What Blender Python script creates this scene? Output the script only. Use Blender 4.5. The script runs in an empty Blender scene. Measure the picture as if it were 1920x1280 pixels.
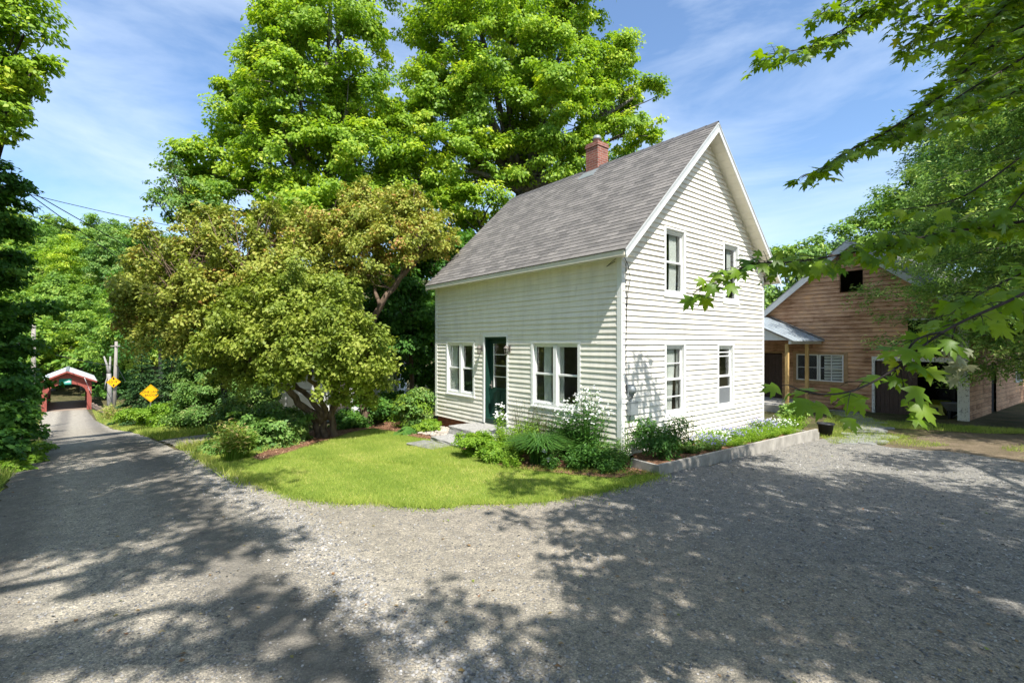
import bpy, bmesh, math, random
import numpy as np
from mathutils import Vector, Matrix, geometry

random.seed(11)
RNG = np.random.default_rng(11)
SC = bpy.context.scene
COL = SC.collection
PI = math.pi
F, CX, CY, CH = 899.0, 960.0, 643.0, 2.25      # focal length in photo pixels, principal point, camera height


# ------------------------------------------------------------------ camera, sun, sky
cam_d = bpy.data.cameras.new('camera')
cam = bpy.data.objects.new('camera', cam_d)
COL.objects.link(cam)
cam.location = (0, 0, CH)
cam.rotation_euler = (PI/2, 0, 0)
cam_d.sensor_width = 36
cam_d.lens = 36*F/1920
cam_d.shift_y = 3/1920
cam_d.clip_start = .05
cam_d.clip_end = 3000
SC.camera = cam
SUN_DIR = Vector((-.467, 1.078, -1.70)).normalized()
sd = bpy.data.lights.new('sun', 'SUN')
sd.energy = 5.0
sd.angle = math.radians(.53)
sd.color = (1, .965, .90)
so = bpy.data.objects.new('sun', sd)
COL.objects.link(so)
so.location = (5, -12, 20)
so.rotation_euler = SUN_DIR.to_track_quat('-Z', 'Y').to_euler()
SC.view_settings.view_transform = 'Standard'
SC.view_settings.look = 'None'
SC.view_settings.gamma = 1
SC.view_settings.exposure = .75

W = bpy.data.worlds.new('World')
SC.world = W
W.use_nodes = True
nt = W.node_tree
nt.nodes.clear()
N = nt.nodes.new
sky = N('ShaderNodeTexSky')
sky.sky_type = 'NISHITA'
sky.sun_disc = False
sky.sun_elevation = math.atan2(1.70, math.hypot(.467, 1.078))
sky.sun_rotation = math.atan2(.467, -1.078)
sky.altitude = 300
sky.air_density = 1.0
sky.dust_density = .9
sky.ozone_density = 2.0
bg = N('ShaderNodeBackground'); bg.inputs[1].default_value = .13
wo = N('ShaderNodeOutputWorld')
tc = N('ShaderNodeTexCoord')
mp = N('ShaderNodeMapping'); mp.inputs['Scale'].default_value = (1.1, 2.0, 5.5)
mp.inputs['Rotation'].default_value = (0, .16, .5)
n1 = N('ShaderNodeTexNoise'); n1.inputs['Scale'].default_value = 1.5; n1.inputs['Detail'].default_value = 7
n1.inputs['Roughness'].default_value = .58; n1.inputs['Distortion'].default_value = .45
cr = N('ShaderNodeValToRGB')
cr.color_ramp.elements[0].position = .36; cr.color_ramp.elements[0].color = (.06, .06, .06, 1)
cr.color_ramp.elements[1].position = .74; cr.color_ramp.elements[1].color = (.68, .68, .68, 1)
mx = N('ShaderNodeMixRGB'); mx.inputs[2].default_value = (4.9, 5.6, 6.6, 1)
gam = N('ShaderNodeHueSaturation'); gam.inputs['Saturation'].default_value = 1.15; gam.inputs['Value'].default_value = 1.12
L = nt.links.new
L(tc.outputs['Generated'], mp.inputs[0]); L(mp.outputs[0], n1.inputs[0]); L(n1.outputs[0], cr.inputs[0])
L(sky.outputs[0], gam.inputs['Color']); L(cr.outputs[0], mx.inputs[0]); L(gam.outputs[0], mx.inputs[1])
L(mx.outputs[0], bg.inputs[0]); L(bg.outputs[0], wo.inputs[0])


# ------------------------------------------------------------------ terrain
def _prof():
    sx = [-400, -30, -10, 0, 5, 10, 15, 19.4, 26, 34, 43, 60, 79, 98, 112, 130, 200, 270, 420, 900]
    sz = [.3, .2, .06, .0, -.04, -.2, -.5, -.9, -1.65, -2.65, -3.73, -5.1, -5.94, -6.2, -6.4, -3, 24, 44, 60, 60]
    t = np.arange(-400, 900, .5)
    z = np.interp(t, sx, sz)
    k = np.exp(-.5*(np.arange(-20, 21)*.5/2.2)**2); k /= k.sum()
    z2 = np.convolve(np.pad(z, 20, mode='edge'), k, mode='valid')
    return t, z2
_PT, _PZ = _prof()


def h(x, y):
    x = np.asarray(x, float); y = np.asarray(y, float)
    s = -.674*x + .738*y
    u = .738*x + .674*y
    z = np.interp(s, _PT, _PZ)
    w = np.clip((u-14)/8, 0, 1); w = w*w*(3-2*w)
    z = z*(1-w*.55*np.clip((s < 110)*1.0, 0, 1)) - .12*np.clip((u-8)/10, 0, 1)*(s < 30)
    z = z + .018*np.sin(x*.9+1.3*np.sin(y*.5)) * np.sin(y*.8+.7) + .008*np.sin(x*2.3+y*1.7)
    return z


def hz(x, y):
    return float(h(x, y))


def P(px, py, Y):
    return Vector(((px-CX)/F*Y, Y, CH+(CY-py)/F*Y))


def G(px, py, dz=0.0):
    """where the ray through a photo pixel meets the ground"""
    rx, rz = (px-CX)/F, (CY-py)/F
    Y = 1.0
    while Y < 400:
        if CH + rz*Y <= hz(rx*Y, Y):
            break
        Y += .1 if Y < 40 else .5
    return Vector((rx*Y, Y, hz(rx*Y, Y)+dz))


def US(u, s):
    return (.738*u - .674*s, .674*u + .738*s)


# ------------------------------------------------------------------ scene helpers
MROOT = {}


def thing(name, label, cat, loc=(0, 0, 0), rz=0.0, group=None):
    o = bpy.data.objects.new(name, None)
    o.empty_display_size = .2
    COL.objects.link(o)
    o.location = loc; o.rotation_euler = (0, 0, rz)
    o['label'] = label; o['category'] = cat
    if group: o['group'] = group
    MROOT[o.name] = (Matrix.Translation(loc) @ Matrix.Rotation(rz, 4, 'Z')).inverted()
    return o


def tag(o, label, cat, group=None):
    o['label'] = label; o['category'] = cat
    if group: o['group'] = group
    return o


def mesh_from(name, V, faces_flat, counts, tint=None, uv=None, smooth=False):
    me = bpy.data.meshes.new(name)
    V = np.ascontiguousarray(V, dtype=np.float32)
    ff = np.ascontiguousarray(faces_flat, dtype=np.int32)
    counts = np.asarray(counts, dtype=np.int32)
    me.vertices.add(len(V)); me.vertices.foreach_set('co', V.ravel())
    me.loops.add(len(ff)); me.loops.foreach_set('vertex_index', ff)
    st = np.zeros(len(counts), np.int32); st[1:] = np.cumsum(counts)[:-1]
    me.polygons.add(len(counts)); me.polygons.foreach_set('loop_start', st)
    if smooth:
        me.polygons.foreach_set('use_smooth', np.ones(len(counts), bool))
    if tint is not None:
        a = me.attributes.new('tint', 'FLOAT', 'FACE')
        a.data.foreach_set('value', np.ascontiguousarray(tint, np.float32))
    if uv is not None:
        l = me.uv_layers.new(name='UVMap')
        l.data.foreach_set('uv', np.ascontiguousarray(uv, np.float32).ravel())
    me.update(calc_edges=True)
    return me


class MB:
    def __init__(self):
        self.v = []; self.f = []; self.uv = []

    def quad(self, *p, uv=None):
        n = len(self.v)
        self.v += [tuple(q) for q in p]
        self.f.append(tuple(range(n, n+len(p))))
        if uv is None: uv = [(0, 0)]*len(p)
        self.uv += list(uv)

    def hexa(self, c):
        """eight corners: bottom ring 0-3, top ring 4-7"""
        c = [Vector(q) for q in c]
        for idx in ((0, 3, 2, 1), (4, 5, 6, 7), (0, 1, 5, 4), (1, 2, 6, 5), (2, 3, 7, 6), (3, 0, 4, 7)):
            p = [c[i] for i in idx]
            e1 = (p[1]-p[0]).length; e2 = (p[3]-p[0]).length
            self.quad(*p, uv=[(0, 0), (e1, 0), (e1, e2), (0, e2)])

    def box(self, a, b):
        (x0, y0, z0), (x1, y1, z1) = a, b
        self.hexa([(x0, y0, z0), (x1, y0, z0), (x1, y1, z0), (x0, y1, z0), (x0, y0, z1), (x1, y0, z1), (x1, y1, z1), (x0, y1, z1)])

    def pbox(self, f, a0, a1, o0, o1, z0, z1):
        self.hexa([f(a0, o1, z0), f(a1, o1, z0), f(a1, o0, z0), f(a0, o0, z0), f(a0, o1, z1), f(a1, o1, z1), f(a1, o0, z1), f(a0, o0, z1)])

    def obox(self, c, ax, ay, az, sx, sy, sz):
        c = Vector(c); ax = Vector(ax).normalized()*sx/2; ay = Vector(ay).normalized()*sy/2; az = Vector(az).normalized()*sz/2
        self.hexa([c-ax-ay-az, c+ax-ay-az, c+ax+ay-az, c-ax+ay-az, c-ax-ay+az, c+ax-ay+az, c+ax+ay+az, c-ax+ay+az])

    def beam(self, p, q, w, d, up=(0, 0, 1)):
        p = Vector(p); q = Vector(q); z = (q-p).normalized()
        x = z.cross(Vector(up))
        if x.length < 1e-3: x = z.cross(Vector((1, 0, 0)))
        x.normalize(); y = z.cross(x)
        self.obox((p+q)/2, x, y, z, w, d, (q-p).length)

    def tube(self, pts, rad, n=8, cap=True):
        pts = [Vector(p) for p in pts]
        if not hasattr(rad, '__len__'): rad = [rad]*len(pts)
        base = len(self.v)
        ref = None
        for i, p in enumerate(pts):
            d = (pts[min(i+1, len(pts)-1)] - pts[max(i-1, 0)])
            if d.length < 1e-9: d = Vector((0, 0, 1))
            d.normalize()
            if ref is None:
                ref = d.cross(Vector((.3, .9, .2)))
                if ref.length < .05: ref = d.cross(Vector((1, 0, 0)))
            x = (ref - d*ref.dot(d)).normalized(); ref = x
            y = d.cross(x)
            for k in range(n):
                a = 2*PI*k/n
                self.v.append(tuple(p + (x*math.cos(a)+y*math.sin(a))*rad[i]))
        for i in range(len(pts)-1):
            for k in range(n):
                k2 = (k+1) % n
                self.f.append((base+i*n+k, base+i*n+k2, base+(i+1)*n+k2, base+(i+1)*n+k))
                self.uv += [(k/n, i), ((k+1)/n, i), ((k+1)/n, i+1), (k/n, i+1)]
        if cap:
            m = base+(len(pts)-1)*n
            self.f.append(tuple(range(m, m+n))); self.uv += [(0, 0)]*n
            self.f.append(tuple(reversed(range(base, base+n)))); self.uv += [(0, 0)]*n

    def lathe(self, prof, c=(0, 0, 0), n=16):
        c = Vector(c); base = len(self.v)
        for r, z in prof:
            for k in range(n):
                a = 2*PI*k/n
                self.v.append((c.x+r*math.cos(a), c.y+r*math.sin(a), c.z+z))
        for i in range(len(prof)-1):
            for k in range(n):
                k2 = (k+1) % n
                self.f.append((base+i*n+k, base+i*n+k2, base+(i+1)*n+k2, base+(i+1)*n+k)); self.uv += [(0, 0)]*4

    def build(self, name, mat, parent=None, loc=None, rz=0.0, local=False, smooth=False, bevel=0):
        V = np.array(self.v, float)
        M = None
        if parent is not None:
            if not local: M = MROOT[parent.name]
        elif loc is not None:
            M = (Matrix.Translation(loc) @ Matrix.Rotation(rz, 4, 'Z')).inverted()
        if M is not None:
            A = np.array(M); V = V @ A[:3, :3].T + A[:3, 3]
        ff = [i for f in self.f for i in f]
        me = mesh_from(name, V, ff, [len(f) for f in self.f], uv=np.array(self.uv, float), smooth=smooth)
        return finish(name, me, mat, parent, loc, rz, bevel)


def finish(name, me, mat, parent=None, loc=None, rz=0.0, bevel=0):
    me.materials.append(mat)
    o = bpy.data.objects.new(name, me)
    COL.objects.link(o)
    if parent is not None:
        o.parent = parent
        if parent.name in MROOT: MROOT[o.name] = MROOT[parent.name]
    elif loc is not None:
        o.location = loc; o.rotation_euler = (0, 0, rz)
    if bevel:
        b = o.modifiers.new('bevel', 'BEVEL'); b.width = bevel; b.segments = 2; b.limit_method = 'ANGLE'
    return o


def copy_tree(o, parent=None):
    c = o.copy(); COL.objects.link(c)
    if parent is not None: c.parent = parent
    for ch in list(o.children): copy_tree(ch, c)
    return c


# ------------------------------------------------------------------ materials
def mat(name):
    m = bpy.data.materials.new(name); m.use_nodes = True
    t = m.node_tree; b = t.nodes['Principled BSDF']
    return m, t, b


def node(t, kind, **kw):
    n = t.nodes.new(kind)
    for k, v in kw.items():
        if k in n.inputs: n.inputs[k].default_value = v
        else: setattr(n, k, v)
    return n


def ramp(t, stops):
    r = t.nodes.new('ShaderNodeValToRGB')
    e = r.color_ramp.elements
    while len(e) < len(stops): e.new(.5)
    for i, (p, c) in enumerate(stops):
        e[i].position = p; e[i].color = (*c, 1) if len(c) == 3 else c
    return r


def plain(name, col, rough=.6, var=.12, scale=6.0, metal=0.0, bump=0.0, spec=.4, coord='Object', stretch=(1, 1, 1)):
    m, t, b = mat(name)
    tcn = node(t, 'ShaderNodeTexCoord'); mpn = node(t, 'ShaderNodeMapping'); mpn.inputs['Scale'].default_value = stretch
    n = node(t, 'ShaderNodeTexNoise', Scale=scale, Detail=6.0, Roughness=.65)
    lo = tuple(c*(1-var) for c in col); hi = tuple(min(1, c*(1+var)) for c in col)
    r = ramp(t, [(.3, lo), (.7, hi)])
    t.links.new(tcn.outputs[coord], mpn.inputs[0]); t.links.new(mpn.outputs[0], n.inputs[0])
    t.links.new(n.outputs[0], r.inputs[0]); t.links.new(r.outputs[0], b.inputs['Base Color'])
    b.inputs['Roughness'].default_value = rough; b.inputs['Metallic'].default_value = metal
    b.inputs['Specular IOR Level'].default_value = spec
    if bump:
        bp = node(t, 'ShaderNodeBump', Strength=bump, Distance=.02)
        t.links.new(n.outputs[0], bp.inputs['Height']); t.links.new(bp.outputs[0], b.inputs['Normal'])
    return m


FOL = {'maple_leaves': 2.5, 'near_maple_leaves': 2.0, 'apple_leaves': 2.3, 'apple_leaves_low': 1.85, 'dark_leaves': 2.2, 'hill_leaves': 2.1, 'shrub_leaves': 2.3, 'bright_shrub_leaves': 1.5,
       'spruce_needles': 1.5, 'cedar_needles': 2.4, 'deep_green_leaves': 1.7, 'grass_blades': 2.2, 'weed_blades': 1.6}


def leaf_mat(name, stops, trans=.35, tcol=(1.25, 1.35, .55), rough=.5, spec=.25):
    kf = FOL.get(name, 1.0); stops = [(p, tuple(min(.8, c*kf) for c in col)) for p, col in stops]
    m, t, b = mat(name)
    at = node(t, 'ShaderNodeAttribute', attribute_name='tint')
    r = ramp(t, stops)
    t.links.new(at.outputs['Fac'], r.inputs[0])
    t.links.new(r.outputs[0], b.inputs['Base Color'])
    b.inputs['Roughness'].default_value = rough
    b.inputs['Specular IOR Level'].default_value = spec
    tr = node(t, 'ShaderNodeBsdfTranslucent')
    mu = node(t, 'ShaderNodeMixRGB', blend_type='MULTIPLY'); mu.inputs[0].default_value = 1
    mu.inputs[2].default_value = (*tcol, 1)
    t.links.new(r.outputs[0], mu.inputs[1]); t.links.new(mu.outputs[0], tr.inputs[0])
    mxs = node(t, 'ShaderNodeMixShader'); mxs.inputs[0].default_value = trans
    t.links.new(b.outputs[0], mxs.inputs[1]); t.links.new(tr.outputs[0], mxs.inputs[2])
    t.links.new(mxs.outputs[0], t.nodes['Material Output'].inputs[0])
    return m


def gravel_mat(name, kind):
    m, t, b = mat(name)
    tcn = node(t, 'ShaderNodeTexCoord'); co = tcn.outputs['Object']
    lk = t.links.new
    v = node(t, 'ShaderNodeTexVoronoi', Scale=38.0); lk(co, v.inputs['Vector'])
    v2 = node(t, 'ShaderNodeTexVoronoi', Scale=105.0); lk(co, v2.inputs['Vector'])
    nbig = node(t, 'ShaderNodeTexNoise', Scale=.55, Detail=5.0, Roughness=.6); lk(co, nbig.inputs['Vector'])
    nmid = node(t, 'ShaderNodeTexNoise', Scale=5.0, Detail=8.0, Roughness=.7); lk(co, nmid.inputs['Vector'])
    sep = node(t, 'ShaderNodeSeparateXYZ'); lk(co, sep.inputs[0])
    # distance across the road, used for wheel tracks and the loose pale ridge between them
    mu1 = node(t, 'ShaderNodeMath', operation='MULTIPLY'); mu1.inputs[1].default_value = .738; lk(sep.outputs[0], mu1.inputs[0])
    mu2 = node(t, 'ShaderNodeMath', operation='MULTIPLY_ADD'); mu2.inputs[1].default_value = .674; lk(sep.outputs[1], mu2.inputs[0]); lk(mu1.outputs[0], mu2.inputs[2])
    wob = node(t, 'ShaderNodeMath', operation='MULTIPLY_ADD'); wob.inputs[1].default_value = .55; lk(nbig.outputs[0], wob.inputs[0]); lk(mu2.outputs[0], wob.inputs[2])
    if kind == 'road':
        mr = node(t, 'ShaderNodeMapRange'); mr.inputs['From Min'].default_value = -2.2; mr.inputs['From Max'].default_value = 3.0; lk(wob.outputs[0], mr.inputs['Value'])
        tr = ramp(t, [(0, (.33, .315, .29)), (.2, (.37, .355, .325)), (.30, (.20, .192, .18)), (.37, (.21, .20, .188)), (.46, (.36, .345, .315)), (.60, (.33, .315, .29)), (.70, (.21, .20, .188)), (.76, (.20, .192, .18)), (.83, (.36, .345, .32)), (1, (.36, .345, .32))])
        lk(mr.outputs[0], tr.inputs[0]); basec = tr.outputs[0]
    else:
        mr = node(t, 'ShaderNodeMapRange'); mr.inputs['From Min'].default_value = 1.9; mr.inputs['From Max'].default_value = 9; lk(wob.outputs[0], mr.inputs['Value'])
        tr = ramp(t, [(0, (.36, .345, .32)), (.06, (.36, .345, .32)), (.12, (.30, .285, .258)), (.42, (.295, .275, .25)), (.62, (.235, .235, .235)), (1, (.25, .25, .245))])
        lk(mr.outputs[0], tr.inputs[0]); basec = tr.outputs[0]
    # patches
    rp = ramp(t, [(.30, (.70, .70, .70)), (.5, (.97, .97, .96)), (.70, (1.22, 1.2, 1.16))]); lk(nmid.outputs[0], rp.inputs[0])
    m1 = node(t, 'ShaderNodeMixRGB', blend_type='MULTIPLY'); m1.inputs[0].default_value = 1; lk(basec, m1.inputs[1]); lk(rp.outputs[0], m1.inputs[2])
    # single stones
    hs = node(t, 'ShaderNodeSeparateColor'); lk(v2.outputs['Color'], hs.inputs[0])
    rs = ramp(t, [(0, (.58, .59, .62)), (.3, (.85, .85, .86)), (.72, (1.05, 1.03, 1.0)), (1, (1.65, 1.6, 1.52))]); lk(hs.outputs[0], rs.inputs[0])
    m2 = node(t, 'ShaderNodeMixRGB', blend_type='MULTIPLY'); m2.inputs[0].default_value = .8; lk(m1.outputs[0], m2.inputs[1]); lk(rs.outputs[0], m2.inputs[2])
    hs2 = node(t, 'ShaderNodeSeparateColor'); lk(v.outputs['Color'], hs2.inputs[0])
    rs2 = ramp(t, [(0, (.66, .67, .7)), (.22, (.95, .95, .95)), (.9, (1.05, 1.04, 1.02)), (1, (1.5, 1.45, 1.4))]); lk(hs2.outputs[0], rs2.inputs[0])
    m3 = node(t, 'ShaderNodeMixRGB', blend_type='MULTIPLY'); m3.inputs[0].default_value = .7; lk(m2.outputs[0], m3.inputs[1]); lk(rs2.outputs[0], m3.inputs[2])
    if kind == 'road':
        rt = ramp(t, [(.24, (.95, .95, .95)), (.33, (.35, .35, .35)), (.45, (.95, .95, .95)), (.62, (.95, .95, .95)), (.72, (.35, .35, .35)), (.82, (1, 1, 1))]); lk(mr.outputs[0], rt.inputs[0]); lk(rt.outputs[0], m3.inputs[0]); lk(rt.outputs[0], m2.inputs[0])
    wm = node(t, 'ShaderNodeMixRGB', blend_type='MULTIPLY'); wm.inputs[0].default_value = 1; wm.inputs[2].default_value = (.99, .945, .86, 1); lk(m3.outputs[0], wm.inputs[1]); lk(wm.outputs[0], b.inputs['Base Color'])
    b.inputs['Roughness'].default_value = .92; b.inputs['Specular IOR Level'].default_value = .2
    ad = node(t, 'ShaderNodeMath', operation='MULTIPLY_ADD'); ad.inputs[1].default_value = .5; lk(v2.outputs['Distance'], ad.inputs[0]); lk(v.outputs['Distance'], ad.inputs[2])
    ad2 = node(t, 'ShaderNodeMath', operation='MULTIPLY_ADD'); ad2.inputs[1].default_value = -1.2; lk(nmid.outputs[0], ad2.inputs[0]); lk(ad.outputs[0], ad2.inputs[2])
    bp = node(t, 'ShaderNodeBump', Strength=.65, Distance=.02); bp.invert = True
    lk(ad2.outputs[0], bp.inputs['Height']); lk(bp.outputs[0], b.inputs['Normal'])
    return m


def soil_mat(name, stops, scale=3.0, fine=60.0, bump=.6):
    m, t, b = mat(name)
    tcn = node(t, 'ShaderNodeTexCoord'); co = tcn.outputs['Object']; lk = t.links.new
    n = node(t, 'ShaderNodeTexNoise', Scale=scale, Detail=9.0, Roughness=.7); lk(co, n.inputs['Vector'])
    r = ramp(t, stops); lk(n.outputs[0], r.inputs[0])
    v = node(t, 'ShaderNodeTexVoronoi', Scale=fine); lk(co, v.inputs['Vector'])
    sc = node(t, 'ShaderNodeSeparateColor'); lk(v.outputs['Color'], sc.inputs[0])
    rv = ramp(t, [(0, (.55, .55, .55)), (1, (1.5, 1.45, 1.4))]); lk(sc.outputs[0], rv.inputs[0])
    mm = node(t, 'ShaderNodeMixRGB', blend_type='MULTIPLY'); mm.inputs[0].default_value = .8; lk(r.outputs[0], mm.inputs[1]); lk(rv.outputs[0], mm.inputs[2])
    lk(mm.outputs[0], b.inputs['Base Color']); b.inputs['Roughness'].default_value = .95; b.inputs['Specular IOR Level'].default_value = .15
    bp = node(t, 'ShaderNodeBump', Strength=bump, Distance=.03); lk(v.outputs['Distance'], bp.inputs['Height']); lk(bp.outputs[0], b.inputs['Normal'])
    return m


def glass_mat(name, tint=(.93, .95, .94), refl=1.0):
    m, t, b = mat(name); t.nodes.remove(b); lk = t.links.new
    tr = node(t, 'ShaderNodeBsdfTransparent'); tr.inputs[0].default_value = (*tint, 1)
    gl = node(t, 'ShaderNodeBsdfGlossy'); gl.inputs['Roughness'].default_value = .015
    nz = node(t, 'ShaderNodeTexNoise', Scale=1.6, Detail=1.0)
    tcn = node(t, 'ShaderNodeTexCoord'); lk(tcn.outputs['Object'], nz.inputs['Vector'])
    bp = node(t, 'ShaderNodeBump', Strength=.10, Distance=.05); lk(nz.outputs[0], bp.inputs['Height']); lk(bp.outputs[0], gl.inputs['Normal'])
    fr = node(t, 'ShaderNodeLayerWeight', Blend=.5)
    pw = node(t, 'ShaderNodeMath', operation='POWER'); pw.inputs[1].default_value = 3.2; lk(fr.outputs['Facing'], pw.inputs[0])
    ml = node(t, 'ShaderNodeMath', operation='MULTIPLY_ADD'); ml.inputs[1].default_value = .6*refl; ml.inputs[2].default_value = .035*refl; ml.use_clamp = True
    lk(pw.outputs[0], ml.inputs[0])
    ms = node(t, 'ShaderNodeMixShader'); lk(ml.outputs[0], ms.inputs[0]); lk(tr.outputs[0], ms.inputs[1]); lk(gl.outputs[0], ms.inputs[2])
    lk(ms.outputs[0], t.nodes['Material Output'].inputs[0])
    return m


def brick_mat(name, c1, c2, cm, bw, bh, ms, rough=.85, bump=.4, streak=None, offset=.5):
    m, t, b = mat(name); lk = t.links.new
    uv = node(t, 'ShaderNodeUVMap')
    br = node(t, 'ShaderNodeTexBrick'); lk(uv.outputs[0], br.inputs['Vector'])
    br.offset = offset
    br.inputs['Color1'].default_value = (*c1, 1); br.inputs['Color2'].default_value = (*c2, 1); br.inputs['Mortar'].default_value = (*cm, 1)
    br.inputs['Scale'].default_value = 1; br.inputs['Mortar Size'].default_value = ms; br.inputs['Brick Width'].default_value = bw; br.inputs['Row Height'].default_value = bh
    br.inputs['Bias'].default_value = 0
    n = node(t, 'ShaderNodeTexNoise', Scale=7.0, Detail=6.0, Roughness=.7); lk(uv.outputs[0], n.inputs['Vector'])
    n2 = node(t, 'ShaderNodeTexNoise', Scale=.8, Detail=4.0, Roughness=.6); lk(uv.outputs[0], n2.inputs['Vector'])
    r = ramp(t, [(.25, (.72, .72, .72)), (.75, (1.25, 1.22, 1.2))]); lk(n.outputs[0], r.inputs[0])
    r2 = ramp(t, [(.3, (.86, .86, .87)), (.7, (1.12, 1.11, 1.1))]); lk(n2.outputs[0], r2.inputs[0])
    m1 = node(t, 'ShaderNodeMixRGB', blend_type='MULTIPLY'); m1.inputs[0].default_value = 1; lk(br.outputs[0], m1.inputs[1]); lk(r.outputs[0], m1.inputs[2])
    m2 = node(t, 'ShaderNodeMixRGB', blend_type='MULTIPLY'); m2.inputs[0].default_value = 1; lk(m1.outputs[0], m2.inputs[1]); lk(r2.outputs[0], m2.inputs[2])
    lk(m2.outputs[0], b.inputs['Base Color']); b.inputs['Roughness'].default_value = rough; b.inputs['Specular IOR Level'].default_value = .2
    if bump:
        bp = node(t, 'ShaderNodeBump', Strength=bump, Distance=.01); bp.invert = True
        lk(br.outputs['Fac'], bp.inputs['Height']); lk(bp.outputs[0], b.inputs['Normal'])
    return m


def siding_mat(name, col, dirt=.16):
    m, t, b = mat(name); lk = t.links.new
    tcn = node(t, 'ShaderNodeTexCoord')
    mpn = node(t, 'ShaderNodeMapping'); mpn.inputs['Scale'].default_value = (2.2, 2.2, .5); lk(tcn.outputs['Object'], mpn.inputs[0])
    n = node(t, 'ShaderNodeTexNoise', Scale=1.6, Detail=7.0, Roughness=.65); lk(mpn.outputs[0], n.inputs['Vector'])
    r = ramp(t, [(.3, tuple(c*(1-dirt) for c in col)), (.62, col)]); lk(n.outputs[0], r.inputs[0])
    lk(r.outputs[0], b.inputs['Base Color']); b.inputs['Roughness'].default_value = .55; b.inputs['Specular IOR Level'].default_value = .35
    n3 = node(t, 'ShaderNodeTexNoise', Scale=2.2, Detail=2.0); lk(tcn.outputs['Object'], n3.inputs['Vector'])
    bp = node(t, 'ShaderNodeBump', Strength=.25, Distance=.03); lk(n3.outputs[0], bp.inputs['Height']); lk(bp.outputs[0], b.inputs['Normal'])
    return m


def barnwood_mat(name):
    m, t, b = mat(name); lk = t.links.new
    uv = node(t, 'ShaderNodeUVMap')
    br = node(t, 'ShaderNodeTexBrick'); lk(uv.outputs[0], br.inputs['Vector']); br.offset = .37; br.offset_frequency = 3
    br.inputs['Color1'].default_value = (0, 0, 0, 1); br.inputs['Color2'].default_value = (1, 1, 1, 1); br.inputs['Mortar'].default_value = (.5, .5, .5, 1)
    for k, vv in (('Scale', 1), ('Mortar Size', 0.0), ('Brick Width', 1.9), ('Row Height', .145)): br.inputs[k].default_value = vv
    mpn = node(t, 'ShaderNodeMapping'); mpn.inputs['Scale'].default_value = (1.3, 16, 1); lk(uv.outputs[0], mpn.inputs[0])
    gr = node(t, 'ShaderNodeTexNoise', Scale=2.2, Detail=9.0, Roughness=.72, Distortion=.4); lk(mpn.outputs[0], gr.inputs['Vector'])
    bigp = node(t, 'ShaderNodeTexNoise', Scale=.75, Detail=5.0, Roughness=.65); lk(uv.outputs[0], bigp.inputs['Vector'])
    kn = node(t, 'ShaderNodeTexVoronoi', Scale=7.5); lk(uv.outputs[0], kn.inputs['Vector'])
    # warm where the old paint sheltered the wood, grey-brown where it weathered
    ad = node(t, 'ShaderNodeMath', operation='MULTIPLY_ADD'); ad.inputs[1].default_value = .16; lk(br.outputs[0], ad.inputs[0]); lk(bigp.outputs[0], ad.inputs[2])
    ad2 = node(t, 'ShaderNodeMath', operation='MULTIPLY_ADD'); ad2.inputs[1].default_value = 1.1; lk(gr.outputs[0], ad2.inputs[0]); lk(ad.outputs[0], ad2.inputs[2])
    sb = node(t, 'ShaderNodeMath', operation='SUBTRACT'); sb.inputs[1].default_value = .60; lk(ad2.outputs[0], sb.inputs[0])
    r = ramp(t, [(.10, (.05, .034, .025)), (.28, (.20, .115, .07)), (.44, (.46, .245, .13)), (.58, (.60, .37, .235)), (.85, (.88, .48, .21))]); lk(sb.outputs[0], r.inputs[0])
    rk = ramp(t, [(.03, (.25, .2, .18)), (.09, (1, 1, 1))]); lk(kn.outputs['Distance'], rk.inputs[0])
    mm = node(t, 'ShaderNodeMixRGB', blend_type='MULTIPLY'); mm.inputs[0].default_value = 1; lk(r.outputs[0], mm.inputs[1]); lk(rk.outputs[0], mm.inputs[2])
    sx = node(t, 'ShaderNodeSeparateXYZ'); lk(uv.outputs[0], sx.inputs[0])
    dv = node(t, 'ShaderNodeMath', operation='DIVIDE'); dv.inputs[1].default_value = .145; lk(sx.outputs[1], dv.inputs[0])
    fc_ = node(t, 'ShaderNodeMath', operation='FRACT'); lk(dv.outputs[0], fc_.inputs[0])
    rg = ramp(t, [(.03, (.30, .27, .25)), (.12, (1, 1, 1)), (.94, (1, 1, 1)), (.985, (.35, .32, .3))]); lk(fc_.outputs[0], rg.inputs[0])
    mg = node(t, 'ShaderNodeMixRGB', blend_type='MULTIPLY'); mg.inputs[0].default_value = .85; lk(mm.outputs[0], mg.inputs[1]); lk(rg.outputs[0], mg.inputs[2])
    lk(mg.outputs[0], b.inputs['Base Color']); b.inputs['Roughness'].default_value = .85; b.inputs['Specular IOR Level'].default_value = .2
    bp = node(t, 'ShaderNodeBump', Strength=.4, Distance=.01); lk(gr.outputs[0], bp.inputs['Height']); lk(bp.outputs[0], b.inputs['Normal'])
    return m


def peel_mat(name, paint=(.72, .71, .66), wood=(.09, .075, .06), amt=.5, scale=14.0, stretch=(1, 1, .45)):
    m, t, b = mat(name); lk = t.links.new
    tcn = node(t, 'ShaderNodeTexCoord'); mpn = node(t, 'ShaderNodeMapping'); mpn.inputs['Scale'].default_value = stretch; lk(tcn.outputs['Object'], mpn.inputs[0])
    n = node(t, 'ShaderNodeTexNoise', Scale=scale, Detail=8.0, Roughness=.75); lk(mpn.outputs[0], n.inputs['Vector'])
    r = ramp(t, [(amt-.03, wood), (amt+.03, paint)]); lk(n.outputs[0], r.inputs[0]); lk(r.outputs[0], b.inputs['Base Color'])
    b.inputs['Roughness'].default_value = .75
    bp = node(t, 'ShaderNodeBump', Strength=.3, Distance=.01); lk(n.outputs[0], bp.inputs['Height']); lk(bp.outputs[0], b.inputs['Normal'])
    return m


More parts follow.
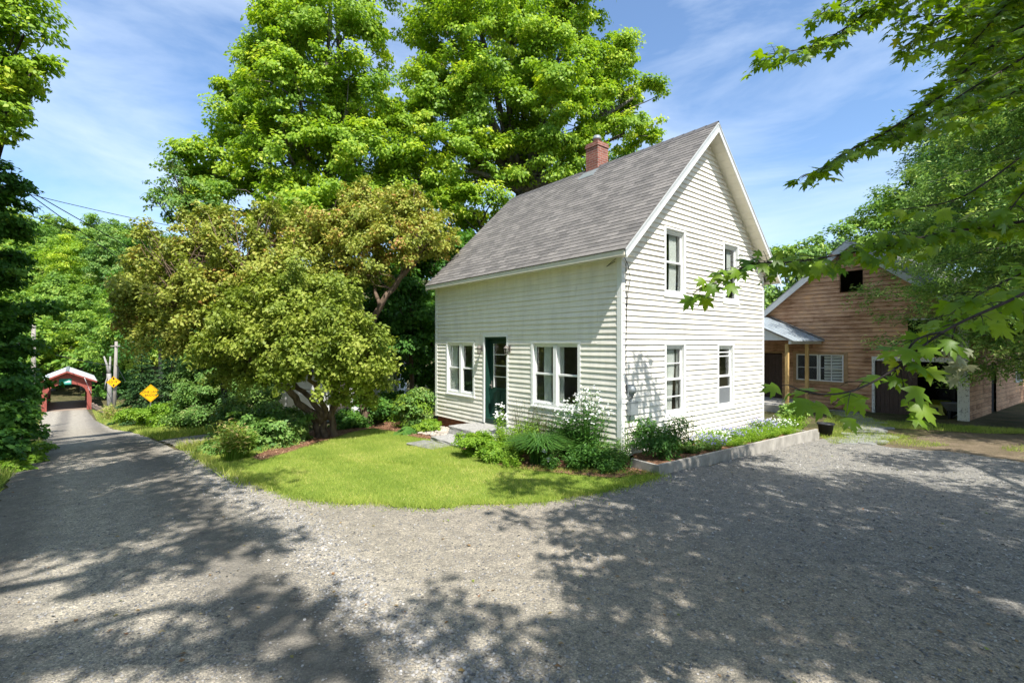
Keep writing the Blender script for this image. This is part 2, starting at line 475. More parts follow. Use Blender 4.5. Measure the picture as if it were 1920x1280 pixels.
def bark_mat(name, a, c, scale=9.0):
    return plain(name, tuple((x+y)/2 for x, y in zip(a, c)), rough=.95, var=.55, scale=scale, bump=.9, spec=.1, stretch=(1, 1, .28))


M = {}
M['gravel_road'] = gravel_mat('gravel_road', 'road')
M['gravel_drive'] = gravel_mat('gravel_drive', 'drive')
M['soil'] = soil_mat('soil', [(.25, (.035, .06, .014)), (.45, (.075, .075, .03)), (.6, (.14, .115, .06)), (.8, (.10, .10, .035))], 1.3)
M['lawn'] = soil_mat('lawn_soil', [(.25, (.12, .19, .03)), (.55, (.2, .28, .045)), (.8, (.30, .33, .08))], 2.4, 90)
M['mulch'] = soil_mat('mulch', [(.25, (.13, .065, .038)), (.5, (.25, .135, .08)), (.8, (.42, .26, .16))], 5, 46, 1.0)
M['dirt'] = soil_mat('bare_dirt', [(.25, (.09, .10, .035)), (.42, (.13, .105, .065)), (.6, (.20, .155, .105)), (.75, (.11, .13, .045)), (.9, (.09, .11, .035))], 1.8, 70)
M['vinyl'] = siding_mat('cream_siding', (.90, .855, .76))
M['trim'] = plain('white_trim', (.83, .83, .80), rough=.45, var=.05)
M['soffit'] = plain('soffit', (.74, .70, .58), rough=.6, var=.06)
M['fascia'] = plain('grey_fascia', (.48, .50, .50), rough=.4, var=.08)
M['shingle'] = brick_mat('shingle', (.228, .214, .20), (.132, .126, .12), (.10, .094, .09), .30, .14, .0025, bump=.25)
M['ridge'] = plain('ridge_shingle', (.10, .095, .095), rough=.9, var=.25, scale=9)
M['brick'] = brick_mat('red_brick', (.33, .13, .09), (.24, .09, .065), (.36, .29, .25), .2, .068, .006)
M['found'] = brick_mat('foundation_brick', (.30, .12, .06), (.20, .085, .05), (.16, .09, .06), .2, .068, .008)
M['interior'] = plain('interior', (.34, .31, .26), rough=.9, var=.2)
M['curtain'] = plain('curtain', (.72, .72, .68), rough=.9, var=.05)
M['glass'] = glass_mat('window_glass')
M['screen'] = plain('insect_screen', (.16, .17, .18), rough=.7, var=.05)
M['green_door'] = plain('green_door', (.012, .044, .032), rough=.35, var=.12)
M['black_metal'] = plain('black_metal', (.02, .02, .02), rough=.4, var=.2)
M['grey_metal'] = plain('grey_metal', (.28, .31, .32), rough=.4, var=.1, metal=.3)
M['lamp_frame'] = plain('lamp_frame', (.17, .15, .13), rough=.5, var=.2)
M['lamp_glass'] = glass_mat('lamp_glass', (.8, .8, .78))
M['granite'] = plain('granite', (.33, .32, .30), rough=.85, var=.4, scale=22, bump=.6)
M['stone'] = plain('river_stone', (.42, .37, .31), rough=.85, var=.45, scale=3, bump=.1)
M['slate'] = plain('flagstone', (.22, .22, .20), rough=.85, var=.4, scale=5, bump=.4)
M['bedwall'] = plain('concrete_edging', (.34, .315, .275), rough=.9, var=.3, scale=5, bump=.5, stretch=(1, 1, .6))
M['barnwood'] = barnwood_mat('barnwood')
M['peel'] = peel_mat('peeling_white_paint', amt=.42, scale=26.0)
M['door_brown'] = plain('barn_door_brown', (.085, .056, .046), rough=.8, var=.35, scale=8, bump=.4, stretch=(6, 6, .6))
M['new_wood'] = plain('new_wood', (.60, .40, .16), rough=.7, var=.18, scale=12, stretch=(3, 3, .3))
M['pine'] = plain('pine_frame', (.40, .25, .125), rough=.7, var=.25, scale=10)
M['dark'] = plain('interior_shade_black', (.018, .015, .013), rough=.95, var=.3)  # near-black colour stands in for the shade inside barn and garage
M['barn_roof'] = plain('barn_metal_roof', (.30, .29, .28), rough=.55, var=.3, scale=4, metal=.3)
M['porch_roof'] = plain('porch_roof_metal', (.42, .47, .50), rough=.4, var=.18, scale=3, metal=.35)
M['concrete'] = plain('concrete', (.36, .34, .30), rough=.9, var=.2, scale=5, bump=.2)
M['red_paint'] = plain('red_barn_paint', (.30, .075, .055), rough=.85, var=.45, scale=5, stretch=(4, 4, .4))
M['tin'] = plain('tin_roof', (.62, .64, .66), rough=.35, var=.12, scale=2, metal=.35)
M['green_sign'] = plain('green_sign', (.0, .16, .10), rough=.4, var=.06)
M['sign_white'] = plain('sign_white', (.75, .78, .78), rough=.4, var=.04)
M['sign_teal'] = plain('sign_teal', (.12, .42, .36), rough=.4, var=.1)
M['yellow'] = plain('sign_yellow', (.85, .47, .008), rough=.4, var=.05)
M['ink'] = plain('sign_black', (.012, .012, .012), rough=.5, var=.1)
M['pole'] = plain('pole_wood', (.30, .27, .235), rough=.9, var=.35, scale=7, stretch=(3, 3, .25), bump=.5)
M['wire'] = plain('wire', (.012, .012, .013), rough=.6, var=.1)
M['rail_wood'] = plain('rail_wood', (.27, .20, .15), rough=.85, var=.3, scale=6)
M['garage'] = siding_mat('white_garage_siding', (.80, .81, .80))
M['dark_roof'] = plain('dark_roof', (.07, .07, .075), rough=.8, var=.3, scale=8)
M['black_pot'] = plain('black_plastic', (.02, .021, .023), rough=.45, var=.1)
M['lime_paint'] = plain('lime_paint', (.42, .46, .02), rough=.35, var=.1)
M['rubber'] = plain('rubber', (.02, .02, .02), rough=.85, var=.2)
M['steel'] = plain('dull_steel', (.30, .31, .32), rough=.45, var=.2, metal=.5)
M['withered'] = leaf_mat('withered_leaf', [(0, (.22, .24, .13)), (1, (.42, .43, .28))], .3, (1, 1, .8))
M['bark_grey'] = bark_mat('bark_grey', (.07, .062, .055), (.22, .2, .175))
M['bark_brown'] = bark_mat('bark_brown', (.075, .05, .036), (.23, .165, .12), 11)
M['bark_dark'] = bark_mat('bark_dark', (.03, .025, .022), (.085, .07, .06), 14)
M['bark_pale'] = bark_mat('bark_pale', (.2, .19, .175), (.4, .38, .35), 12)
M['lf_maple'] = leaf_mat('maple_leaves', [(0, (.055, .105, .012)), (.4, (.105, .165, .016)), (.75, (.165, .215, .020)), (1, (.26, .27, .035))], .42, (1.3, 1.3, .5))
M['lf_near'] = leaf_mat('near_maple_leaves', [(0, (.045, .10, .008)), (.5, (.085, .15, .009)), (.85, (.13, .19, .012)), (1, (.20, .22, .025))], .5, (1.45, 1.3, .3), .42, .35)
M['lf_apple'] = leaf_mat('apple_leaves', [(0, (.075, .095, .018)), (.35, (.135, .16, .028)), (.75, (.185, .19, .036)), (.92, (.20, .155, .036)), (1, (.19, .10, .034))], .30, (1.15, 1.2, .6))
M['lf_apple_low'] = leaf_mat('apple_leaves_low', [(0, (.08, .115, .017)), (.5, (.155, .195, .030)), (1, (.235, .25, .050))], .34, (1.2, 1.25, .5))
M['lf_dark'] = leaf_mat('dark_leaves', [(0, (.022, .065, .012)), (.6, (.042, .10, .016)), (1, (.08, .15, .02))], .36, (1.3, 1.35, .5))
M['lf_hill'] = leaf_mat('hill_leaves', [(0, (.05, .105, .016)), (.5, (.10, .165, .024)), (.8, (.145, .205, .03)), (1, (.19, .225, .035))], .36, (1.2, 1.25, .6))
M['lf_shrub'] = leaf_mat('shrub_leaves', [(0, (.04, .09, .018)), (.5, (.075, .135, .03)), (.8, (.115, .165, .04)), (1, (.16, .18, .07))], .3, (1.2, 1.2, .6))
M['lf_bright'] = leaf_mat('bright_shrub_leaves', [(0, (.09, .18, .016)), (.5, (.155, .26, .024)), (1, (.24, .32, .045))], .4, (1.2, 1.25, .5))
M['lf_spruce'] = leaf_mat('spruce_needles', [(0, (.025, .068, .026)), (.6, (.055, .11, .035)), (1, (.095, .16, .04))], .2, (1.1, 1.2, .7))
M['lf_cedar'] = leaf_mat('cedar_needles', [(0, (.04, .085, .02)), (.5, (.10, .16, .035)), (.8, (.18, .235, .06)), (1, (.30, .33, .11))], .3, (1.15, 1.2, .6))
M['lf_deep'] = leaf_mat('deep_green_leaves', [(0, (.025, .075, .014)), (.6, (.05, .115, .02)), (1, (.085, .155, .025))], .3)
M['lf_grass'] = leaf_mat('grass_blades', [(0, (.085, .13, .022)), (.3, (.14, .185, .034)), (.6, (.195, .232, .048)), (.85, (.25, .265, .07)), (1, (.35, .31, .13))], .4, (1.2, 1.2, .5))
M['lf_weed'] = leaf_mat('weed_blades', [(0, (.06, .12, .015)), (.5, (.11, .175, .022)), (.8, (.19, .20, .05)), (1, (.32, .24, .11))], .35)
M['petal_white'] = leaf_mat('white_petals', [(0, (.72, .74, .70)), (1, (.84, .85, .82))], .25, (1, 1, .95))
M['petal_blue'] = leaf_mat('violet_petals', [(0, (.22, .20, .44)), (1, (.42, .40, .66))], .25, (1, 1, 1.05))
M['stalk'] = leaf_mat('dry_stalks', [(0, (.05, .07, .02)), (.6, (.09, .10, .035)), (1, (.12, .09, .05))], .15)
M['stones'] = leaf_mat('loose_stones', [(0, (.12, .12, .125)), (.5, (.27, .26, .245)), (.85, (.36, .34, .32)), (1, (.47, .45, .42))], 0.0)


# ------------------------------------------------------------------ foliage
KITE = (np.array([(0, 0, 0), (.34, .42, .07), (0, 1, -.08), (-.34, .42, .07)]), np.array([[0, 1, 2, 3]]))
NARROW = (np.array([(0, 0, 0), (.17, .4, .04), (0, 1, -.05), (-.17, .4, .04)]), np.array([[0, 1, 2, 3]]))
BLADE = (np.array([(-.045, 0, 0), (.045, 0, 0), (0, 1, .0)]), np.array([[0, 1, 2]]))


def _maple():
    half = [(0, .64), (11, .44), (19, .45), (33, .25), (50, .60), (60, .43), (70, .42), (84, .24), (110, .45), (124, .33), (152, .25)]
    pts = [(a, r) for a, r in half] + [(180, .22)] + [(-a, r) for a, r in reversed(half[1:])]
    v = [(0, .36, .03)]
    for a, r in pts:
        x = math.sin(math.radians(a))*r; y = .36+math.cos(math.radians(a))*r
        v.append((x, y, -.30*r*r - .10*abs(x)))
    n = len(pts)
    return np.array(v), np.array([[0, 1+i, 1+(i+1) % n] for i in range(n)])
MAPLE = _maple()


def _star():
    a = [(0, .62), (30, .27), (52, .52), (85, .26), (115, .4), (180, .25), (-115, .4), (-85, .26), (-52, .52), (-30, .27)]
    v = [(0, .36, .02)] + [(math.sin(math.radians(q))*r, .36+math.cos(math.radians(q))*r, -.2*r*r) for q, r in a]
    n = len(a)
    return np.array(v), np.array([[0, 1+i, 1+(i+1) % n] for i in range(n)])
STAR = _star()


def unit(a):
    return a/np.maximum(np.linalg.norm(a, axis=-1, keepdims=True), 1e-9)


def leaf_arrays(Pn, Nn, Tn, S, tmpl):
    tv, tf = tmpl
    Nn = unit(Nn)
    T = unit(Tn - Nn*np.sum(Tn*Nn, -1, keepdims=True))
    B = np.cross(T, Nn)
    S = np.asarray(S)[:, None, None]
    V = Pn[:, None, :] + S*(tv[None, :, 0, None]*B[:, None, :] + tv[None, :, 1, None]*T[:, None, :] + tv[None, :, 2, None]*Nn[:, None, :])
    k = len(tv); n = len(Pn)
    Fc = tf[None, :, :] + (np.arange(n)*k)[:, None, None]
    return V.reshape(-1, 3), Fc.reshape(-1, tf.shape[1])


def leaf_obj(name, parts, m, parent=None, loc=None):
    """parts: list of (P,N,T,S,tint,tmpl) with templates of one arity"""
    Vs, Fs, Ts = [], [], []; off = 0
    for Pn, Nn, Tn, S, ti, tm in parts:
        if len(Pn) == 0: continue
        V, Fc = leaf_arrays(np.asarray(Pn, float), np.asarray(Nn, float), np.asarray(Tn, float), S, tm)
        Vs.append(V); Fs.append(Fc+off); off += len(V); Ts.append(np.repeat(ti, len(tm[1])))
    V = np.concatenate(Vs); Fc = np.concatenate(Fs); ti = np.concatenate(Ts)
    Mi = None
    if parent is not None: Mi = MROOT[parent.name]
    elif loc is not None: Mi = Matrix.Translation(loc).inverted()
    if Mi is not None:
        A = np.array(Mi); V = V @ A[:3, :3].T + A[:3, 3]
    me = mesh_from(name, V, Fc.ravel(), np.full(len(Fc), Fc.shape[1]), tint=np.clip(ti, 0, 1))
    return finish(name, me, m, parent, loc)


def in_frame(Pn, margin=25):
    Y = np.maximum(Pn[:, 1], .01)
    px = CX + Pn[:, 0]/Y*F; py = CY - (Pn[:, 2]-CH)/Y*F
    return (Pn[:, 1] > .05) & (px > -margin) & (px < 1920+margin) & (py > -margin) & (py < 1280+margin)


def rdir(n, rng):
    return unit(rng.normal(size=(n, 3)))


def crown(lobes, leaf, rng, cover=1.25, clump=.75, shell=.55, droop=.35, flat=.6, low=.55, tmpl=KITE, tint_c=.16, clip=False, jitter=.28, tdir=None, hide=.62, up=.9, stretch=.55, outw=.6):
    """lobes: (centre, radii). Leaf clumps spread over each lobe's outer part; gaps are left between them."""
    out = []
    C = np.array([l[0] for l in lobes], float); R = np.array([l[1] for l in lobes], float)
    la = leaf*leaf*.34*(2.0 if tmpl is not KITE else 1.0)
    anchors = []
    for i in range(len(lobes)):
        c, r = C[i], R[i]
        area = 4*PI*((r[0]*r[1])**1.6+(r[0]*r[2])**1.6+(r[1]*r[2])**1.6)**(1/1.6)/3**(1/1.6)
        cr = clump*(.75+.5*rng.random())*min(1, max(.35, min(r)*.55/clump))
        ncl = max(3, int(cover*area/(PI*cr*cr)*.85))
        d = rdir(ncl*2, rng)
        keep = (d[:, 2] > -.25) | (rng.random(len(d)) < low)
        d = d[keep][:ncl]
        fr = shell+(1-shell)*rng.random(len(d))**.6
        wob = 1+jitter*rng.normal(size=len(d))*.5
        cc = c + d*r*(fr*wob)[:, None]
        for j in range(len(lobes)):
            if j != i and len(cc):
                q = (cc-C[j])/R[j]
                k = (np.sum(q*q, 1) > hide*hide) | (rng.random(len(cc)) < .12)
                cc = cc[k]; d = d[k]
        anchors.append(cc)
        if len(cc) == 0: continue
        crs = cr*(.45+1.1*rng.random(len(cc)))
        nl = np.maximum(4, (cover*PI*crs*crs*1.9/la)).astype(int)
        idx = np.repeat(np.arange(len(cc)), nl)
        n = len(idx)
        o = rdir(n, rng)*(rng.random(n)**.45)[:, None]
        ax = unit(d*.7+rng.normal(size=d.shape)*.8+np.array([0, 0, -.25]))[idx]
        o = o*(1-.45*stretch)+ax*(stretch*1.25*(rng.random(n)*2-.8))[:, None]
        o[:, 2] = o[:, 2]*flat
        o[:, 2] -= droop*.35*(o[:, 0]**2+o[:, 1]**2)
        Pn = cc[idx] + o*crs[idx][:, None]
        Nn = unit(o*.45 + np.array([0, 0, up*.8]) + d[idx]*outw + rng.normal(size=(n, 3))*.50)
        T = unit(np.stack([o[:, 0], o[:, 1], o[:, 2]*.3-droop], 1) + rng.normal(size=(n, 3))*.45) if tdir is None else tdir(Pn, o, n)
        ct = rng.normal(size=len(cc))*tint_c
        ti = .45 + ct[idx] + rng.normal(size=n)*.17
        S = leaf*(.7+.6*rng.random(n))
        if clip:
            k = ~in_frame(Pn)
            Pn, Nn, T, S, ti = Pn[k], Nn[k], T[k], S[k], ti[k]
        out.append((Pn, Nn, T, S, ti, tmpl))
    return out, anchors


def rough(lobes, seed, n=3, k=.42):
    r = np.random.default_rng(seed); out = list(lobes)
    for c, R in lobes:
        d = rdir(n, r); d[:, 2] = np.abs(d[:, 2])*.9-.25
        for v in d:
            f = k*(.6+.7*r.random())
            out.append((tuple(np.array(c)+v*np.array(R)*.95), tuple(np.array(R)*f)))
    return out


def bez(p, q, sag=(0, 0, 0), n=6, wig=.0, rng=RNG):
    p = Vector(p); q = Vector(q); m = (p+q)/2+Vector(sag)
    pts = []
    for i in range(n+1):
        t = i/n
        w = Vector(rng.normal(size=3))*wig*(0 if i in (0, n) else 1)
        pts.append(p*(1-t)**2+m*2*t*(1-t)+q*t*t+w)
    return pts


def lobe(px, py, rx, ry, Y, dep=1.0):
    c = P(px, py, Y); k = Y/F
    return ((c.x, c.y, c.z), (rx*k, (rx+ry)/2*k*dep, ry*k))


def wood(mb, base, lobes, anchors, r0, rng, forks=None, twigs=5, split=.45):
    """trunk, limbs to every lobe, branches to some clumps"""
    base = Vector(base)
    C = [Vector(l[0]) for l in lobes]
    top = sum(C, Vector())/len(C)
    zmax = max(c.z for c in C)
    fork = Vector((base.x*.6+top.x*.4, base.y*.6+top.y*.4, base.z+(zmax-base.z)*split))
    pts = bez(base, fork, (0, 0, 0), 7, r0*.12, rng)
    rad = [r0*(1.35 if i == 0 else 1)*(1-.5*i/7) for i in range(8)]
    mb.tube(pts, rad, 10)
    for c, an in zip(C, anchors):
        d = (c-fork).length
        if c.z > fork.z: st = fork
        else: st = pts[max(2, min(6, int(7*(max(.25, min(.9, (c.z-base.z)*.7/(fork.z-base.z)))))))]
        b = bez(st, c, (0, 0, d*.08), 6, d*.012, rng)
        r1 = max(.02, r0*.42*min(1, d/6+.35))
        mb.tube(b, [r1*(1-.75*i/6) for i in range(7)], 7)
        if len(an):
            for a in an[rng.permutation(len(an))[:twigs]]:
                e = Vector(a); s = b[int(rng.integers(3, 7))]
                tw = bez(s, e, (0, 0, (e-s).length*.1), 4, (e-s).length*.02, rng)
                mb.tube(tw, [max(.008, r1*.26*(1-.8*i/4)) for i in range(5)], 5)


def tree(name, label, base, lobes, leafm, barkm, leaf=.16, r0=.25, seed=1, group=None, cat='tree', split=.45, twigs=5, trunk=True, mb=None, **kw):
    rng = np.random.default_rng(seed)
    t = thing(name, label, cat, tuple(base), 0, group)
    parts, anc = crown(lobes, leaf, rng, **kw)
    nmain = len(lobes)//4 if len(lobes) > 50 else len(lobes)
    while len(anc) < len(lobes): anc.append(np.zeros((0, 3)))
    if trunk or mb:
        mb = mb or MB()
        if trunk: wood(mb, base, lobes[:nmain], anc[:nmain], r0, rng, twigs=twigs, split=split)
        mb.build('trunk', barkm, t, smooth=True)
    leaf_obj('crown', parts, leafm, t)
    return t


# ------------------------------------------------------------------ ground sheets
def axis(lo, hi, c, d0, g):
    a = [c]; d = d0
    while a[-1] < hi: a.append(a[-1]+d); d *= g
    b = [c]; d = d0
    while b[-1] > lo: b.append(b[-1]-d); d *= g
    return np.array(sorted(set(b[1:]+a)))


gx = axis(-900, 900, -4, .5, 1.035); gy = axis(-120, 1100, 8, .5, 1.035)
XX, YY = np.meshgrid(gx, gy)
ZZ = h(XX, YY)
Vg = np.stack([XX.ravel(), YY.ravel(), ZZ.ravel()], 1)
ny, nx = XX.shape
ii = (np.arange(ny-1)[:, None]*nx+np.arange(nx-1)[None, :]).ravel()
Fg = np.stack([ii, ii+1, ii+nx+1, ii+nx], 1)
gr = finish('ground', mesh_from('ground', Vg, Fg.ravel(), np.full(len(Fg), 4), smooth=True), M['soil'])
gr['kind'] = 'structure'


def onseam(p): return abs(.738*p.x+.674*p.y-1.9) < .03


def densify(poly, step, jit=0.0, rng=RNG):
    out = []
    n = len(poly)
    for i in range(n):
        a = Vector(poly[i][:2]); b = Vector(poly[(i+1) % n][:2])
        k = max(1, int((b-a).length/step))
        nrm = Vector((-(b-a).y, (b-a).x)); nrm = nrm.normalized() if nrm.length else nrm
        for j in range(k):
            p = a.lerp(b, j/k)
            out.append(p if onseam(p) else p+nrm*float(rng.normal())*jit)
    return out


def inside(poly, X, Y):
    p = np.array([(q[0], q[1]) for q in poly]); r = np.zeros(X.shape, bool)
    j = len(p)-1
    for i in range(len(p)):
        xi, yi = p[i]; xj, yj = p[j]
        c = ((yi > Y) != (yj > Y)) & (X < (xj-xi)*(Y-yi)/((yj-yi) if yj != yi else 1e-9)+xi)
        r ^= c; j = i
    return r


def sheet(name, poly, dz, step, m, jit=.03, edge=.3):
    b = densify(poly, edge, jit)
    P2 = np.array([(q.x, q.y) for q in b])
    x0, y0 = P2.min(0); x1, y1 = P2.max(0)
    X, Y = np.meshgrid(np.arange(x0, x1, step), np.arange(y0, y1, step))
    X = X.ravel(); Y = Y.ravel()
    k = inside(b, X, Y)
    pts = [Vector((x, y)) for x, y in zip(X[k], Y[k])]
    n = len(b)
    vs, es, fs, *_ = geometry.delaunay_2d_cdt(b+pts, [(i, (i+1) % n) for i in range(n)], [], 0, 1e-5)
    V = np.array([(v.x, v.y) for v in vs])
    Fc = np.array([f for f in fs])
    cen = V[Fc].mean(1)
    Fc = Fc[inside(b, cen[:, 0], cen[:, 1])]
    V3 = np.column_stack([V, h(V[:, 0], V[:, 1])+dz])
    o = finish(name, mesh_from(name, V3, Fc.ravel(), np.full(len(Fc), 3), smooth=True), m)
    o['kind'] = 'structure'
    return o


def pix(*pp):
    return [tuple(G(a, b))[:2] for a, b in pp]


rs = [-14, -5, 3, 8, 12, 20, 30, 43, 60, 80]
ul = [-2.6, -2.4, -1.7, -1.2, -.95, -.8, -1.0, -1.5, -2.3, -2.6]
ur = [1.9, 1.9, 1.9, 1.9, 1.9, 1.9, 2.1, 2.0, 1.5, 1.1]
road_poly = [US(u, s) for u, s in zip(ur, rs)] + [US(u, s) for u, s in reversed(list(zip(ul, rs)))]
sheet('road', road_poly, .022, .55, M['gravel_road'], .05, .4)
lawn_edge = [(372, 858), (430, 886), (500, 914), (560, 934), (640, 946), (700, 949), (735, 953), (800, 956), (900, 952), (1000, 944), (1100, 926), (1200, 906), (1236, 896)]
bed_edge = [(1240, 893), (1330, 876), (1430, 850), (1534, 826)]
drive_far = [(1560, 820), (1600, 822), (1645, 836), (1700, 843), (1800, 852), (1920, 870)]
le = [(x+.07*math.sin(5*x+3*y)+.05*math.sin(11*x-4*y), y+.07*math.sin(4*x-6*y)) for x, y in pix(*lawn_edge)]; be = pix(*bed_edge); df = pix(*drive_far)
drive_poly = [(x+(-2.2-x)*.07, y+(9.8-y)*.07) for x, y in le] + be + df + [(16, 8), (19, 4), (19, -6), (6, -6), US(1.9, -6), US(1.9, 14.8), US(2.3, 13.2)]
sheet('driveway', drive_poly, .022, .4, M['gravel_drive'], .05, .25)
spur = [US(2.0, 15.6), US(2.0, 18.8), US(5, 20.6), US(10, 22), US(10, 20), US(5, 17.6)]
sheet('neighbour_drive', spur, .024, .5, M['gravel_drive'], .05)
# house frame: gable wall along local x, front wall along local y
HO = Vector((2.107, 9.24, .05)); HA = math.atan2(.631, .776)
HM = Matrix.Translation(HO) @ Matrix.Rotation(HA, 4, 'Z')


def HW(x, y, z=0): return HM @ Vector((x, y, z))


wall_foot = [tuple(HW(.1, 7.2))[:2], tuple(HW(.1, .1))[:2]]
lawn_back = [(1240, 880)]
lawn_poly = le + [tuple(HW(-.3, -.5))[:2]] + [tuple(HW(.1, .1))[:2], tuple(HW(.1, 7.3))[:2]] + pix((735, 792), (690, 800), (610, 822), (560, 838), (500, 852), (430, 846))
sheet('lawn', lawn_poly, .034, .35, M['lawn'], .045, .16)
front_bed = [tuple(HW(.15, 2.9))[:2]] + pix((858, 842), (900, 866), (960, 882), (1040, 893), (1140, 900), (1190, 897), (1235, 897)) + [tuple(HW(-.05, -.45))[:2], tuple(HW(.15, .1))[:2]]
side_bed = [tuple(HW(.15, 7.6))[:2], tuple(HW(.15, 4.6))[:2]] + pix((846, 826), (815, 829), (765, 821), (738, 812), (700, 806), (655, 815), (600, 832), (545, 850), (490, 868), (470, 862), (520, 840), (590, 808), (690, 790), (770, 783))
sheet('mulch', front_bed, .05, .25, M['mulch'], .03, .15)
sheet('mulch.001', side_bed, .05, .25, M['mulch'], .03, .15)
raised = be + [tuple(HW(5.4, -.05))[:2], tuple(HW(.1, -.05))[:2]]
bare = pix((1640, 838), (1700, 822), (1790, 815), (1920, 815)) + [(19, 14), (19, 8)] + pix((1920, 872), (1800, 854), (1700, 845))
sheet('bare_earth', bare, .012, .4, M['dirt'], .08)

# ------------------------------------------------------------------ the house
house = thing('house', 'cream clapboard two-storey house with steep grey shingle roof and brick chimney', 'house', tuple(HO), HA)
GW, FL = 6.106, 7.01
EX = .1145


def fG(a, o, z): return Vector((a, -o, z))          # gable wall
def fF(a, o, z): return Vector((-o, a, z))          # front wall
def fR(a, o, z): return Vector((GW+o, a, z))
def fB(a, o, z): return Vector((a, FL+o, z))


RZ, RX, EVX, EVZ = 7.18, GW/2, -.318, 3.90
SL = (RZ-EVZ)/(RX-EVX)


def roof_z(x): return RZ-SL*abs(x-RX)


def siding(mb, f, a0, a1, z0, z1, openings, lip=.017, shape=None, flip=False, EX=EX, wav=0.0):
    k = 0
    z = z0
    rr = random.Random(5)
    while z < z1-1e-4:
        zb, zt = z, min(z+EX, z1)
        cuts = sorted({zb, zt} | {q for o in openings for q in (o[2], o[3]) if zb < q < zt})
        wob = rr.uniform(-.0025, .0025)
        for za, zc in zip(cuts[:-1], cuts[1:]):
            mid = (za+zc)/2
            lo0, hi0 = (a0, a1) if shape is None else shape(za)
            lo1, hi1 = (a0, a1) if shape is None else shape(zc)
            if hi0-lo0 < .01: continue
            segs = [(lo0, lo1, hi0, hi1)]
            for oa, ob, oz0, oz1 in openings:
                if oz0 < mid < oz1:
                    ns = []
                    for s in segs:
                        if ob <= min(s[0], s[1]) or oa >= max(s[2], s[3]): ns.append(s); continue
                        if oa > s[0]: ns.append((s[0], s[1], oa, oa))
                        if ob < s[2]: ns.append((ob, ob, s[2], s[3]))
                    segs = ns
            ob_ = (lip+wob)*(1-(za-zb)/EX)+.003; oc = (lip+wob)*(1-(zc-zb)/EX)+.003
            def wv(x, kk): return wav*(.0035*math.sin(1.7*x+2.3*kk)+.0022*math.sin(4.1*x+1.1*kk))
            for l0, l1, h0, h1 in segs:
                ns_ = max(1, int((h0-l0)/.55)) if wav else 1
                jt = rr.random()
                for q_ in range(ns_):
                    f0, f1 = q_/ns_, (q_+1)/ns_
                    la, lb = l0+(h0-l0)*f0, l1+(h1-l1)*f0
                    ha, hb = l0+(h0-l0)*f1, l1+(h1-l1)*f1
                    wb0, wb1 = (wv(la, k), wv(ha, k)) if za == zb and z > z0 else (0, 0)
                    wt0, wt1 = (wv(lb, k+1)+.004, wv(hb, k+1)+.004) if zc == zt and zt < z1-1e-4 and wav else (0, 0)
                    stp = .005*wav if f0 > jt else 0
                    oo = wav*.003*math.sin(2.1*la+k)+stp; o2 = wav*.003*math.sin(2.1*ha+k)+stp
                    p = [f(la, ob_+oo, za+wb0), f(ha, ob_+o2, za+wb1), f(hb, oc, zc+wt1), f(lb, oc, zc+wt0)]
                    q = [f(la, .0, za+wb0), f(ha, .0, za+wb1), f(ha, ob_+o2, za+wb1), f(la, ob_+oo, za+wb0)]
                    pu = [(la, za), (ha, za), (hb, zc), (lb, zc)]; qu = [(la, za), (ha, za), (ha, za), (la, za)]
                    if flip: p.reverse(); q.reverse(); pu.reverse()
                    mb.quad(*p, uv=pu)
                    if za == zb: mb.quad(*q, uv=qu)
        z += EX; k += 1


# openings: a0, a1, z0, z1
OG = {'UL': (1.42, 2.22, 3.24, 4.64), 'UR': (3.91, 4.69, 3.22, 4.63), 'LL': (1.43, 2.22, .66, 2.16), 'LR': (3.64, 4.44, .63, 2.14)}
OF = {'WL': (4.95, 6.39, .76, 2.21), 'WR': (1.07, 2.59, .78, 2.20), 'DOOR': (3.53, 4.47, .10, 2.36)}
mb = MB()
siding(mb, fG, 0, GW, 0, RZ-.1, list(OG.values()), lip=.032, wav=1.0, shape=lambda z: (max(0, RX-(RZ-.06-z)/SL), min(GW, RX+(RZ-.06-z)/SL)))
mb.build('gable_siding', M['vinyl'], house, local=True)
mb = MB()
siding(mb, fF, 0, FL, 0, 3.98, list(OF.values()), flip=True, lip=.02, wav=1.0)
mb.build('front_siding', M['vinyl'], house, local=True)
mb = MB()
siding(mb, fR, 0, FL, 0, 3.98, [])
siding(mb, fB, 0, GW, 0, RZ-.1, [], flip=True, shape=lambda z: (max(0, RX-(RZ-.06-z)/SL), min(GW, RX+(RZ-.06-z)/SL)))
mb.build('rear_siding', M['vinyl'], house, local=True)
# corner boards and foundation
for (x, y, sx, sy) in ((0, 0, -1, -1), (GW, 0, 1, -1), (0, FL, -1, 1), (GW, FL, 1, 1)):
    w = .085; e = .026
    L_ = [(-w, e), (e, e), (e, -w), (0.0, -w), (0.0, 0.0), (-w, 0.0)]
    pl = [(x+sx*p, y+sy*q) for p, q in L_]
    if sx*sy < 0: pl.reverse()
    mb = MB()
    mb.quad(*[(p, q, 3.97) for p, q in pl]); mb.quad(*[(p, q, -.02) for p, q in reversed(pl)])
    for i in range(6):
        p, q = pl[i], pl[(i+1) % 6]
        mb.quad((*p, -.02), (*q, -.02), (*q, 3.97), (*p, 3.97))
    mb.build('corner_board', M['trim'], house, local=True)
mb = MB()
mb.box((.04, .04, -1.4), (GW-.04, FL-.04, .0))
for i, f in enumerate(mb.f):
    for j, vi in enumerate(f):
        v = mb.v[vi]; mb.uv[i*4+j] = (v[0]+v[1], v[2])
mb.build('foundation', M['found'], house, local=True)
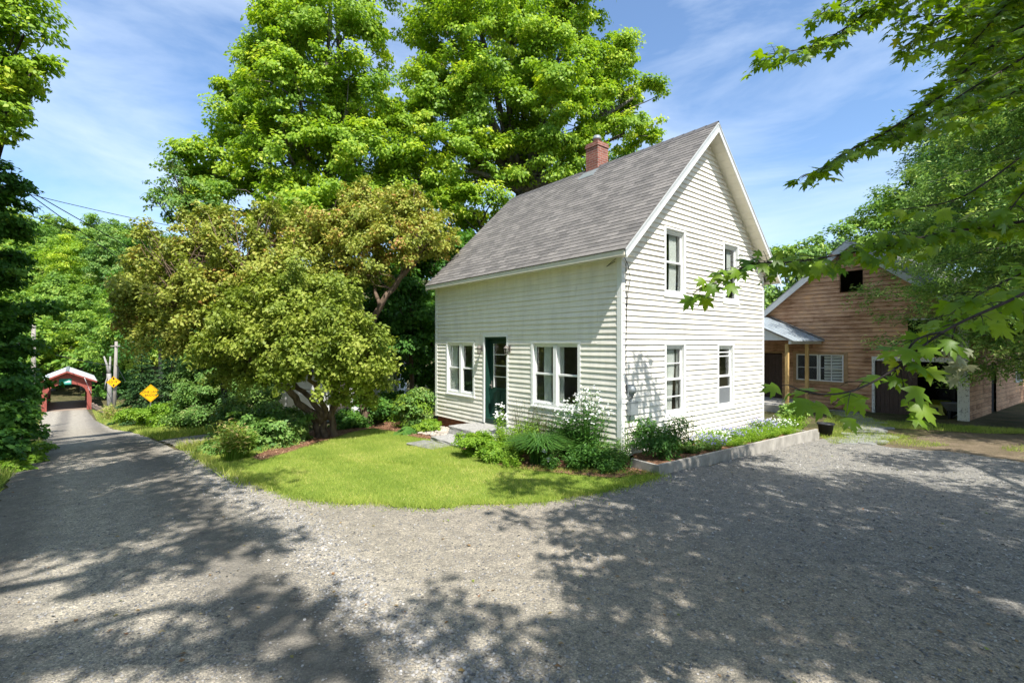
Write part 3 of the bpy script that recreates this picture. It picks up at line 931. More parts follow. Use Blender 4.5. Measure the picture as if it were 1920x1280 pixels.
# inside: floors and dark inner walls so that the panes look into a room
mb = MB()
mb.box((.12, .12, .15), (GW-.12, FL-.12, .2)); mb.box((.12, .12, 2.6), (GW-.12, FL-.12, 2.7))
mb.box((3.0, .12, .2), (3.06, FL-.12, 2.6)); mb.box((.12, 2.9, .2), (3.0, 2.96, 2.6)); mb.box((2.9, .12, 2.7), (2.96, 5, 5.5)); mb.box((1.3, 3.4, 2.7), (4.8, 3.46, 4.9))
mb.build('interior_wall', M['interior'], house, local=True)


def pane_quad(f, a0, a1, o, z0, z1, name, m, parent):
    b = MB(); b.pbox(f, a0, a1, o-.004, o, z0, z1)
    return b.build(name, m, parent, local=True)


def curtain(f, a0, a1, z0, z1, o, parent, amp=.025, waves=5, m=None, taper=0.0):
    b = MB(); n = 40; row = []
    for r in range(2):
        pass
    zs = [z0+(z1-z0)*i/6 for i in range(7)]
    grid = []
    for zi, z in enumerate(zs):
        k = 1-taper*(1-zi/6)*.6
        grid.append([f(a0+(a1-a0)*k*i/n, o+amp*math.sin(i/n*waves*2*PI+.4*zi)*(.6+.4*(1-zi/6)), z) for i in range(n+1)])
    for j in range(6):
        for i in range(n):
            b.quad(grid[j][i], grid[j][i+1], grid[j+1][i+1], grid[j+1][i])
    return b.build('curtain', m or M['curtain'], parent, local=True, smooth=True)


def window(f, op, units, kind, curt):
    a0, a1, z0, z1 = op
    fr = MB()
    cw, po = .055, .026                                # flat casing around the opening
    fr.pbox(f, a0-.02, a0+cw, -.10, po, z0-.03, z1); fr.pbox(f, a1-cw, a1+.02, -.10, po, z0-.03, z1)
    fr.pbox(f, a0-.02, a1+.02, -.10, po+.004, z1, z1+.035)
    fr.pbox(f, a0+cw, a1-cw, -.10, -.02, z1-.05, z1)
    fr.pbox(f, a0-.03, a1+.03, -.10, po+.018, z0-.06, z0-.03)
    fr.pbox(f, a0+cw, a1-cw, -.10, .012, z0-.03, z0+.055)
    w = fr.build('window', M['trim'], house, local=True, bevel=.004)
    ia0, ia1, iz0, iz1 = a0+cw, a1-cw, z0+.055, z1-.05
    wid = (ia1-ia0)
    if units == 2:
        mu = MB(); mc = (ia0+ia1)/2
        mu.pbox(f, mc-.05, mc+.05, -.10, .008, iz0, iz1); mu.build('mullion', M['trim'], w, local=True, bevel=.004)
        spans = [(ia0, mc-.05), (mc+.05, ia1)]
    else: spans = [(ia0, ia1)]
    for ui, (s0, s1) in enumerate(spans):
        zm = (iz0+iz1)/2
        sash = MB(); t = .042
        for (lo, hi, o) in ((zm-.015, iz1, -.052), (iz0, zm+.022, -.028)):
            sash.pbox(f, s0, s0+t, o-.03, o, lo, hi); sash.pbox(f, s1-t, s1, o-.03, o, lo, hi)
            sash.pbox(f, s0+t, s1-t, o-.03, o, lo, lo+t); sash.pbox(f, s0+t, s1-t, o-.03, o, hi-t*.9, hi)
        if kind == 'muntin':
            for zz, o in ((iz0+(zm-iz0)*.47, -.034), (zm+(iz1-zm)*.5, -.058)):
                sash.pbox(f, s0+t, s1-t, o-.018, o, zz-.011, zz+.011)
        if kind == 'screen':
            for zz, o in ((iz0+(zm-iz0)*.62, -.034), (zm+(iz1-zm)*.70, -.058), (iz1-.115, -.058)):
                sash.pbox(f, s0+t, s1-t, o-.018, o, zz-.013, zz+.013)
        sash.build('sash', M['trim'], w, local=True)
        pane_quad(f, s0+t, s1-t, -.068, zm+.02, iz1-t*.8, 'pane', M['glass'], w)
        pane_quad(f, s0+t, s1-t, -.044, iz0+t*.8, zm, 'pane', M['glass'], w)
        if kind == 'screen': pane_quad(f, s0+t, s1-t, -.0335, iz0+t*.8, iz0+(zm-iz0)*.6, 'screen', M['screen'], w)
        c = curt[ui] if ui < len(curt) else None
        if c:
            for (c0, c1, zlo, tp) in c:
                curtain(f, s0+(s1-s0)*c0, s0+(s1-s0)*c1, iz0+(iz1-iz0)*zlo, iz1+.02, -.115, w, taper=tp)
    return w


window(fG, OG['UL'], 1, 'plain', [[(.42, .82, 0, .0), (.95, 1.1, 0, 0)]])
w = window(fG, OG['UR'], 1, 'screen2', [[(.5, .8, .3, 0)]])
mb = MB(); 
mb.lathe([(.0, 0), (.10, .0), (.14, .10), (.12, .22), (.07, .26), (.0, .27)], (4.16, .16, 3.32), 14); mb.build('vase', M['trim'], w, local=True, smooth=True)
window(fG, OG['LL'], 1, 'muntin', [[(.36, .72, .5, 0), (.3, .66, .02, .35), (.86, .9, .0, 0)]])
window(fG, OG['LR'], 1, 'screen', [[]])
window(fF, OG.get('x', OF['WL']), 2, 'plain', [[(.02, .36, 0, 0)], [(.38, 1.0, 0, 0)]])
window(fF, OF['WR'], 2, 'plain', [[(.80, 1.0, 0, 0)], [(.25, .62, 0, 0)]])

# front door: frame, deep green reveal, half-glazed green door
a0, a1, z0, z1 = OF['DOOR']
mb = MB()
mb.pbox(fF, a0-.06, a0, -.02, .03, z0, z1+.07); mb.pbox(fF, a1, a1+.06, -.02, .03, z0, z1+.07); mb.pbox(fF, a0, a1, -.02, .028, z1, z1+.07)
dfm = mb.build('door_frame', M['trim'], house, local=True, bevel=.004)
mb = MB()
mb.pbox(fF, a0, a0+.02, -.19, -.0, z0, z1); mb.pbox(fF, a1-.02, a1, -.19, -.0, z0, z1); mb.pbox(fF, a0+.02, a1-.02, -.19, -.002, z1-.05, z1); mb.pbox(fF, a0+.02, a1-.02, -.19, .01, z0, z0+.13)
mb.build('jamb', M['green_door'], dfm, local=True)
mb = MB()
d0, d1, dz0, dz1 = a0+.025, a1-.025, z0+.14, z1-.055
g0, g1, gz0, gz1 = d0+.14, d1-.17, dz0+.80, dz1-.12
o = -.15
mb.pbox(fF, d0, g0, o-.04, o, dz0, dz1); mb.pbox(fF, g1, d1, o-.04, o, dz0, dz1)
mb.pbox(fF, g0, g1, o-.04, o, dz0, gz0); mb.pbox(fF, g0, g1, o-.04, o, gz1, dz1)
for q in (0, 1):
    b0 = g0+.02+q*(g1-g0)/2; b1 = b0+(g1-g0)/2-.04
    mb.pbox(fF, b0, b1, o, o+.012, dz0+.12, gz0-.1)
door = mb.build('door', M['green_door'], house, local=True, bevel=.004)
mb = MB()
mb.pbox(fF, g0-.012, g0+.014, o-.01, o+.012, gz0, gz1); mb.pbox(fF, g1-.014, g1+.012, o-.01, o+.012, gz0, gz1)
for q in range(1, 4):
    zz = gz0+(gz1-gz0)*q/4; mb.pbox(fF, g0+.014, g1-.014, o-.006, o+.008, zz-.009, zz+.009)
mb.build('muntin', M['trim'], door, local=True)
pane_quad(fF, g0, g1, o-.015, gz0, gz1, 'pane', M['glass'], door)
mb = MB()
hx = d1-.07
mb.lathe([(.0, -.03), (.012, -.03), (.014, 0), (.02, .02), (.0, .03)], (-o-.05, hx, 1.08), 10)
mb.tube([fF(hx, o, 1.08), fF(hx, o+.05, 1.08), fF(hx-.09, o+.06, 1.075)], .011, 8)
mb.pbox(fF, hx-.02, hx+.02, o, o+.008, 1.0, 1.2)
mb.build('handle', M['lamp_frame'], door, local=True)
# wall lanterns either side of the door
for a in (4.565, 3.405):
    mb = MB(); zc = 2.0; oo = .13
    mb.pbox(fF, a-.035, a+.035, .01, .03, zc-.02, zc+.14)
    mb.tube([fF(a, .03, zc+.06), fF(a, .09, zc+.12), fF(a, oo, zc+.13)], .009, 6)
    c = fF(a, oo, zc)
    mb.lathe([(.0, .15), (.02, .13), (.045, .11), (.075, .075), (.078, .065), (.0, .065)], c, 6)
    for k in range(6):
        an = 2*PI*k/6
        mb.tube([c+Vector((.06*math.cos(an), .06*math.sin(an), .066)), c+Vector((.042*math.cos(an), .042*math.sin(an), -.07))], .006, 4)
    mb.lathe([(.0, -.065), (.048, -.065), (.05, -.075), (.03, -.095), (.0, -.11)], c, 6)
    ln = mb.build('wall_lantern', M['lamp_frame'], house, local=True)
    mb = MB(); mb.lathe([(.04, -.065), (.057, .064)], c, 6); mb.build('lamp_glass', M['lamp_glass'], ln, local=True)
    mb = MB(); mb.lathe([(.0, -.02), (.018, 0), (.016, .04), (.0, .055)], c, 8); mb.build('bulb', M['trim'], ln, local=True, smooth=True)

# roof
y0, y1 = -.345, FL+.10
th = .035
NR = 34
lenr = math.hypot(RX-EVX, RZ-EVZ)
ud = Vector((RX-EVX, 0, RZ-EVZ)).normalized(); un = Vector((-ud.z, 0, ud.x))
mb = MB()
rr = random.Random(3)
for side in (0, 1):
    def mir(v):
        return Vector((2*RX-v.x, v.y, v.z)) if side else v
    e = Vector((EVX, 0, EVZ))
    for i in range(NR):
        s0, s1 = lenr*i/NR, lenr*(i+1)/NR
        lift = th+.009
        p = [e+ud*s0+un*lift+Vector((0, y0, 0)), e+ud*s0+un*lift+Vector((0, y1, 0)), e+ud*s1+un*(th+.001)+Vector((0, y1, 0)), e+ud*s1+un*(th+.001)+Vector((0, y0, 0))]
        p = [mir(q) for q in p]
        uvq = [(y0+side*3.3, s0), (y1+side*3.3, s0), (y1+side*3.3, s1), (y0+side*3.3, s1)]
        if not side: p.reverse(); uvq.reverse()
        mb.quad(*p, uv=uvq)
        q = [e+ud*s0+un*th*.0+Vector((0, y0, 0)), e+ud*s0+Vector((0, y1, 0)), e+ud*s0+un*lift+Vector((0, y1, 0)), e+ud*s0+un*lift+Vector((0, y0, 0))]
        q = [mir(k) for k in q]
        if not side: q.reverse()
        mb.quad(*q, uv=[(0, 0), (.1, 0), (.1, .01), (0, .01)])
    for yy in (y0, y1):
        q = [e+Vector((0, yy, 0)), e+ud*lenr+Vector((0, yy, 0)), e+ud*lenr+un*(th+.006)+Vector((0, yy, 0)), e+un*(th+.006)+Vector((0, yy, 0))]
        q = [mir(k) for k in q]
        if (yy == y0) != bool(side): pass
        mb.quad(*q, uv=[(0, 0), (.1, 0), (.1, .01), (0, .01)])
roof = mb.build('roof', M['shingle'], house, local=True)
mb = MB()
for sgn in (-1, 1):
    a = Vector((RX, y0-.005, RZ+th*1.4)); w_ = Vector((sgn*.15, 0, -.15*SL))
    n_ = 26
    for i in range(n_):
        ya = y0-.005+(y1-y0+.01)*i/n_; yb = y0-.005+(y1-y0+.01)*(i+1)/n_
        l0, l1 = .018, .008
        p = [Vector((RX, ya, RZ+th*1.45+l0)), Vector((RX, yb, RZ+th*1.45+l1)), Vector((RX, yb, RZ+th*1.45+l1))+w_, Vector((RX, ya, RZ+th*1.45+l0))+w_]
        if sgn < 0: p.reverse()
        mb.quad(*p)
mb.build('ridge_cap', M['ridge'], roof, local=True)
# chimney on the ridge
mb = MB()
cx, cy, cw = RX+.13, 3.36, .225
mb.box((cx-cw, cy-cw, 6.5), (cx+cw, cy+cw, 7.80)); mb.box((cx-cw-.02, cy-cw-.02, 7.80), (cx+cw+.02, cy+cw+.02, 7.87)); mb.box((cx-cw-.005, cy-cw-.005, 7.87), (cx+cw+.005, cy+cw+.005, 7.93))
for i, f in enumerate(mb.f):
    for j, vi in enumerate(f):
        v = mb.v[vi]; mb.uv[i*4+j] = (v[0]+v[1], v[2])
chim = mb.build('chimney', M['brick'], roof, local=True)
mb = MB(); mb.lathe([(.10, 7.9), (.10, 8.05), (.125, 8.05), (.125, 8.12), (.10, 8.13), (.10, 8.17), (.0, 8.18)], (cx, cy, 0), 14)
mb.build('flue_pipe', M['grey_metal'], chim, local=True)
mb = MB()
for sgn in (-1, 1):
    xc = RX+sgn*.27
    mb.obox((xc, cy, roof_z(xc)+.062), (1, 0, -SL*sgn), (0, 1, 0), (SL*sgn, 0, 1), .34, .58, .014)
mb.build('flashing', M['grey_metal'], chim, local=True)
# rake boards, soffits, eave fascia
for yr, nm in ((y0, 'rake_board'), (y1, 'rake_board')):
    mb = MB(); mb2 = MB()
    for side in (0, 1):
        e = Vector((EVX, 0, EVZ))
        def mir(v): return Vector((2*RX-v.x, v.y, v.z)) if side else v
        sg = 1 if yr == y0 else -1
        ya, yb = sorted((yr-.004*sg, yr+.022*sg))
        dlo = .105
        cs = [e+ud*.0-un*dlo, e+ud*(lenr-dlo*SL*.0)-un*dlo, e+ud*lenr, e]
        tipx = RX
        top_lo = Vector((RX, 0, RZ-dlo*math.hypot(1, SL)))
        cs = [e+Vector((dlo*.15, 0, -dlo)), top_lo, Vector((RX, 0, RZ-.002)), e]
        pts = [mir(Vector((c.x, yy, c.z))) for yy in (ya, yb) for c in cs]
        mb.hexa([pts[0], pts[1], pts[2], pts[3], pts[4], pts[5], pts[6], pts[7]])
        cs2 = [Vector((c.x, 0, c.z)) for c in cs]
        off = Vector((0, 0, -.004))
        lo2 = e+Vector((dlo*.15, 0, -dlo)); up2 = top_lo
        pts = [mir(Vector((c.x, yy, c.z))) for yy in sorted((yr-.016*sg, yr+.004*sg)) for c in (lo2+Vector((0, 0, -.03)), up2+Vector((0, 0, -.03)), up2+Vector((0, 0, .03)), lo2+Vector((0, 0, .03)))]
        mb2.hexa(pts)
        pts = [mir(Vector((c.x, yy, c.z))) for yy in sorted((yr-.014*sg, yr+.004*sg)) for c in (e+Vector((0, 0, -.005)), Vector((RX, 0, RZ-.007)), Vector((RX, 0, RZ+.03)), e+Vector((0, 0, .032)))]
        mb.hexa(pts)
    ro = mb.build(nm, M['fascia'], house, local=True)
    mb2.build('rake_trim', M['trim'], ro, local=True)
mb = MB()
for side in (0, 1):
    def mir(v): return Vector((2*RX-v.x, v.y, v.z)) if side else v
    e = Vector((EVX, 0, EVZ))
    nb = 22
    for (ya, yb) in ((y0+.02, -.002), (FL+.002, y1-.02)):
        for i in range(nb):
            s0, s1 = lenr*i/nb, lenr*(i+1)/nb
            dd = .125*.7
            p = []
            for s, l in ((s0, dd), (s0+.004, dd-.006), (s1-.004, dd-.006), (s1, dd)):
                p.append(e+ud*s-un*l)
            for k in range(3):
                q = [Vector((p[k].x, ya, p[k].z)), Vector((p[k+1].x, ya, p[k+1].z)), Vector((p[k+1].x, yb, p[k+1].z)), Vector((p[k].x, yb, p[k].z))]
                q = [mir(v) for v in q]
                mb.quad(*q)
    # eave soffit
    q = [(EVX+.02, y0, EVZ-.09), (EVX+.02, y1, EVZ-.09), (0.01, y1, EVZ-.06), (.01, y0, EVZ-.06)]
    mb.quad(*[mir(Vector(v)) for v in q])
mb.build('soffit', M['soffit'], house, local=True)
mb = MB()
for side in (0, 1):
    def mir(v): return Vector((2*RX-v.x, v.y, v.z)) if side else v
    x0_, x1_ = EVX-.012, EVX+.012
    pts = [mir(Vector(v)) for v in ((x0_, y0+.024, EVZ-.085), (x1_, y0+.024, EVZ-.085), (x1_, y1-.024, EVZ-.085), (x0_, y1-.024, EVZ-.085), (x0_, y0+.024, EVZ+.012), (x1_, y0+.024, EVZ+.03), (x1_, y1-.024, EVZ+.03), (x0_, y1-.024, EVZ+.012))]
    mb.hexa(pts)
mb.build('fascia', M['soffit'], house, local=True)
# service gear on the gable corner
mb = MB(); mb.pbox(fG, .12, .37, .02, .115, .81, 1.05); mb.pbox(fG, .11, .38, .02, .125, 1.05, 1.065)
mb.build('junction_box', M['grey_metal'], house, local=True, bevel=.006)
mb = MB()
mb.pbox(fG, .12, .31, .02, .07, 1.17, 1.40)
mm_ = MB(); mm_.lathe([(.085, 0), (.085, .03), (.07, .075), (.0, .085)], (0, 0, 0), 16)
for v in mm_.v: pass
n0 = len(mb.v)
for v in mm_.v: mb.v.append(tuple(fG(.215+v[0], .07+v[2], 1.29+v[1])))
mb.f += [tuple(i+n0 for i in f) for f in mm_.f]; mb.uv += mm_.uv
mb.build('electric_meter', M['grey_metal'], house, local=True)
mb = MB()
pts = [fG(.10, .035, z) for z in (3.75, 3.3, 2.7, 2.2, 1.7, 1.3)]
pts = [p+Vector((random.uniform(-.02, .02), 0, 0)) for p in pts] + [fG(.14, .06, 1.18)]
mb.tube(pts, .008, 5)
mb.tube([fG(.3, .05, 1.2), fG(.25, .06, 1.12), fG(.16, .06, 1.1), fG(.22, .06, 1.06)], .011, 5)
mb.tube([fG(.2, .06, .82), fG(.18, .05, .6), fG(.3, .05, .48), fG(.46, .05, .42), fG(.6, .05, .5)], .008, 5)
mb.tube([fG(.02, .05, 3.86), fG(.12, .07, 3.7), fG(.2, .06, 3.45), fG(.13, .06, 3.2), fG(.12, .04, 2.9)], .007, 5)
mb.tube([fF(.05, .06, 3.85), fF(.3, .08, 3.7), fF(.1, .06, 3.78)], .006, 5)
mb.build('cable', M['wire'], house, local=True)
mb = MB(); mb.pbox(fG, .56, .82, .02, .05, .20, .52); mb.pbox(fG, .60, .78, .05, .053, .24, .48)
mb.build('vent', M['trim'], house, local=True)
# ------------------------------------------------------------------ doorstep, beds, path
def rough_slab(name, label, cx, cy, ang, sx, sy, z0, z1, m, cat, seed, group=None):
    bm = bmesh.new(); bmesh.ops.create_cube(bm, size=1)
    bmesh.ops.scale(bm, vec=(sx, sy, z1-z0), verts=bm.verts)
    bmesh.ops.subdivide_edges(bm, edges=bm.edges[:], cuts=5, use_grid_fill=True)
    r = random.Random(seed)
    for v in bm.verts:
        k = .022 if abs(v.co.x) > sx*.49 or abs(v.co.y) > sy*.49 else .006
        v.co += Vector((r.uniform(-k, k), r.uniform(-k, k), r.uniform(-.008, .008)))
    me = bpy.data.meshes.new(name); bm.to_mesh(me); bm.free()
    o = finish(name, me, m, None, (cx, cy, (z0+z1)/2), ang, .015)
    return tag(o, label, cat, group)


p = HW(-.52, 3.88); rough_slab('stone_step', 'upper granite doorstep slab directly below the green door', p.x, p.y, HA, .85, 1.75, hz(p.x, p.y)-.1, .13, M['granite'], 'step', 3)
p = HW(-1.20, 4.0); rough_slab('stone_step', 'lower granite step slab on the lawn edge before the doorstep', p.x, p.y, HA, .62, 1.4, hz(p.x, p.y)-.1, hz(p.x, p.y)+.13, M['granite'], 'step', 4)
p = HW(-1.85, 4.2); rough_slab('paving_stone', 'flat dark paving stone level with the grass below the steps', p.x, p.y, HA+.15, .55, 1.0, hz(p.x, p.y)-.05, hz(p.x, p.y)+.062, M['slate'], 'stone', 5)
# river stones beside the steps
rng = np.random.default_rng(4)
mb = MB()
for i in range(420):
    a = rng.random(); bq = rng.random()
    q = HW(-.12-1.05*a, 4.85+1.75*bq)
    r0 = .028+.035*rng.random()
    n0 = len(mb.v)
    mb.lathe([(0, r0*.6), (r0*.6, r0*.45), (r0, 0), (r0*.6, -r0*.4)], (q.x, q.y, hz(q.x, q.y)+.06+.035*math.sin(PI*a)+rng.random()*.02), 6)
    for j in range(n0, len(mb.v)):
        v = Vector(mb.v[j])-Vector((q.x, q.y, 0)); v.x *= .8+.5*rng.random(); mb.v[j] = (v.x+q.x, v.y+q.y, v.z)
o = mb.build('river_stones', M['stone'], loc=tuple(HW(-.6, 5.6, -.1)), smooth=True); o['kind'] = 'stuff'

# raised bed along the gable: weathered edging boards
be3 = [G(a, b) for a, b in bed_edge]
edg = thing('garden_edging', 'low weathered edging of grey boards around the bed below the gable wall', 'edging', tuple(be3[0]))
A, B = be3[0], be3[-1]
dirv = (B-A); dirv.z = 0; LNG = dirv.length; dirv.normalize(); nrmv = Vector((-dirv.y, dirv.x, 0))
cuts = [0, .36, .66, 1.0]
for c0, c1 in zip(cuts[:-1], cuts[1:]):
    mb = MB(); p0 = A+dirv*LNG*c0; p1 = A+dirv*(LNG*c1-.008)
    zb = min(p0.z, p1.z)-.12
    za_, zb_ = p0.z+.20, p1.z+.20
    mb.hexa([(p0.x, p0.y, zb), (p1.x, p1.y, zb), tuple(Vector((p1.x, p1.y, zb))+nrmv*.06), tuple(Vector((p0.x, p0.y, zb))+nrmv*.06),
             (p0.x, p0.y, za_), (p1.x, p1.y, zb_), tuple(Vector((p1.x, p1.y, zb_))+nrmv*.06), tuple(Vector((p0.x, p0.y, za_))+nrmv*.06)])
    mb.build('board', M['bedwall'], edg, bevel=.008)
for s0, ln in ((A-dirv*.062, .62), (B+dirv*.004, .9)):
    mb = MB(); q = s0+nrmv*ln
    mb.hexa([tuple(Vector((v.x, v.y, s0.z-.12))) for v in (s0, s0+dirv*.058, q+dirv*.058, q)] + [tuple(Vector((v.x, v.y, s0.z+.19))) for v in (s0, s0+dirv*.058, q+dirv*.058, q)])
    mb.build('end_board', M['bedwall'], edg, bevel=.008)
# soil inside the raised bed
ins = [A+nrmv*.05, B+nrmv*.05, HW(6.6, -.1), HW(5.9, -.03), HW(.3, -.03), A+nrmv*.55+dirv*.02]
b = MB(); b.quad(*[(q.x, q.y, hz(q.x, q.y)+.13) for q in ins]); o = b.build('planting_soil', M['mulch']); o['kind'] = 'structure'

# flagstone path to the porch
rng = np.random.default_rng(9)
pl = [(1556, 770), (1588, 786), (1600, 806), (1568, 834)]; pr = [(1604, 776), (1652, 794), (1668, 812), (1650, 834)]
k = 0
fl_me = []
for v in range(4):
    bm = bmesh.new(); n = 6; r = random.Random(40+v)
    ring = [bm.verts.new((math.cos(2*PI*i/n)*(.2+.1*r.random()), math.sin(2*PI*i/n)*(.15+.08*r.random()), .02)) for i in range(n)]
    f = bm.faces.new(ring); e = bmesh.ops.extrude_face_region(bm, geom=[f])
    for q in e['geom']:
        if isinstance(q, bmesh.types.BMVert): q.co.z = -.05
    bmesh.ops.recalc_face_normals(bm, faces=bm.faces[:])
    me = bpy.data.meshes.new('flagstone'); bm.to_mesh(me); bm.free(); me.materials.append(M['slate']); fl_me.append(me)
for i in range(15):
    t = i/14*2.999; j = int(t); f_ = t-j
    l = Vector(pl[j]).lerp(Vector(pl[j+1]), f_); r_ = Vector(pr[j]).lerp(Vector(pr[j+1]), f_)
    for w_ in ((.15, .5, .85) if i % 2 else (.3, .72)):
        q = l.lerp(r_, w_); g = G(q.x, q.y)
        o = bpy.data.objects.new('flagstone', fl_me[k % 4]); COL.objects.link(o); k += 1
        o.location = (g.x+rng.normal()*.04, g.y+rng.normal()*.06, g.z+.015); o.rotation_euler = (0, 0, rng.random()*6); sc = .9+.5*rng.random(); o.scale = (sc, sc, 1)
        tag(o, 'irregular grey flagstone set in the grass path to the porch', 'flagstone', 'flagstones of the path to the porch')

# ------------------------------------------------------------------ the barn
BO = Vector((10.3, 19.7, -.27)); BA = math.atan2(-.817, .577)
barn = thing('barn', 'weathered brown board barn with peeling white posts and open doorway', 'barn', tuple(BO), BA)
BW, BD = 6.24, 10.0
BEZ, BAP = 3.57, 6.07


def bG(a, o, z): return Vector((a, -o, z))
def bR(a, o, z): return Vector((BW+o, a, z))
def bL(a, o, z): return Vector((-o, a, z))
def bB(a, o, z): return Vector((a, BD+o, z))


BSL = (BAP-BEZ)/(BW/2)
def bshape(z):
    return (0 if z < BEZ else (z-BEZ)/BSL, BW if z < BEZ else BW-(z-BEZ)/BSL)
BOP = [(2.79, 3.51, 4.35, 5.10), (1.30, 2.92, 1.10, 2.10), (.05, .78, 0, 2.12), (3.86, 6.0, 0, 1.92), (4.77, 5.80, 2.09, 3.27)]
mb = MB(); siding(mb, bG, 0, BW, 0, BAP-.02, BOP, wav=1.5, lip=.028, shape=bshape, EX=.145); mb.build('front_wall', M['barnwood'], barn, local=True)
mb = MB(); siding(mb, bR, 0, BD, 0, BEZ, [(2.9, 3.6, 0, 1.7), (6.75, 7.9, 1.05, 2.05)], lip=.008, EX=.145)
siding(mb, bL, 0, BD, 0, BEZ, [], lip=.008, EX=.145, flip=True)
siding(mb, bB, 0, BW, 0, BAP-.02, [], lip=.008, EX=.145, shape=bshape, flip=True)
mb.build('side_wall', M['barnwood'], barn, local=True)
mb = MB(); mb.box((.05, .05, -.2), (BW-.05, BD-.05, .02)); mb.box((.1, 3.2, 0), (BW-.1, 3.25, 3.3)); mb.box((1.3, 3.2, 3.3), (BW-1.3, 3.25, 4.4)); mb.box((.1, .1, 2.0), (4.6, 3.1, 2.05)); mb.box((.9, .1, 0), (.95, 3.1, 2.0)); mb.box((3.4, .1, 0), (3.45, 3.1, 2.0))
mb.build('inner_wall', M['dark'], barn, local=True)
mb = MB()
for side in (0, 1):
    def mir(v): return Vector((BW-v.x, v.y, v.z)) if side else v
    e = Vector((-.28, 0, BEZ-.28*BSL+.02)); t_ = Vector((BW/2, 0, BAP+.02)); up = Vector((0, 0, .07))
    pts = [mir(v) for v in (e+Vector((0, -.3, 0)), t_+Vector((0, -.3, 0)), t_+Vector((0, BD+.3, 0)), e+Vector((0, BD+.3, 0)))]
    mb.hexa(pts+[q+up for q in pts])
    for i in range(18):
        y = -.28+(BD+.56)*i/17
        q = [mir(v) for v in (e+Vector((0, y, .07)), t_+Vector((0, y, .07)))]
        mb.beam(q[0]+Vector((0, 0, .012)), q[1]+Vector((0, 0, .012)), .03, .03)
bro = mb.build('roof', M['barn_roof'], barn, local=True)
for side in (0, 1):
    def mir(v): return Vector((BW-v.x, v.y, v.z)) if side else v
    mb = MB(); e = Vector((-.28, -.3, BEZ-.28*BSL)); t_ = Vector((BW/2, -.3, BAP))
    pts = [mir(v) for v in (e+Vector((0, -.025, -.17)), t_+Vector((0, -.025, -.20)), t_+Vector((0, .0, -.20)), e+Vector((0, 0, -.17)))]
    pts2 = [mir(v) for v in (e+Vector((0, -.025, .06)), t_+Vector((0, -.025, .06)), t_+Vector((0, 0, .06)), e+Vector((0, 0, .06)))]
    mb.hexa(pts+pts2); mb.build('rake_board', M['fascia'], barn, local=True)
# loft opening frame, posts, header
mb = MB(); mb.pbox(bG, 2.74, 2.79, -.08, .012, 4.33, 5.10); mb.pbox(bG, 3.51, 3.56, -.08, .012, 4.33, 5.10); mb.pbox(bG, 2.74, 3.56, -.08, .014, 5.10, 5.17); mb.build('loft_frame', M['barnwood'], barn, local=True)
mb = MB(); mb.pbox(bG, 6.0, 6.26, -.05, .06, -.15, 3.6); mb.build('corner_post', M['peel'], barn, local=True, bevel=.008)
mb = MB(); mb.pbox(bG, 3.78, 6.0, -.03, .055, 1.92, 2.06); mb.build('door_header', M['peel'], barn, local=True, bevel=.006)
mb = MB(); mb.pbox(bG, 3.78, 3.86, -.03, .04, 0, 1.92); mb.build('door_post', M['peel'], barn, local=True, bevel=.006)
mb = MB(); mb.pbox(bG, 5.80, 5.90, -.03, .045, 2.06, 3.34); mb.build('loft_post', M['peel'], barn, local=True, bevel=.006)
mb = MB(); mb.pbox(bG, 4.74, 5.80, -.03, .03, 3.27, 3.33); mb.build('loft_lintel', M['peel'], barn, local=True)
mb = MB(); mb.pbox(bG, 5.90, 6.0, -.03, .03, 3.3, 3.5); mb.build('bracket', M['peel'], barn, local=True)
# brown board door slid half across the doorway
mb = MB()
n = 9
for i in range(n):
    a = 3.87+i*1.13/n
    mb.pbox(bG, a, a+1.13/n-.008, -.12, -.075-.004*(i % 2), .03, 1.91)
mb.pbox(bG, 3.87, 5.0, -.15, -.125, .2, .34); mb.pbox(bG, 3.87, 5.0, -.15, -.125, 1.5, 1.64)
mb.build('sliding_door', M['door_brown'], barn, local=True)
# long window under the porch edge
mb = MB()
wa0, wa1, wz0, wz1 = BOP[1]
mb.pbox(bG, wa0-.1, wa0, -.06, .03, wz0-.1, wz1+.1); mb.pbox(bG, wa1, wa1+.14, -.06, .032, wz0-.13, wz1+.1)
mb.pbox(bG, wa0, wa1, -.06, .028, wz1, wz1+.1); mb.pbox(bG, wa0, wa1, -.06, .03, wz0-.12, wz0)
bw = mb.build('window', M['pine'], barn, local=True, bevel=.004)
mb = MB()
for (s0, s1) in ((wa0, wa0+.78), (wa0+.80, wa1)):
    mb.pbox(bG, s0, s0+.05, -.04, .0, wz0, wz1); mb.pbox(bG, s1-.05, s1, -.04, .0, wz0, wz1); mb.pbox(bG, s0, s1, -.04, -.002, wz0, wz0+.045); mb.pbox(bG, s0, s1, -.04, -.002, wz1-.045, wz1)
    m_ = (s0+s1)/2; mb.pbox(bG, m_-.012, m_+.012, -.035, -.006, wz0, wz1); mb.pbox(bG, s0, s1, -.035, -.008, (wz0+wz1)/2-.01, (wz0+wz1)/2+.01)
sash = mb.build('sash', M['trim'], bw, local=True)
for (s0, s1) in ((wa0+.05, wa0+.73), (wa0+.85, wa1-.05)):
    mb = MB(); mb.pbox(bG, s0, s1, -.03, -.022, wz0+.04, wz1-.04); mb.build('pane', M['glass'], bw, local=True)
mb = MB(); n = 8
for i in range(n):
    z = wz0+.05+(wz1-wz0-.1)*i/n
    mb.quad(bG(wa0+.95, -.10, z), bG(wa1-.05, -.10, z+.03), bG(wa1-.05, -.075, z+.12), bG(wa0+.95, -.075, z+.09))
mb.build('reflected_siding', M['trim'], bw, local=True)  # white slanted slats stand in for house siding reflected in the pane
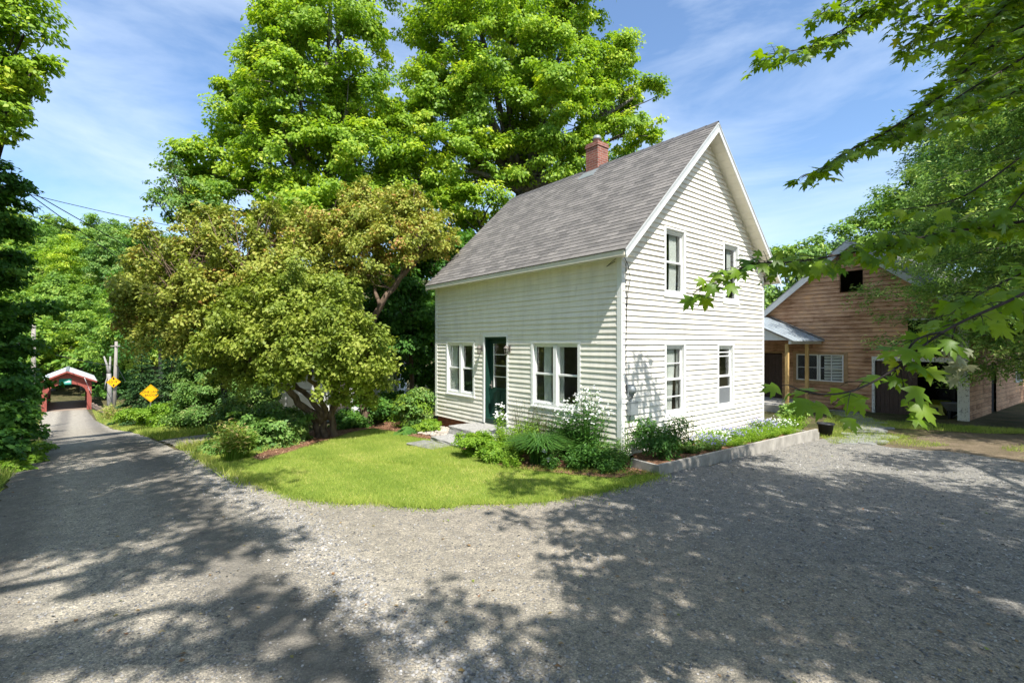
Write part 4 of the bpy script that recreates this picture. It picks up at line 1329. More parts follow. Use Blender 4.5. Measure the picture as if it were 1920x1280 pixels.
# porch-side door
mb = MB()
for i in range(5): mb.pbox(bG, .06+i*.143, .06+i*.143+.136, -.10, -.06, .02, 2.08)
mb.build('plank_door', M['door_brown'], barn, local=True)
mb = MB(); mb.pbox(bG, -.05, .05, -.06, .02, 0, 2.2); mb.pbox(bG, .78, .87, -.06, .02, 0, 2.2); mb.pbox(bG, .05, .78, -.06, .018, 2.12, 2.2); mb.build('door_frame', M['pine'], barn, local=True)
# side window, far along the shaded wall
mb = MB(); s0, s1, z0, z1 = 6.75, 7.9, 1.05, 2.05
mb.pbox(bR, s0-.06, s0, -.05, .03, z0-.06, z1+.06); mb.pbox(bR, s1, s1+.06, -.05, .03, z0-.06, z1+.06); mb.pbox(bR, s0, s1, -.05, .03, z1, z1+.06); mb.pbox(bR, s0, s1, -.05, .04, z0-.06, z0)
for k_ in (1, 2, 3): mb.pbox(bR, s0+(s1-s0)*k_/4-.012, s0+(s1-s0)*k_/4+.012, -.03, .0, z0, z1)
mb.pbox(bR, s0, s1, -.03, -.002, (z0+z1)/2-.012, (z0+z1)/2+.012)
sw = mb.build('window', M['peel'], barn, local=True)
mb = MB(); mb.pbox(bR, s0, s1, -.025, -.015, z0, z1); mb.build('pane', M['glass'], sw, local=True)
mb = MB(); mb.pbox(bR, 2.9, 3.6, -.08, -.05, 0, 1.7); mb.build('dark_opening', M['dark'], barn, local=True)  # near-black panel closes the opening, painted as the shade within
BM_ = Matrix.Translation(BO) @ Matrix.Rotation(BA, 4, 'Z')
def BWd(x, y, z=0): return BM_ @ Vector((x, y, z))

# ------------------------------------------------------------------ porch between house and barn
porch = thing('porch', 'small open porch with grey metal roof and yellow wood posts against the barn', 'porch', tuple(BWd(.3, -1.2, 0)), BA)
mb = MB()
for sgn in (1, -1):
    r0, r1 = Vector((.3, 0, 3.52)), Vector((.3+2.0*sgn, 0, 2.58))
    ya, yb = -2.45, -.014
    pts = [Vector((r0.x, ya, r0.z)), Vector((r1.x, ya, r1.z)), Vector((r1.x, yb, r1.z)), Vector((r0.x, yb, r0.z))]
    mb.hexa([BM_ @ q for q in pts]+[BM_ @ (q+Vector((0, 0, .03))) for q in pts])
    for i in range(1, 9):
        y = ya+(yb-ya)*i/9
        mb.beam(BM_ @ Vector((r0.x, y, r0.z+.038)), BM_ @ Vector((r1.x, y, r1.z+.038)), .012, .018)
mb.build('roof', M['porch_roof'], porch)
mb = MB(); mb.beam(BM_ @ Vector((.35, -.03, 3.58)), BM_ @ Vector((2.3, -.03, 2.66)), .10, .02); mb.build('flashing', M['grey_metal'], porch)
mb = MB()
for ya, yb in ((-2.36, -2.33),):
    tri = [(-1.55, 2.62), (2.1, 2.62), (.3, 3.48)]
    for y in (ya, yb):
        mb.quad(*[BM_ @ Vector((x, y, z)) for x, z in (tri if y == ya else tri[::-1])])
    mb.quad(*[BM_ @ Vector(q) for q in ((-1.55, ya, 2.62), (-1.55, yb, 2.62), (2.1, yb, 2.62), (2.1, ya, 2.62))])
mb.build('gable_board', M['trim'], porch)
mb = MB(); mb.beam(BM_ @ Vector((2.16, -2.38, 2.56)), BM_ @ Vector((2.16, -.05, 2.56)), .10, .14); mb.build('beam', M['trim'], porch)
for x, y in ((1.98, -2.2), (2.08, -.92), (-1.4, -2.2)):
    mb = MB(); mb.beam(BM_ @ Vector((x, y, .33)), BM_ @ Vector((x, y, 2.5)), .10, .10, up=(.577, -.817, 0)); mb.build('post', M['new_wood'], porch, bevel=.005)
mb = MB(); mb.hexa([BM_ @ Vector(q) for q in ((-1.7, -2.5, -.3), (2.15, -2.5, -.3), (2.15, -.02, -.3), (-1.7, -.02, -.3), (-1.7, -2.5, .33), (2.15, -2.5, .33), (2.15, -.02, .33), (-1.7, -.02, .33))]); mb.build('slab', M['concrete'], porch)
# things in the barn doorway
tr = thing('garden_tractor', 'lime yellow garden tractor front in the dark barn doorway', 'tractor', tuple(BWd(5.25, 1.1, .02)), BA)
mb = MB(); TB = lambda x, y, z: BM_ @ Vector((5.25+x, 1.1+y, .02+z))
mb.hexa([TB(*q) for q in ((-.24, -.35, .18), (.24, -.35, .18), (.26, .5, .18), (-.26, .5, .18), (-.20, -.30, .46), (.20, -.30, .46), (.25, .5, .56), (-.25, .5, .56))]); mb.build('hood', M['lime_paint'], tr, bevel=.03)
mb = MB(); mb.hexa([TB(*q) for q in ((-.3, -.42, .16), (.3, -.42, .16), (.3, -.36, .16), (-.3, -.36, .16), (-.26, -.41, .24), (.26, -.41, .24), (.26, -.36, .24), (-.26, -.36, .24))]); mb.build('bumper', M['lime_paint'], tr)
mb = MB(); mb.hexa([TB(*q) for q in ((-.12, -.365, .25), (.12, -.365, .25), (.12, -.33, .25), (-.12, -.33, .25), (-.1, -.35, .38), (.1, -.35, .38), (.1, -.31, .38), (-.1, -.31, .38))]); mb.build('grille', M['black_metal'], tr)
for sx in (-.36, .36):
    for y, r in ((-.1, .15), (.8, .24)):
        mb = MB(); pts = [TB(sx-.07, y, r), TB(sx+.07, y, r)]; mb.tube(pts, r, 16); mb.build('wheel', M['rubber'], tr)
mb = MB(); mb.tube([TB(0, .5, .5), TB(0, .66, .8)], .015, 6); mb.tube([TB(.17*math.cos(a*PI/6), .68+.08*math.sin(a*PI/6), .8+.13*math.sin(a*PI/6)) for a in range(13)], .014, 6); mb.build('steering_wheel', M['black_metal'], tr)
mb = MB(); mb.obox(TB(0, 1.0, .5), (.577, -.817, 0), (.817, .577, 0), (0, 0, 1), .42, .4, .08); mb.obox(TB(0, 1.2, .72), (.577, -.817, 0), (.817, .577, 0), (0, 0, 1), .42, .07, .4); mb.build('seat', M['black_metal'], tr, bevel=.02)
wb = thing('wheelbarrow', 'grey steel wheelbarrow parked inside the barn doorway beside the post', 'wheelbarrow', tuple(BWd(5.8, .9, .02)), BA)
TB = lambda x, y, z: BM_ @ Vector((5.78+x, .75+y, .02+z))
mb = MB()
lo = [TB(-.16, -.2, .32), TB(.16, -.2, .32), TB(.18, .35, .3), TB(-.18, .35, .3)]; hi = [TB(-.27, -.42, .6), TB(.27, -.42, .6), TB(.29, .5, .55), TB(-.29, .5, .55)]
mb.quad(*lo)
for i in range(4): mb.quad(lo[i], lo[(i+1) % 4], hi[(i+1) % 4], hi[i]); mb.tube([hi[i], hi[(i+1) % 4]], .013, 6)
mb.build('tray', M['steel'], wb)
mb = MB(); mb.tube([TB(-.03, -.5, .18), TB(.03, -.5, .18)], .18, 14); mb.build('wheel', M['rubber'], wb)
for sx in (-1, 1):
    mb = MB(); mb.tube([TB(.05*sx, -.5, .18), TB(.16*sx, 0, .3), TB(.26*sx, .95, .55)], .018, 6); mb.build('handle', M['steel'], wb)
    mb = MB(); mb.tube([TB(.17*sx, .3, .33), TB(.19*sx, .42, .0)], .015, 6); mb.build('leg', M['steel'], wb)

# ------------------------------------------------------------------ neighbour's white garage behind the apple tree
gc = Vector((-8.3, 24.2)); GZ = hz(gc.x, gc.y)-.15
gar = thing('garage', 'white clapboard outbuilding with dark roof half hidden behind the apple tree', 'building', (gc.x, gc.y, GZ), .12)
gf = lambda a, o, z: Vector((a, -2.2-o, z))
gl = lambda a, o, z: Vector((-2.7-o, a, z))
mb = MB(); siding(mb, gf, -2.7, 2.7, 0, 2.6, [(-2.2, -.1, 0, 2.1), (.7, 1.6, 1.0, 2.0)], lip=.014); mb.build('front_wall', M['garage'], gar, local=True)
mb = MB(); siding(mb, gl, -2.2, 2.2, 0, 2.6, [], lip=.014, flip=True)
siding(mb, lambda a, o, z: Vector((2.7+o, a, z)), -2.2, 2.2, 0, 2.6, [], lip=.014)
siding(mb, lambda a, o, z: Vector((a, 2.2+o, z)), -2.7, 2.7, 0, 2.6, [], lip=.014, flip=True)
for x in (-2.7, 2.7): mb.quad((x, -2.2, 2.6), (x, 2.2, 2.6), (x, 0, 3.5))
mb.build('side_wall', M['garage'], gar, local=True)
mb = MB()
for s_ in (-1, 1): mb.hexa([(-2.95, s_*2.5, 2.48), (2.95, s_*2.5, 2.48), (2.95, 0, 3.52), (-2.95, 0, 3.52), (-2.95, s_*2.5, 2.56), (2.95, s_*2.5, 2.56), (2.95, 0, 3.6), (-2.95, 0, 3.6)])
mb.build('roof', M['dark_roof'], gar, local=True)
mb = MB()
for r_ in range(4): mb.pbox(gf, -2.2, -.1, -.08, -.03-.006*(r_ % 2), .03+r_*.52, .03+r_*.52+.51)
mb.build('garage_door', M['trim'], gar, local=True)
mb = MB(); mb.pbox(gf, .62, .7, -.05, .03, .92, 2.08); mb.pbox(gf, 1.6, 1.68, -.05, .03, .92, 2.08); mb.pbox(gf, .7, 1.6, -.05, .028, 2.0, 2.08); mb.pbox(gf, .7, 1.6, -.05, .028, .92, 1.0); mb.pbox(gf, .7, 1.6, -.05, .0, 1.48, 1.53)
gw_ = mb.build('window', M['trim'], gar, local=True)
mb = MB(); mb.pbox(gf, .7, 1.6, -.045, -.04, 1.0, 2.0); mb.build('pane', M['glass'], gw_, local=True)
mb = MB(); mb.box((.1, -1.9, .1), (2.6, -1.85, 2.5)); mb.build('inner_wall', M['dark'], gar, local=True)

# ------------------------------------------------------------------ covered bridge
bx, by = US(-.62, 79)
bz = hz(bx, by)+.03
BRA = math.atan2(.674, .738)
br = thing('covered_bridge', 'red covered bridge with arched portal and pale metal roof at the end of the road', 'bridge', (bx, by, bz), BRA)
BL_ = 13.0
AP, EV, HWd = 4.75, 3.42, 2.72


def arch(yc, th_):
    b = MB(); n = 16
    top = []
    for i in range(n+1):
        x = -1.78+3.56*i/n
        top.append((x, 2.05+1.15*math.sqrt(max(0, 1-(x/1.78)**2))))
    def roofz(x): return AP-.06-(AP-EV)*abs(x)/HWd
    for y in (yc, yc+th_):
        fl_ = y != yc
        for i in range(n):
            (xa, za), (xb, zb) = top[i], top[i+1]
            xs = [(xa, za), (xb, zb), (xb, roofz(xb)), (xa, roofz(xa))]
            if xa < 0 < xb: xs.insert(3, (0, roofz(0)))
            q = [(x, y, z) for x, z in xs]
            b.quad(*(q[::-1] if fl_ else q))
        for s_ in (-1, 1):
            q = [(s_*1.78, y, -.2), (s_*2.22, y, -.2), (s_*2.22, y, roofz(2.22)), (s_*1.78, y, roofz(1.78))]
            b.quad(*(q if (s_ > 0) != fl_ else q[::-1]))
    for i in range(n):
        (xa, za), (xb, zb) = top[i], top[i+1]
        b.quad((xa, yc, za), (xa, yc+th_, za), (xb, yc+th_, zb), (xb, yc, zb))
    for s_ in (-1, 1):
        for x in (1.78, 2.22): b.quad((s_*x, yc, -.2), (s_*x, yc+th_, -.2), (s_*x, yc+th_, 2.05 if x < 2 else roofz(2.22)), (s_*x, yc, 2.05 if x < 2 else roofz(2.22)))
    return b


arch(0, .3).build('portal', M['red_paint'], br, local=True)
arch(BL_-.3, .3).build('portal', M['red_paint'], br, local=True)
mb = MB()
for s_ in (-1, 1):
    mb.box((min(s_*1.95, s_*2.12), .3, -.2), (max(s_*1.95, s_*2.12), BL_-.3, 1.15))
    mb.box((min(s_*1.9, s_*2.15), .3, 2.75), (max(s_*1.9, s_*2.15), BL_-.3, 3.35))
    for i in range(9):
        y = .9+i*(BL_-1.8)/8; mb.box((min(s_*1.93, s_*2.1), y-.1, 1.15), (max(s_*1.93, s_*2.1), y+.1, 2.75))
mb.build('side_wall', M['red_paint'], br, local=True)
mb = MB(); mb.box((-1.95, .02, -.3), (1.95, BL_, -.02)); mb.build('deck', M['rail_wood'], br, local=True)
mb = MB()
for s_ in (-1, 1):
    ys = (-.55, BL_+.5)
    mb.hexa([(0, ys[0], AP), (s_*HWd, ys[0], EV), (s_*HWd, ys[1], EV), (0, ys[1], AP), (0, ys[0], AP+.05), (s_*HWd, ys[0], EV+.05), (s_*HWd, ys[1], EV+.05), (0, ys[1], AP+.05)])
    for i in range(26):
        y = ys[0]+(ys[1]-ys[0])*(i+.5)/26; mb.beam((0, y, AP+.065), (s_*HWd, y, EV+.065), .03, .03)
rf_ = mb.build('roof', M['tin'], br, local=True)
mb = MB(); mb.beam((0, -.57, AP+.09), (0, BL_+.52, AP+.09), .3, .05); mb.build('ridge_cap', M['grey_metal'], rf_, local=True)
mb = MB()
for s_ in (-1, 1): mb.beam((0, -.56, AP-.07), (s_*HWd, -.56, EV-.07), .04, .17)
mb.build('rake_board', M['red_paint'], br, local=True)
# name board with a snowy mountain emblem
sg = thing('bridge_sign', 'green board with pale mountain emblem on the red bridge gable', 'sign', (bx, by, bz+3.6), BRA)
BRM = Matrix.Translation((bx, by, bz)) @ Matrix.Rotation(BRA, 4, 'Z')
mb = MB(); mb.hexa([BRM @ Vector(q) for q in ((-.72, -.05, 3.12), (.38, -.05, 3.12), (.38, -.01, 3.12), (-.72, -.01, 3.12), (-.72, -.05, 3.84), (.38, -.05, 3.84), (.38, -.01, 3.84), (-.72, -.01, 3.84))]); mb.build('board', M['green_sign'], sg)
mb = MB(); mb.quad(*[BRM @ Vector((x, -.056, z)) for x, z in ((-.45, 3.30), (-.2, 3.22), (.36, 3.24), (.36, 3.52), (.16, 3.66), (.05, 3.58), (-.12, 3.50))]); mb.build('emblem', M['sign_teal'], sg)
mb = MB(); mb.quad(*[BRM @ Vector((x, -.060, z)) for x, z in ((-.3, 3.40), (.3, 3.42), (.30, 3.5), (.15, 3.63), (.05, 3.55), (-.1, 3.48))]); mb.build('snow', M['sign_white'], sg)
# flag hanging from the portal post
fl = thing('flag', 'striped red and white flag hanging from a short pole on the bridge post', 'flag', tuple(BRM @ Vector((1.75, -.1, 3.2))), BRA)
mb = MB(); mb.tube([BRM @ Vector((1.95, -.02, 2.6)), BRM @ Vector((1.55, -.75, 3.9))], .025, 6); mb.build('pole', M['sign_white'], fl)
m, t, b_ = mat('flag_stripes'); uvn = node(t, 'ShaderNodeUVMap'); wv = node(t, 'ShaderNodeSeparateXYZ'); t.links.new(uvn.outputs[0], wv.inputs[0])
ml = node(t, 'ShaderNodeMath', operation='MULTIPLY'); ml.inputs[1].default_value = 6.5; t.links.new(wv.outputs[1], ml.inputs[0])
fc = node(t, 'ShaderNodeMath', operation='FRACT'); t.links.new(ml.outputs[0], fc.inputs[0])
gt = node(t, 'ShaderNodeMath', operation='GREATER_THAN'); gt.inputs[1].default_value = .5; t.links.new(fc.outputs[0], gt.inputs[0])
mxx = node(t, 'ShaderNodeMixRGB'); mxx.inputs[1].default_value = (.75, .72, .70, 1); mxx.inputs[2].default_value = (.45, .03, .04, 1); t.links.new(gt.outputs[0], mxx.inputs[0])
l1 = node(t, 'ShaderNodeMath', operation='LESS_THAN'); l1.inputs[1].default_value = .4; t.links.new(wv.outputs[0], l1.inputs[0])
l2 = node(t, 'ShaderNodeMath', operation='GREATER_THAN'); l2.inputs[1].default_value = .46; t.links.new(wv.outputs[1], l2.inputs[0])
l3 = node(t, 'ShaderNodeMath', operation='MULTIPLY'); t.links.new(l1.outputs[0], l3.inputs[0]); t.links.new(l2.outputs[0], l3.inputs[1])
mx2 = node(t, 'ShaderNodeMixRGB'); mx2.inputs[2].default_value = (.03, .04, .16, 1); t.links.new(l3.outputs[0], mx2.inputs[0]); t.links.new(mxx.outputs[0], mx2.inputs[1]); t.links.new(mx2.outputs[0], b_.inputs['Base Color'])
mb = MB(); n = 12
tp0, tp1 = Vector((1.58, -.7, 3.8)), Vector((1.85, -.2, 2.93))
grid = []
for i in range(n+1):
    a = i/n; row = []
    for j in range(n+1):
        c = j/n
        v = tp0.lerp(tp1, c)*(1-a)+Vector((2.0+.2*c, -.45+.3*c, 2.35-.45*c))*a
        v += Vector((.05*math.sin(9*c+5*a), .07*math.sin(12*c+2*a), 0))*a
        row.append(BRM @ v)
    grid.append(row)
for i in range(n):
    for j in range(n): mb.quad(grid[i][j], grid[i+1][j], grid[i+1][j+1], grid[i][j+1], uv=[(i/n, 1-j/n), ((i+1)/n, 1-j/n), ((i+1)/n, 1-(j+1)/n), (i/n, 1-(j+1)/n)])
mb.build('cloth', m, fl, smooth=True)
# wooden guard rail down to the bridge
gr_ = thing('guard_rail', 'low weathered wooden guard rail leading to the bridge portal', 'guard rail', tuple(G(187, 790)))
g0 = Vector((*US(1.72, 78.6), 0)); g1 = Vector((*US(2.35, 66), 0))
for i in range(4):
    q = g0.lerp(g1, i/3); z = hz(q.x, q.y); mb = MB(); mb.beam((q.x, q.y, z-.3), (q.x, q.y, z+.8), .2, .2, up=(.738, .674, 0)); mb.build('post', M['rail_wood'], gr_)
for zz in (.42, .7):
    mb = MB(); mb.beam((g0.x-.08, g0.y-.1, hz(g0.x, g0.y)+zz), (g1.x-.08, g1.y-.1, hz(g1.x, g1.y)+zz), .06, .2); mb.build('rail', M['rail_wood'], gr_)


# ------------------------------------------------------------------ signs, poles, wires
def text_polys(s, size):
    cu = bpy.data.curves.new('lettering', 'FONT'); cu.body = s; cu.size = size; cu.align_x = 'CENTER'; cu.align_y = 'CENTER'; cu.space_line = .95
    o = bpy.data.objects.new('lettering', cu); COL.objects.link(o)
    dg = bpy.context.evaluated_depsgraph_get(); me = o.evaluated_get(dg).to_mesh()
    vs = [v.co.copy() for v in me.vertices]; fs = [tuple(p.vertices) for p in me.polygons]
    o.evaluated_get(dg).to_mesh_clear(); bpy.data.objects.remove(o); bpy.data.curves.remove(cu)
    return vs, fs


def diamond_sign(name, label, c, half, lines, parent_post=True, rz=None, arrows=False, post_bottom=None):
    c = Vector(c)
    rz = math.atan2(-c.x, c.y)*.8 if rz is None else rz
    zb = c.z-half
    t = thing(name, label, 'sign', (c.x, c.y, post_bottom if post_bottom is not None else c.z), rz)
    Mx = Matrix.Translation(c) @ Matrix.Rotation(rz, 4, 'Z')
    b = MB(); ring = [(0, -half), (half, 0), (0, half), (-half, 0)]
    b.hexa([Mx @ Vector((x, 0, z)) for x, z in ring]+[Mx @ Vector((x, .006, z)) for x, z in ring])
    b.build('plate', M['yellow'], t, bevel=.002)
    b = MB(); k0, k1 = half*.93, half*.90
    for i in range(4):
        p, q = ring[i], ring[(i+1) % 4]
        b.quad(*[Mx @ Vector((x/half*k, -.005, z/half*k)) for (x, z), k in ((p, k0), (q, k0), (q, k1), (p, k1))])
    b.build('border', M['ink'], t)
    b = MB()
    for s, size, zo in lines:
        vs, fs = text_polys(s, size)
        for f in fs: b.quad(*[Mx @ Vector((vs[i].x, -.006, vs[i].y+zo)) for i in f])
    b.build('lettering', M['ink'], t)
    if arrows:
        for s_ in (1, -1):
            b = MB(); sh = [(0, .80), (.2, .58), (.075, .58), (.075, .36), (-.075, .36), (-.075, .58), (-.2, .58)]
            sh = [(x*half, -z*half*s_+ (0)) for x, z in sh]
            # arrowheads point inwards to the height figure
            sh = [(x, (-.36-.80)*half*s_ - z) for x, z in sh]
            b.quad(*[Mx @ Vector((x, -.006, z)) for x, z in sh]); b.build('arrow', M['ink'], t)
    if post_bottom is not None:
        b = MB(); b.beam(Mx @ Vector((0, .04, post_bottom-c.z-.3)), Mx @ Vector((0, .04, half*.5)), .07, .05, up=(0, 1, 0)); b.build('post', M['steel'], t)
    return t


Yp = 47.0
pb = P(213.5, 787, Yp); zg = hz(pb.x, pb.y)
ptop = P(218, 640, Yp)
pol = thing('utility_pole', 'grey wooden utility pole behind the yellow height sign beside the bridge road', 'pole', (pb.x, pb.y, zg))
mb = MB(); mb.tube([(pb.x, pb.y, zg-.5), (ptop.x, ptop.y, ptop.z)], [.17, .12], 10); mb.build('shaft', M['pole'], pol, smooth=True)
mb = MB(); mb.beam(Vector((ptop.x-.45, ptop.y-.1, ptop.z-.45)), Vector((ptop.x+.45, ptop.y-.1, ptop.z-.45)), .09, .11); mb.build('crossarm', M['pole'], pol)
c = P(213, 716, Yp-.35)
diamond_sign('height_sign', 'yellow diamond sign reading 10-9 with arrows on the utility pole', c, .56, [("10'-9\"", .34, 0)], arrows=True, rz=.6)
c = P(282.5, 737, 29.0)
diamond_sign('bridge_warning_sign', 'yellow diamond sign reading one lane bridge among roadside bushes', c, .545, [('ONE LANE', .175, .08), ('BRIDGE', .175, -.12)], rz=.5, post_bottom=hz(c.x, c.y))
# near pole hidden in the left trees, and the far pole behind the apple tree
np_ = Vector((-16.2, 13.4)); nz = hz(*np_)
pl1 = thing('utility_pole', 'utility pole inside the dark trees at the left roadside', 'pole', (np_.x, np_.y, nz))
mb = MB(); mb.tube([(np_.x, np_.y, nz-.5), (np_.x, np_.y, 8.2)], [.16, .11], 10); mb.build('shaft', M['pole'], pl1, smooth=True)
mb = MB(); mb.beam((np_.x-.6, np_.y+.3, 7.6), (np_.x+.6, np_.y-.3, 7.6), .09, .11); mb.build('crossarm', M['pole'], pl1)
fpp = P(452, 568, 34); fz = hz(fpp.x, fpp.y)
pl2 = thing('utility_pole', 'utility pole hidden behind the apple tree at the roadside', 'pole', (fpp.x, fpp.y, fz))
mb = MB(); mb.tube([(fpp.x, fpp.y, fz-.5), tuple(fpp)], [.16, .11], 10); mb.build('shaft', M['pole'], pl2, smooth=True)
lp = P(62, 640, 38); lz = hz(lp.x, lp.y)
pl3 = thing('utility_pole', 'brown wooden pole showing through leaves left of the bridge', 'pole', (lp.x, lp.y, lz))
mb = MB(); mb.tube([(lp.x, lp.y, lz-.5), tuple(P(63, 606, 38))], [.17, .13], 10); mb.build('shaft', M['pole'], pl3, smooth=True)


def wire(label, pts, r=.012, sag=.0):
    p, q = Vector(pts[0]), Vector(pts[1])
    b = MB(); b.tube([p.lerp(q, i/16)-Vector((0, 0, sag*4*(i/16)*(1-i/16))) for i in range(17)], r, 5)
    tag(b.build('power_line', M['wire'], loc=tuple((p+q)/2)), label, 'wire')


wire('thick black power line running down right from the left trees, upper of the steep pair', [P(-60, 290, 13), P(445, 566, 34)], .016, .22)
wire('black power line running down right from the left trees, lower of the steep pair', [P(-60, 280, 12.6), P(452, 640, 33)], .015, .15)
wire('thin wire sloping gently across the sky to the big maple', [P(-60, 335, 13.2), P(520, 452, 26)], .011, .25)
wire('thin low wire just above the far treeline at the left', [P(-40, 360, 13), P(420, 556, 34)], .010, .1)
wire('cable strung to the utility pole beside the bridge', [P(105, 665, 60), P(215, 686, 47)], .03, .1)
wire('guy wire from the bridge road utility pole down to the bushes', [P(218, 684, 47), P(236, 716, 44)], .02, 0)

# ================================================================== VEGETATION
STEM = (np.array([(-.008, 0, 0), (.008, 0, 0), (0, 1, .0)]), np.array([[0, 1, 2]]))
KITE3 = (np.array([(0, 0, 0), (.34, .42, .07), (0, 1, -.08), (-.34, .42, .07)]), np.array([[0, 1, 2], [0, 2, 3]]))
NARROW3 = (np.array([(0, 0, 0), (.15, .4, .04), (0, 1, -.06), (-.15, .4, .04)]), np.array([[0, 1, 2], [0, 2, 3]]))
BROAD3 = (np.array([(0, 0, 0), (.3, .2, .06), (.42, .5, .06), (.2, .85, -.02), (0, 1, -.12), (-.2, .85, -.02), (-.42, .5, .06), (-.3, .2, .06), (0, .5, -.02)]), np.array([[8, i, (i+1) % 8] for i in range(8)]))
_h = [(math.cos(i*PI/4)*(.5 if i % 2 == 0 else .42), math.sin(i*PI/4)*(.5 if i % 2 == 0 else .42), -.08) for i in range(8)]
DISC = (np.array([(0, 0, .04)]+_h), np.array([[0, 1+i, 1+(i+1) % 8] for i in range(8)]))
UP = np.array([0, 0, 1.0])


def HN(n, rng, lo=0.0): return rng.normal(size=(n, 3))


def strew(poly, dens, rng, noise=None):
    p = np.array([(q[0], q[1]) for q in poly]); x0, y0 = p.min(0); x1, y1 = p.max(0)
    n = int(dens*(x1-x0)*(y1-y0))
    X = x0+(x1-x0)*rng.random(n); Y = y0+(y1-y0)*rng.random(n)
    k = inside(poly, X, Y)
    return X[k], Y[k]


def blades(name, X, Y, size, m, rng, tmpl=BLADE, dz=.03, lean=.5, tint=.45, tv=.22, kind='stuff'):
    n = len(X)
    Pn = np.column_stack([X, Y, h(X, Y)+dz-.004])
    T = unit(np.column_stack([rng.normal(size=(n, 2))*lean, np.ones(n)]))
    Nn = unit(np.column_stack([rng.normal(size=(n, 2)), np.zeros(n)+.2]))
    S = size*(.6+.8*rng.random(n))
    big = .16*np.sin(X*1.7+np.sin(Y*2.1))*np.sin(Y*1.3+.4)+.10*np.sin(X*4.9+2*np.sin(Y*3.3))*np.sin(Y*5.3+X)+.07*np.sign(np.sin((.776*X+.631*Y)*5.2))
    ti = tint+tv*rng.normal(size=n)+big
    o = leaf_obj(name, [(Pn, Nn, T, S, ti, tmpl)], m)
    o['kind'] = kind
    return o


rng = np.random.default_rng(21)
X, Y = strew(lawn_poly, 4200, rng)
k = ~inside(front_bed, X, Y) & ~inside(side_bed, X, Y)
X, Y = X[k], Y[k]
blades('lawn_grass', X, Y, .058, M['lf_grass'], rng, lean=1.1, tint=.52)
# ragged longer grass where lawn and gravel meet, and around the beds
eb = densify(le, .035, 0)
ex = np.array([(q.x, q.y) for q in eb[:-60]])
ex = np.repeat(ex, 22, 0)+rng.normal(size=(len(ex)*22, 2))*(.05+.10*rng.random((len(ex)*22, 1))**2)
blades('edge_grass', ex[:, 0], ex[:, 1], .085, M['lf_grass'], rng, lean=.8, tint=.45)
# grass on the verge before the barn, in clumps
verge = pix((1545, 790), (1560, 772), (1605, 778), (1650, 790), (1720, 794), (1810, 800), (1920, 806)) + [(19.5, 15)] + pix((1920, 850), (1800, 846), (1700, 838), (1640, 832), (1560, 836), (1536, 818))
X, Y = strew(verge, 1500, rng)
nz_ = np.sin(X*1.1+1.5*np.sin(Y*.9))+np.sin(Y*1.9+X*.6)
bare_k = inside(bare, X, Y)
k = ((nz_ > -.9) & ~bare_k) | ((nz_ > .2) & bare_k & (rng.random(len(X)) < .55))
blades('verge_grass', X[k], Y[k], .075, M['lf_grass'], rng, lean=.8, dz=.012, tint=.40)
# grass strips on both roadsides down to the bridge
X = []; Y = []
for s0, s1, ulo, uhi, n in ((9, 40, 2.0, 4.2, 26000), (40, 76, 1.6, 5.2, 16000), (5, 26, -2.6, -.85, 22000), (26, 76, -6, -2.2, 16000)):
    s_ = s0+(s1-s0)*rng.random(n); u_ = ulo+(uhi-ulo)*rng.random(n)
    X.append(.738*u_-.674*s_); Y.append(.674*u_+.738*s_)
X = np.concatenate(X); Y = np.concatenate(Y)
ue = np.interp(-.674*X+.738*Y, rs, ul); uu = .738*X+.674*Y; ur_ = np.interp(-.674*X+.738*Y, rs, ur)
k = ((uu < ue-.05*rng.random(len(X))) | (uu > ur_+.02)) & ~inside(spur, X, Y) & ~inside(lawn_poly, X, Y)
blades('roadside_grass', X[k], Y[k], .20, M['lf_grass'], rng, lean=.7, dz=0, tint=.5)

# loose stones on road and drive
STONE = (np.array([(0, 0, .32), (.5, 0, 0), (.1, .45, 0), (-.45, .2, 0), (-.3, -.4, 0), (.25, -.42, 0)]), np.array([[0, 1, 2], [0, 2, 3], [0, 3, 4], [0, 4, 5], [0, 5, 1]]))
rng = np.random.default_rng(33)
n = 120000
yy = 1.9+9.5*rng.random(n)**1.3; xx = (rng.random(n)*2-1)*1.1*yy
u_ = .738*xx+.674*yy; s_ = -.674*xx+.738*yy
ok = (u_ > -1.3) & ~inside(lawn_poly, xx, yy) & (inside(road_poly, xx, yy) | inside(drive_poly, xx, yy))
bermp = np.exp(-((u_-2.0-.15*np.sin(s_*1.2))/.30)**2)
pr_ = .28+.72*bermp+.30*np.clip((u_-4)/3, 0, 1)
pr_ = pr_*(1-.85*np.exp(-((u_+.62)/.28)**2)-.85*np.exp(-((u_-1.28)/.24)**2))
ok &= rng.random(n) < pr_
xx, yy, bermp = xx[ok], yy[ok], bermp[ok]
n = len(xx)
Pn = np.column_stack([xx, yy, h(xx, yy)+.026])
Nn = unit(UP+rng.normal(size=(n, 3))*.25)
S = (.010+.020*rng.random(n)**2.2)*(1+.35*bermp)*(1+.25*np.clip((xx*.738+yy*.674-4)/3, 0, 1))
o = leaf_obj('loose_gravel', [(Pn, Nn, rng.normal(size=(n, 3)), S, (.40+.30*rng.normal(size=n)+.15*bermp), STONE)], M['stones']); o['kind'] = 'stuff'
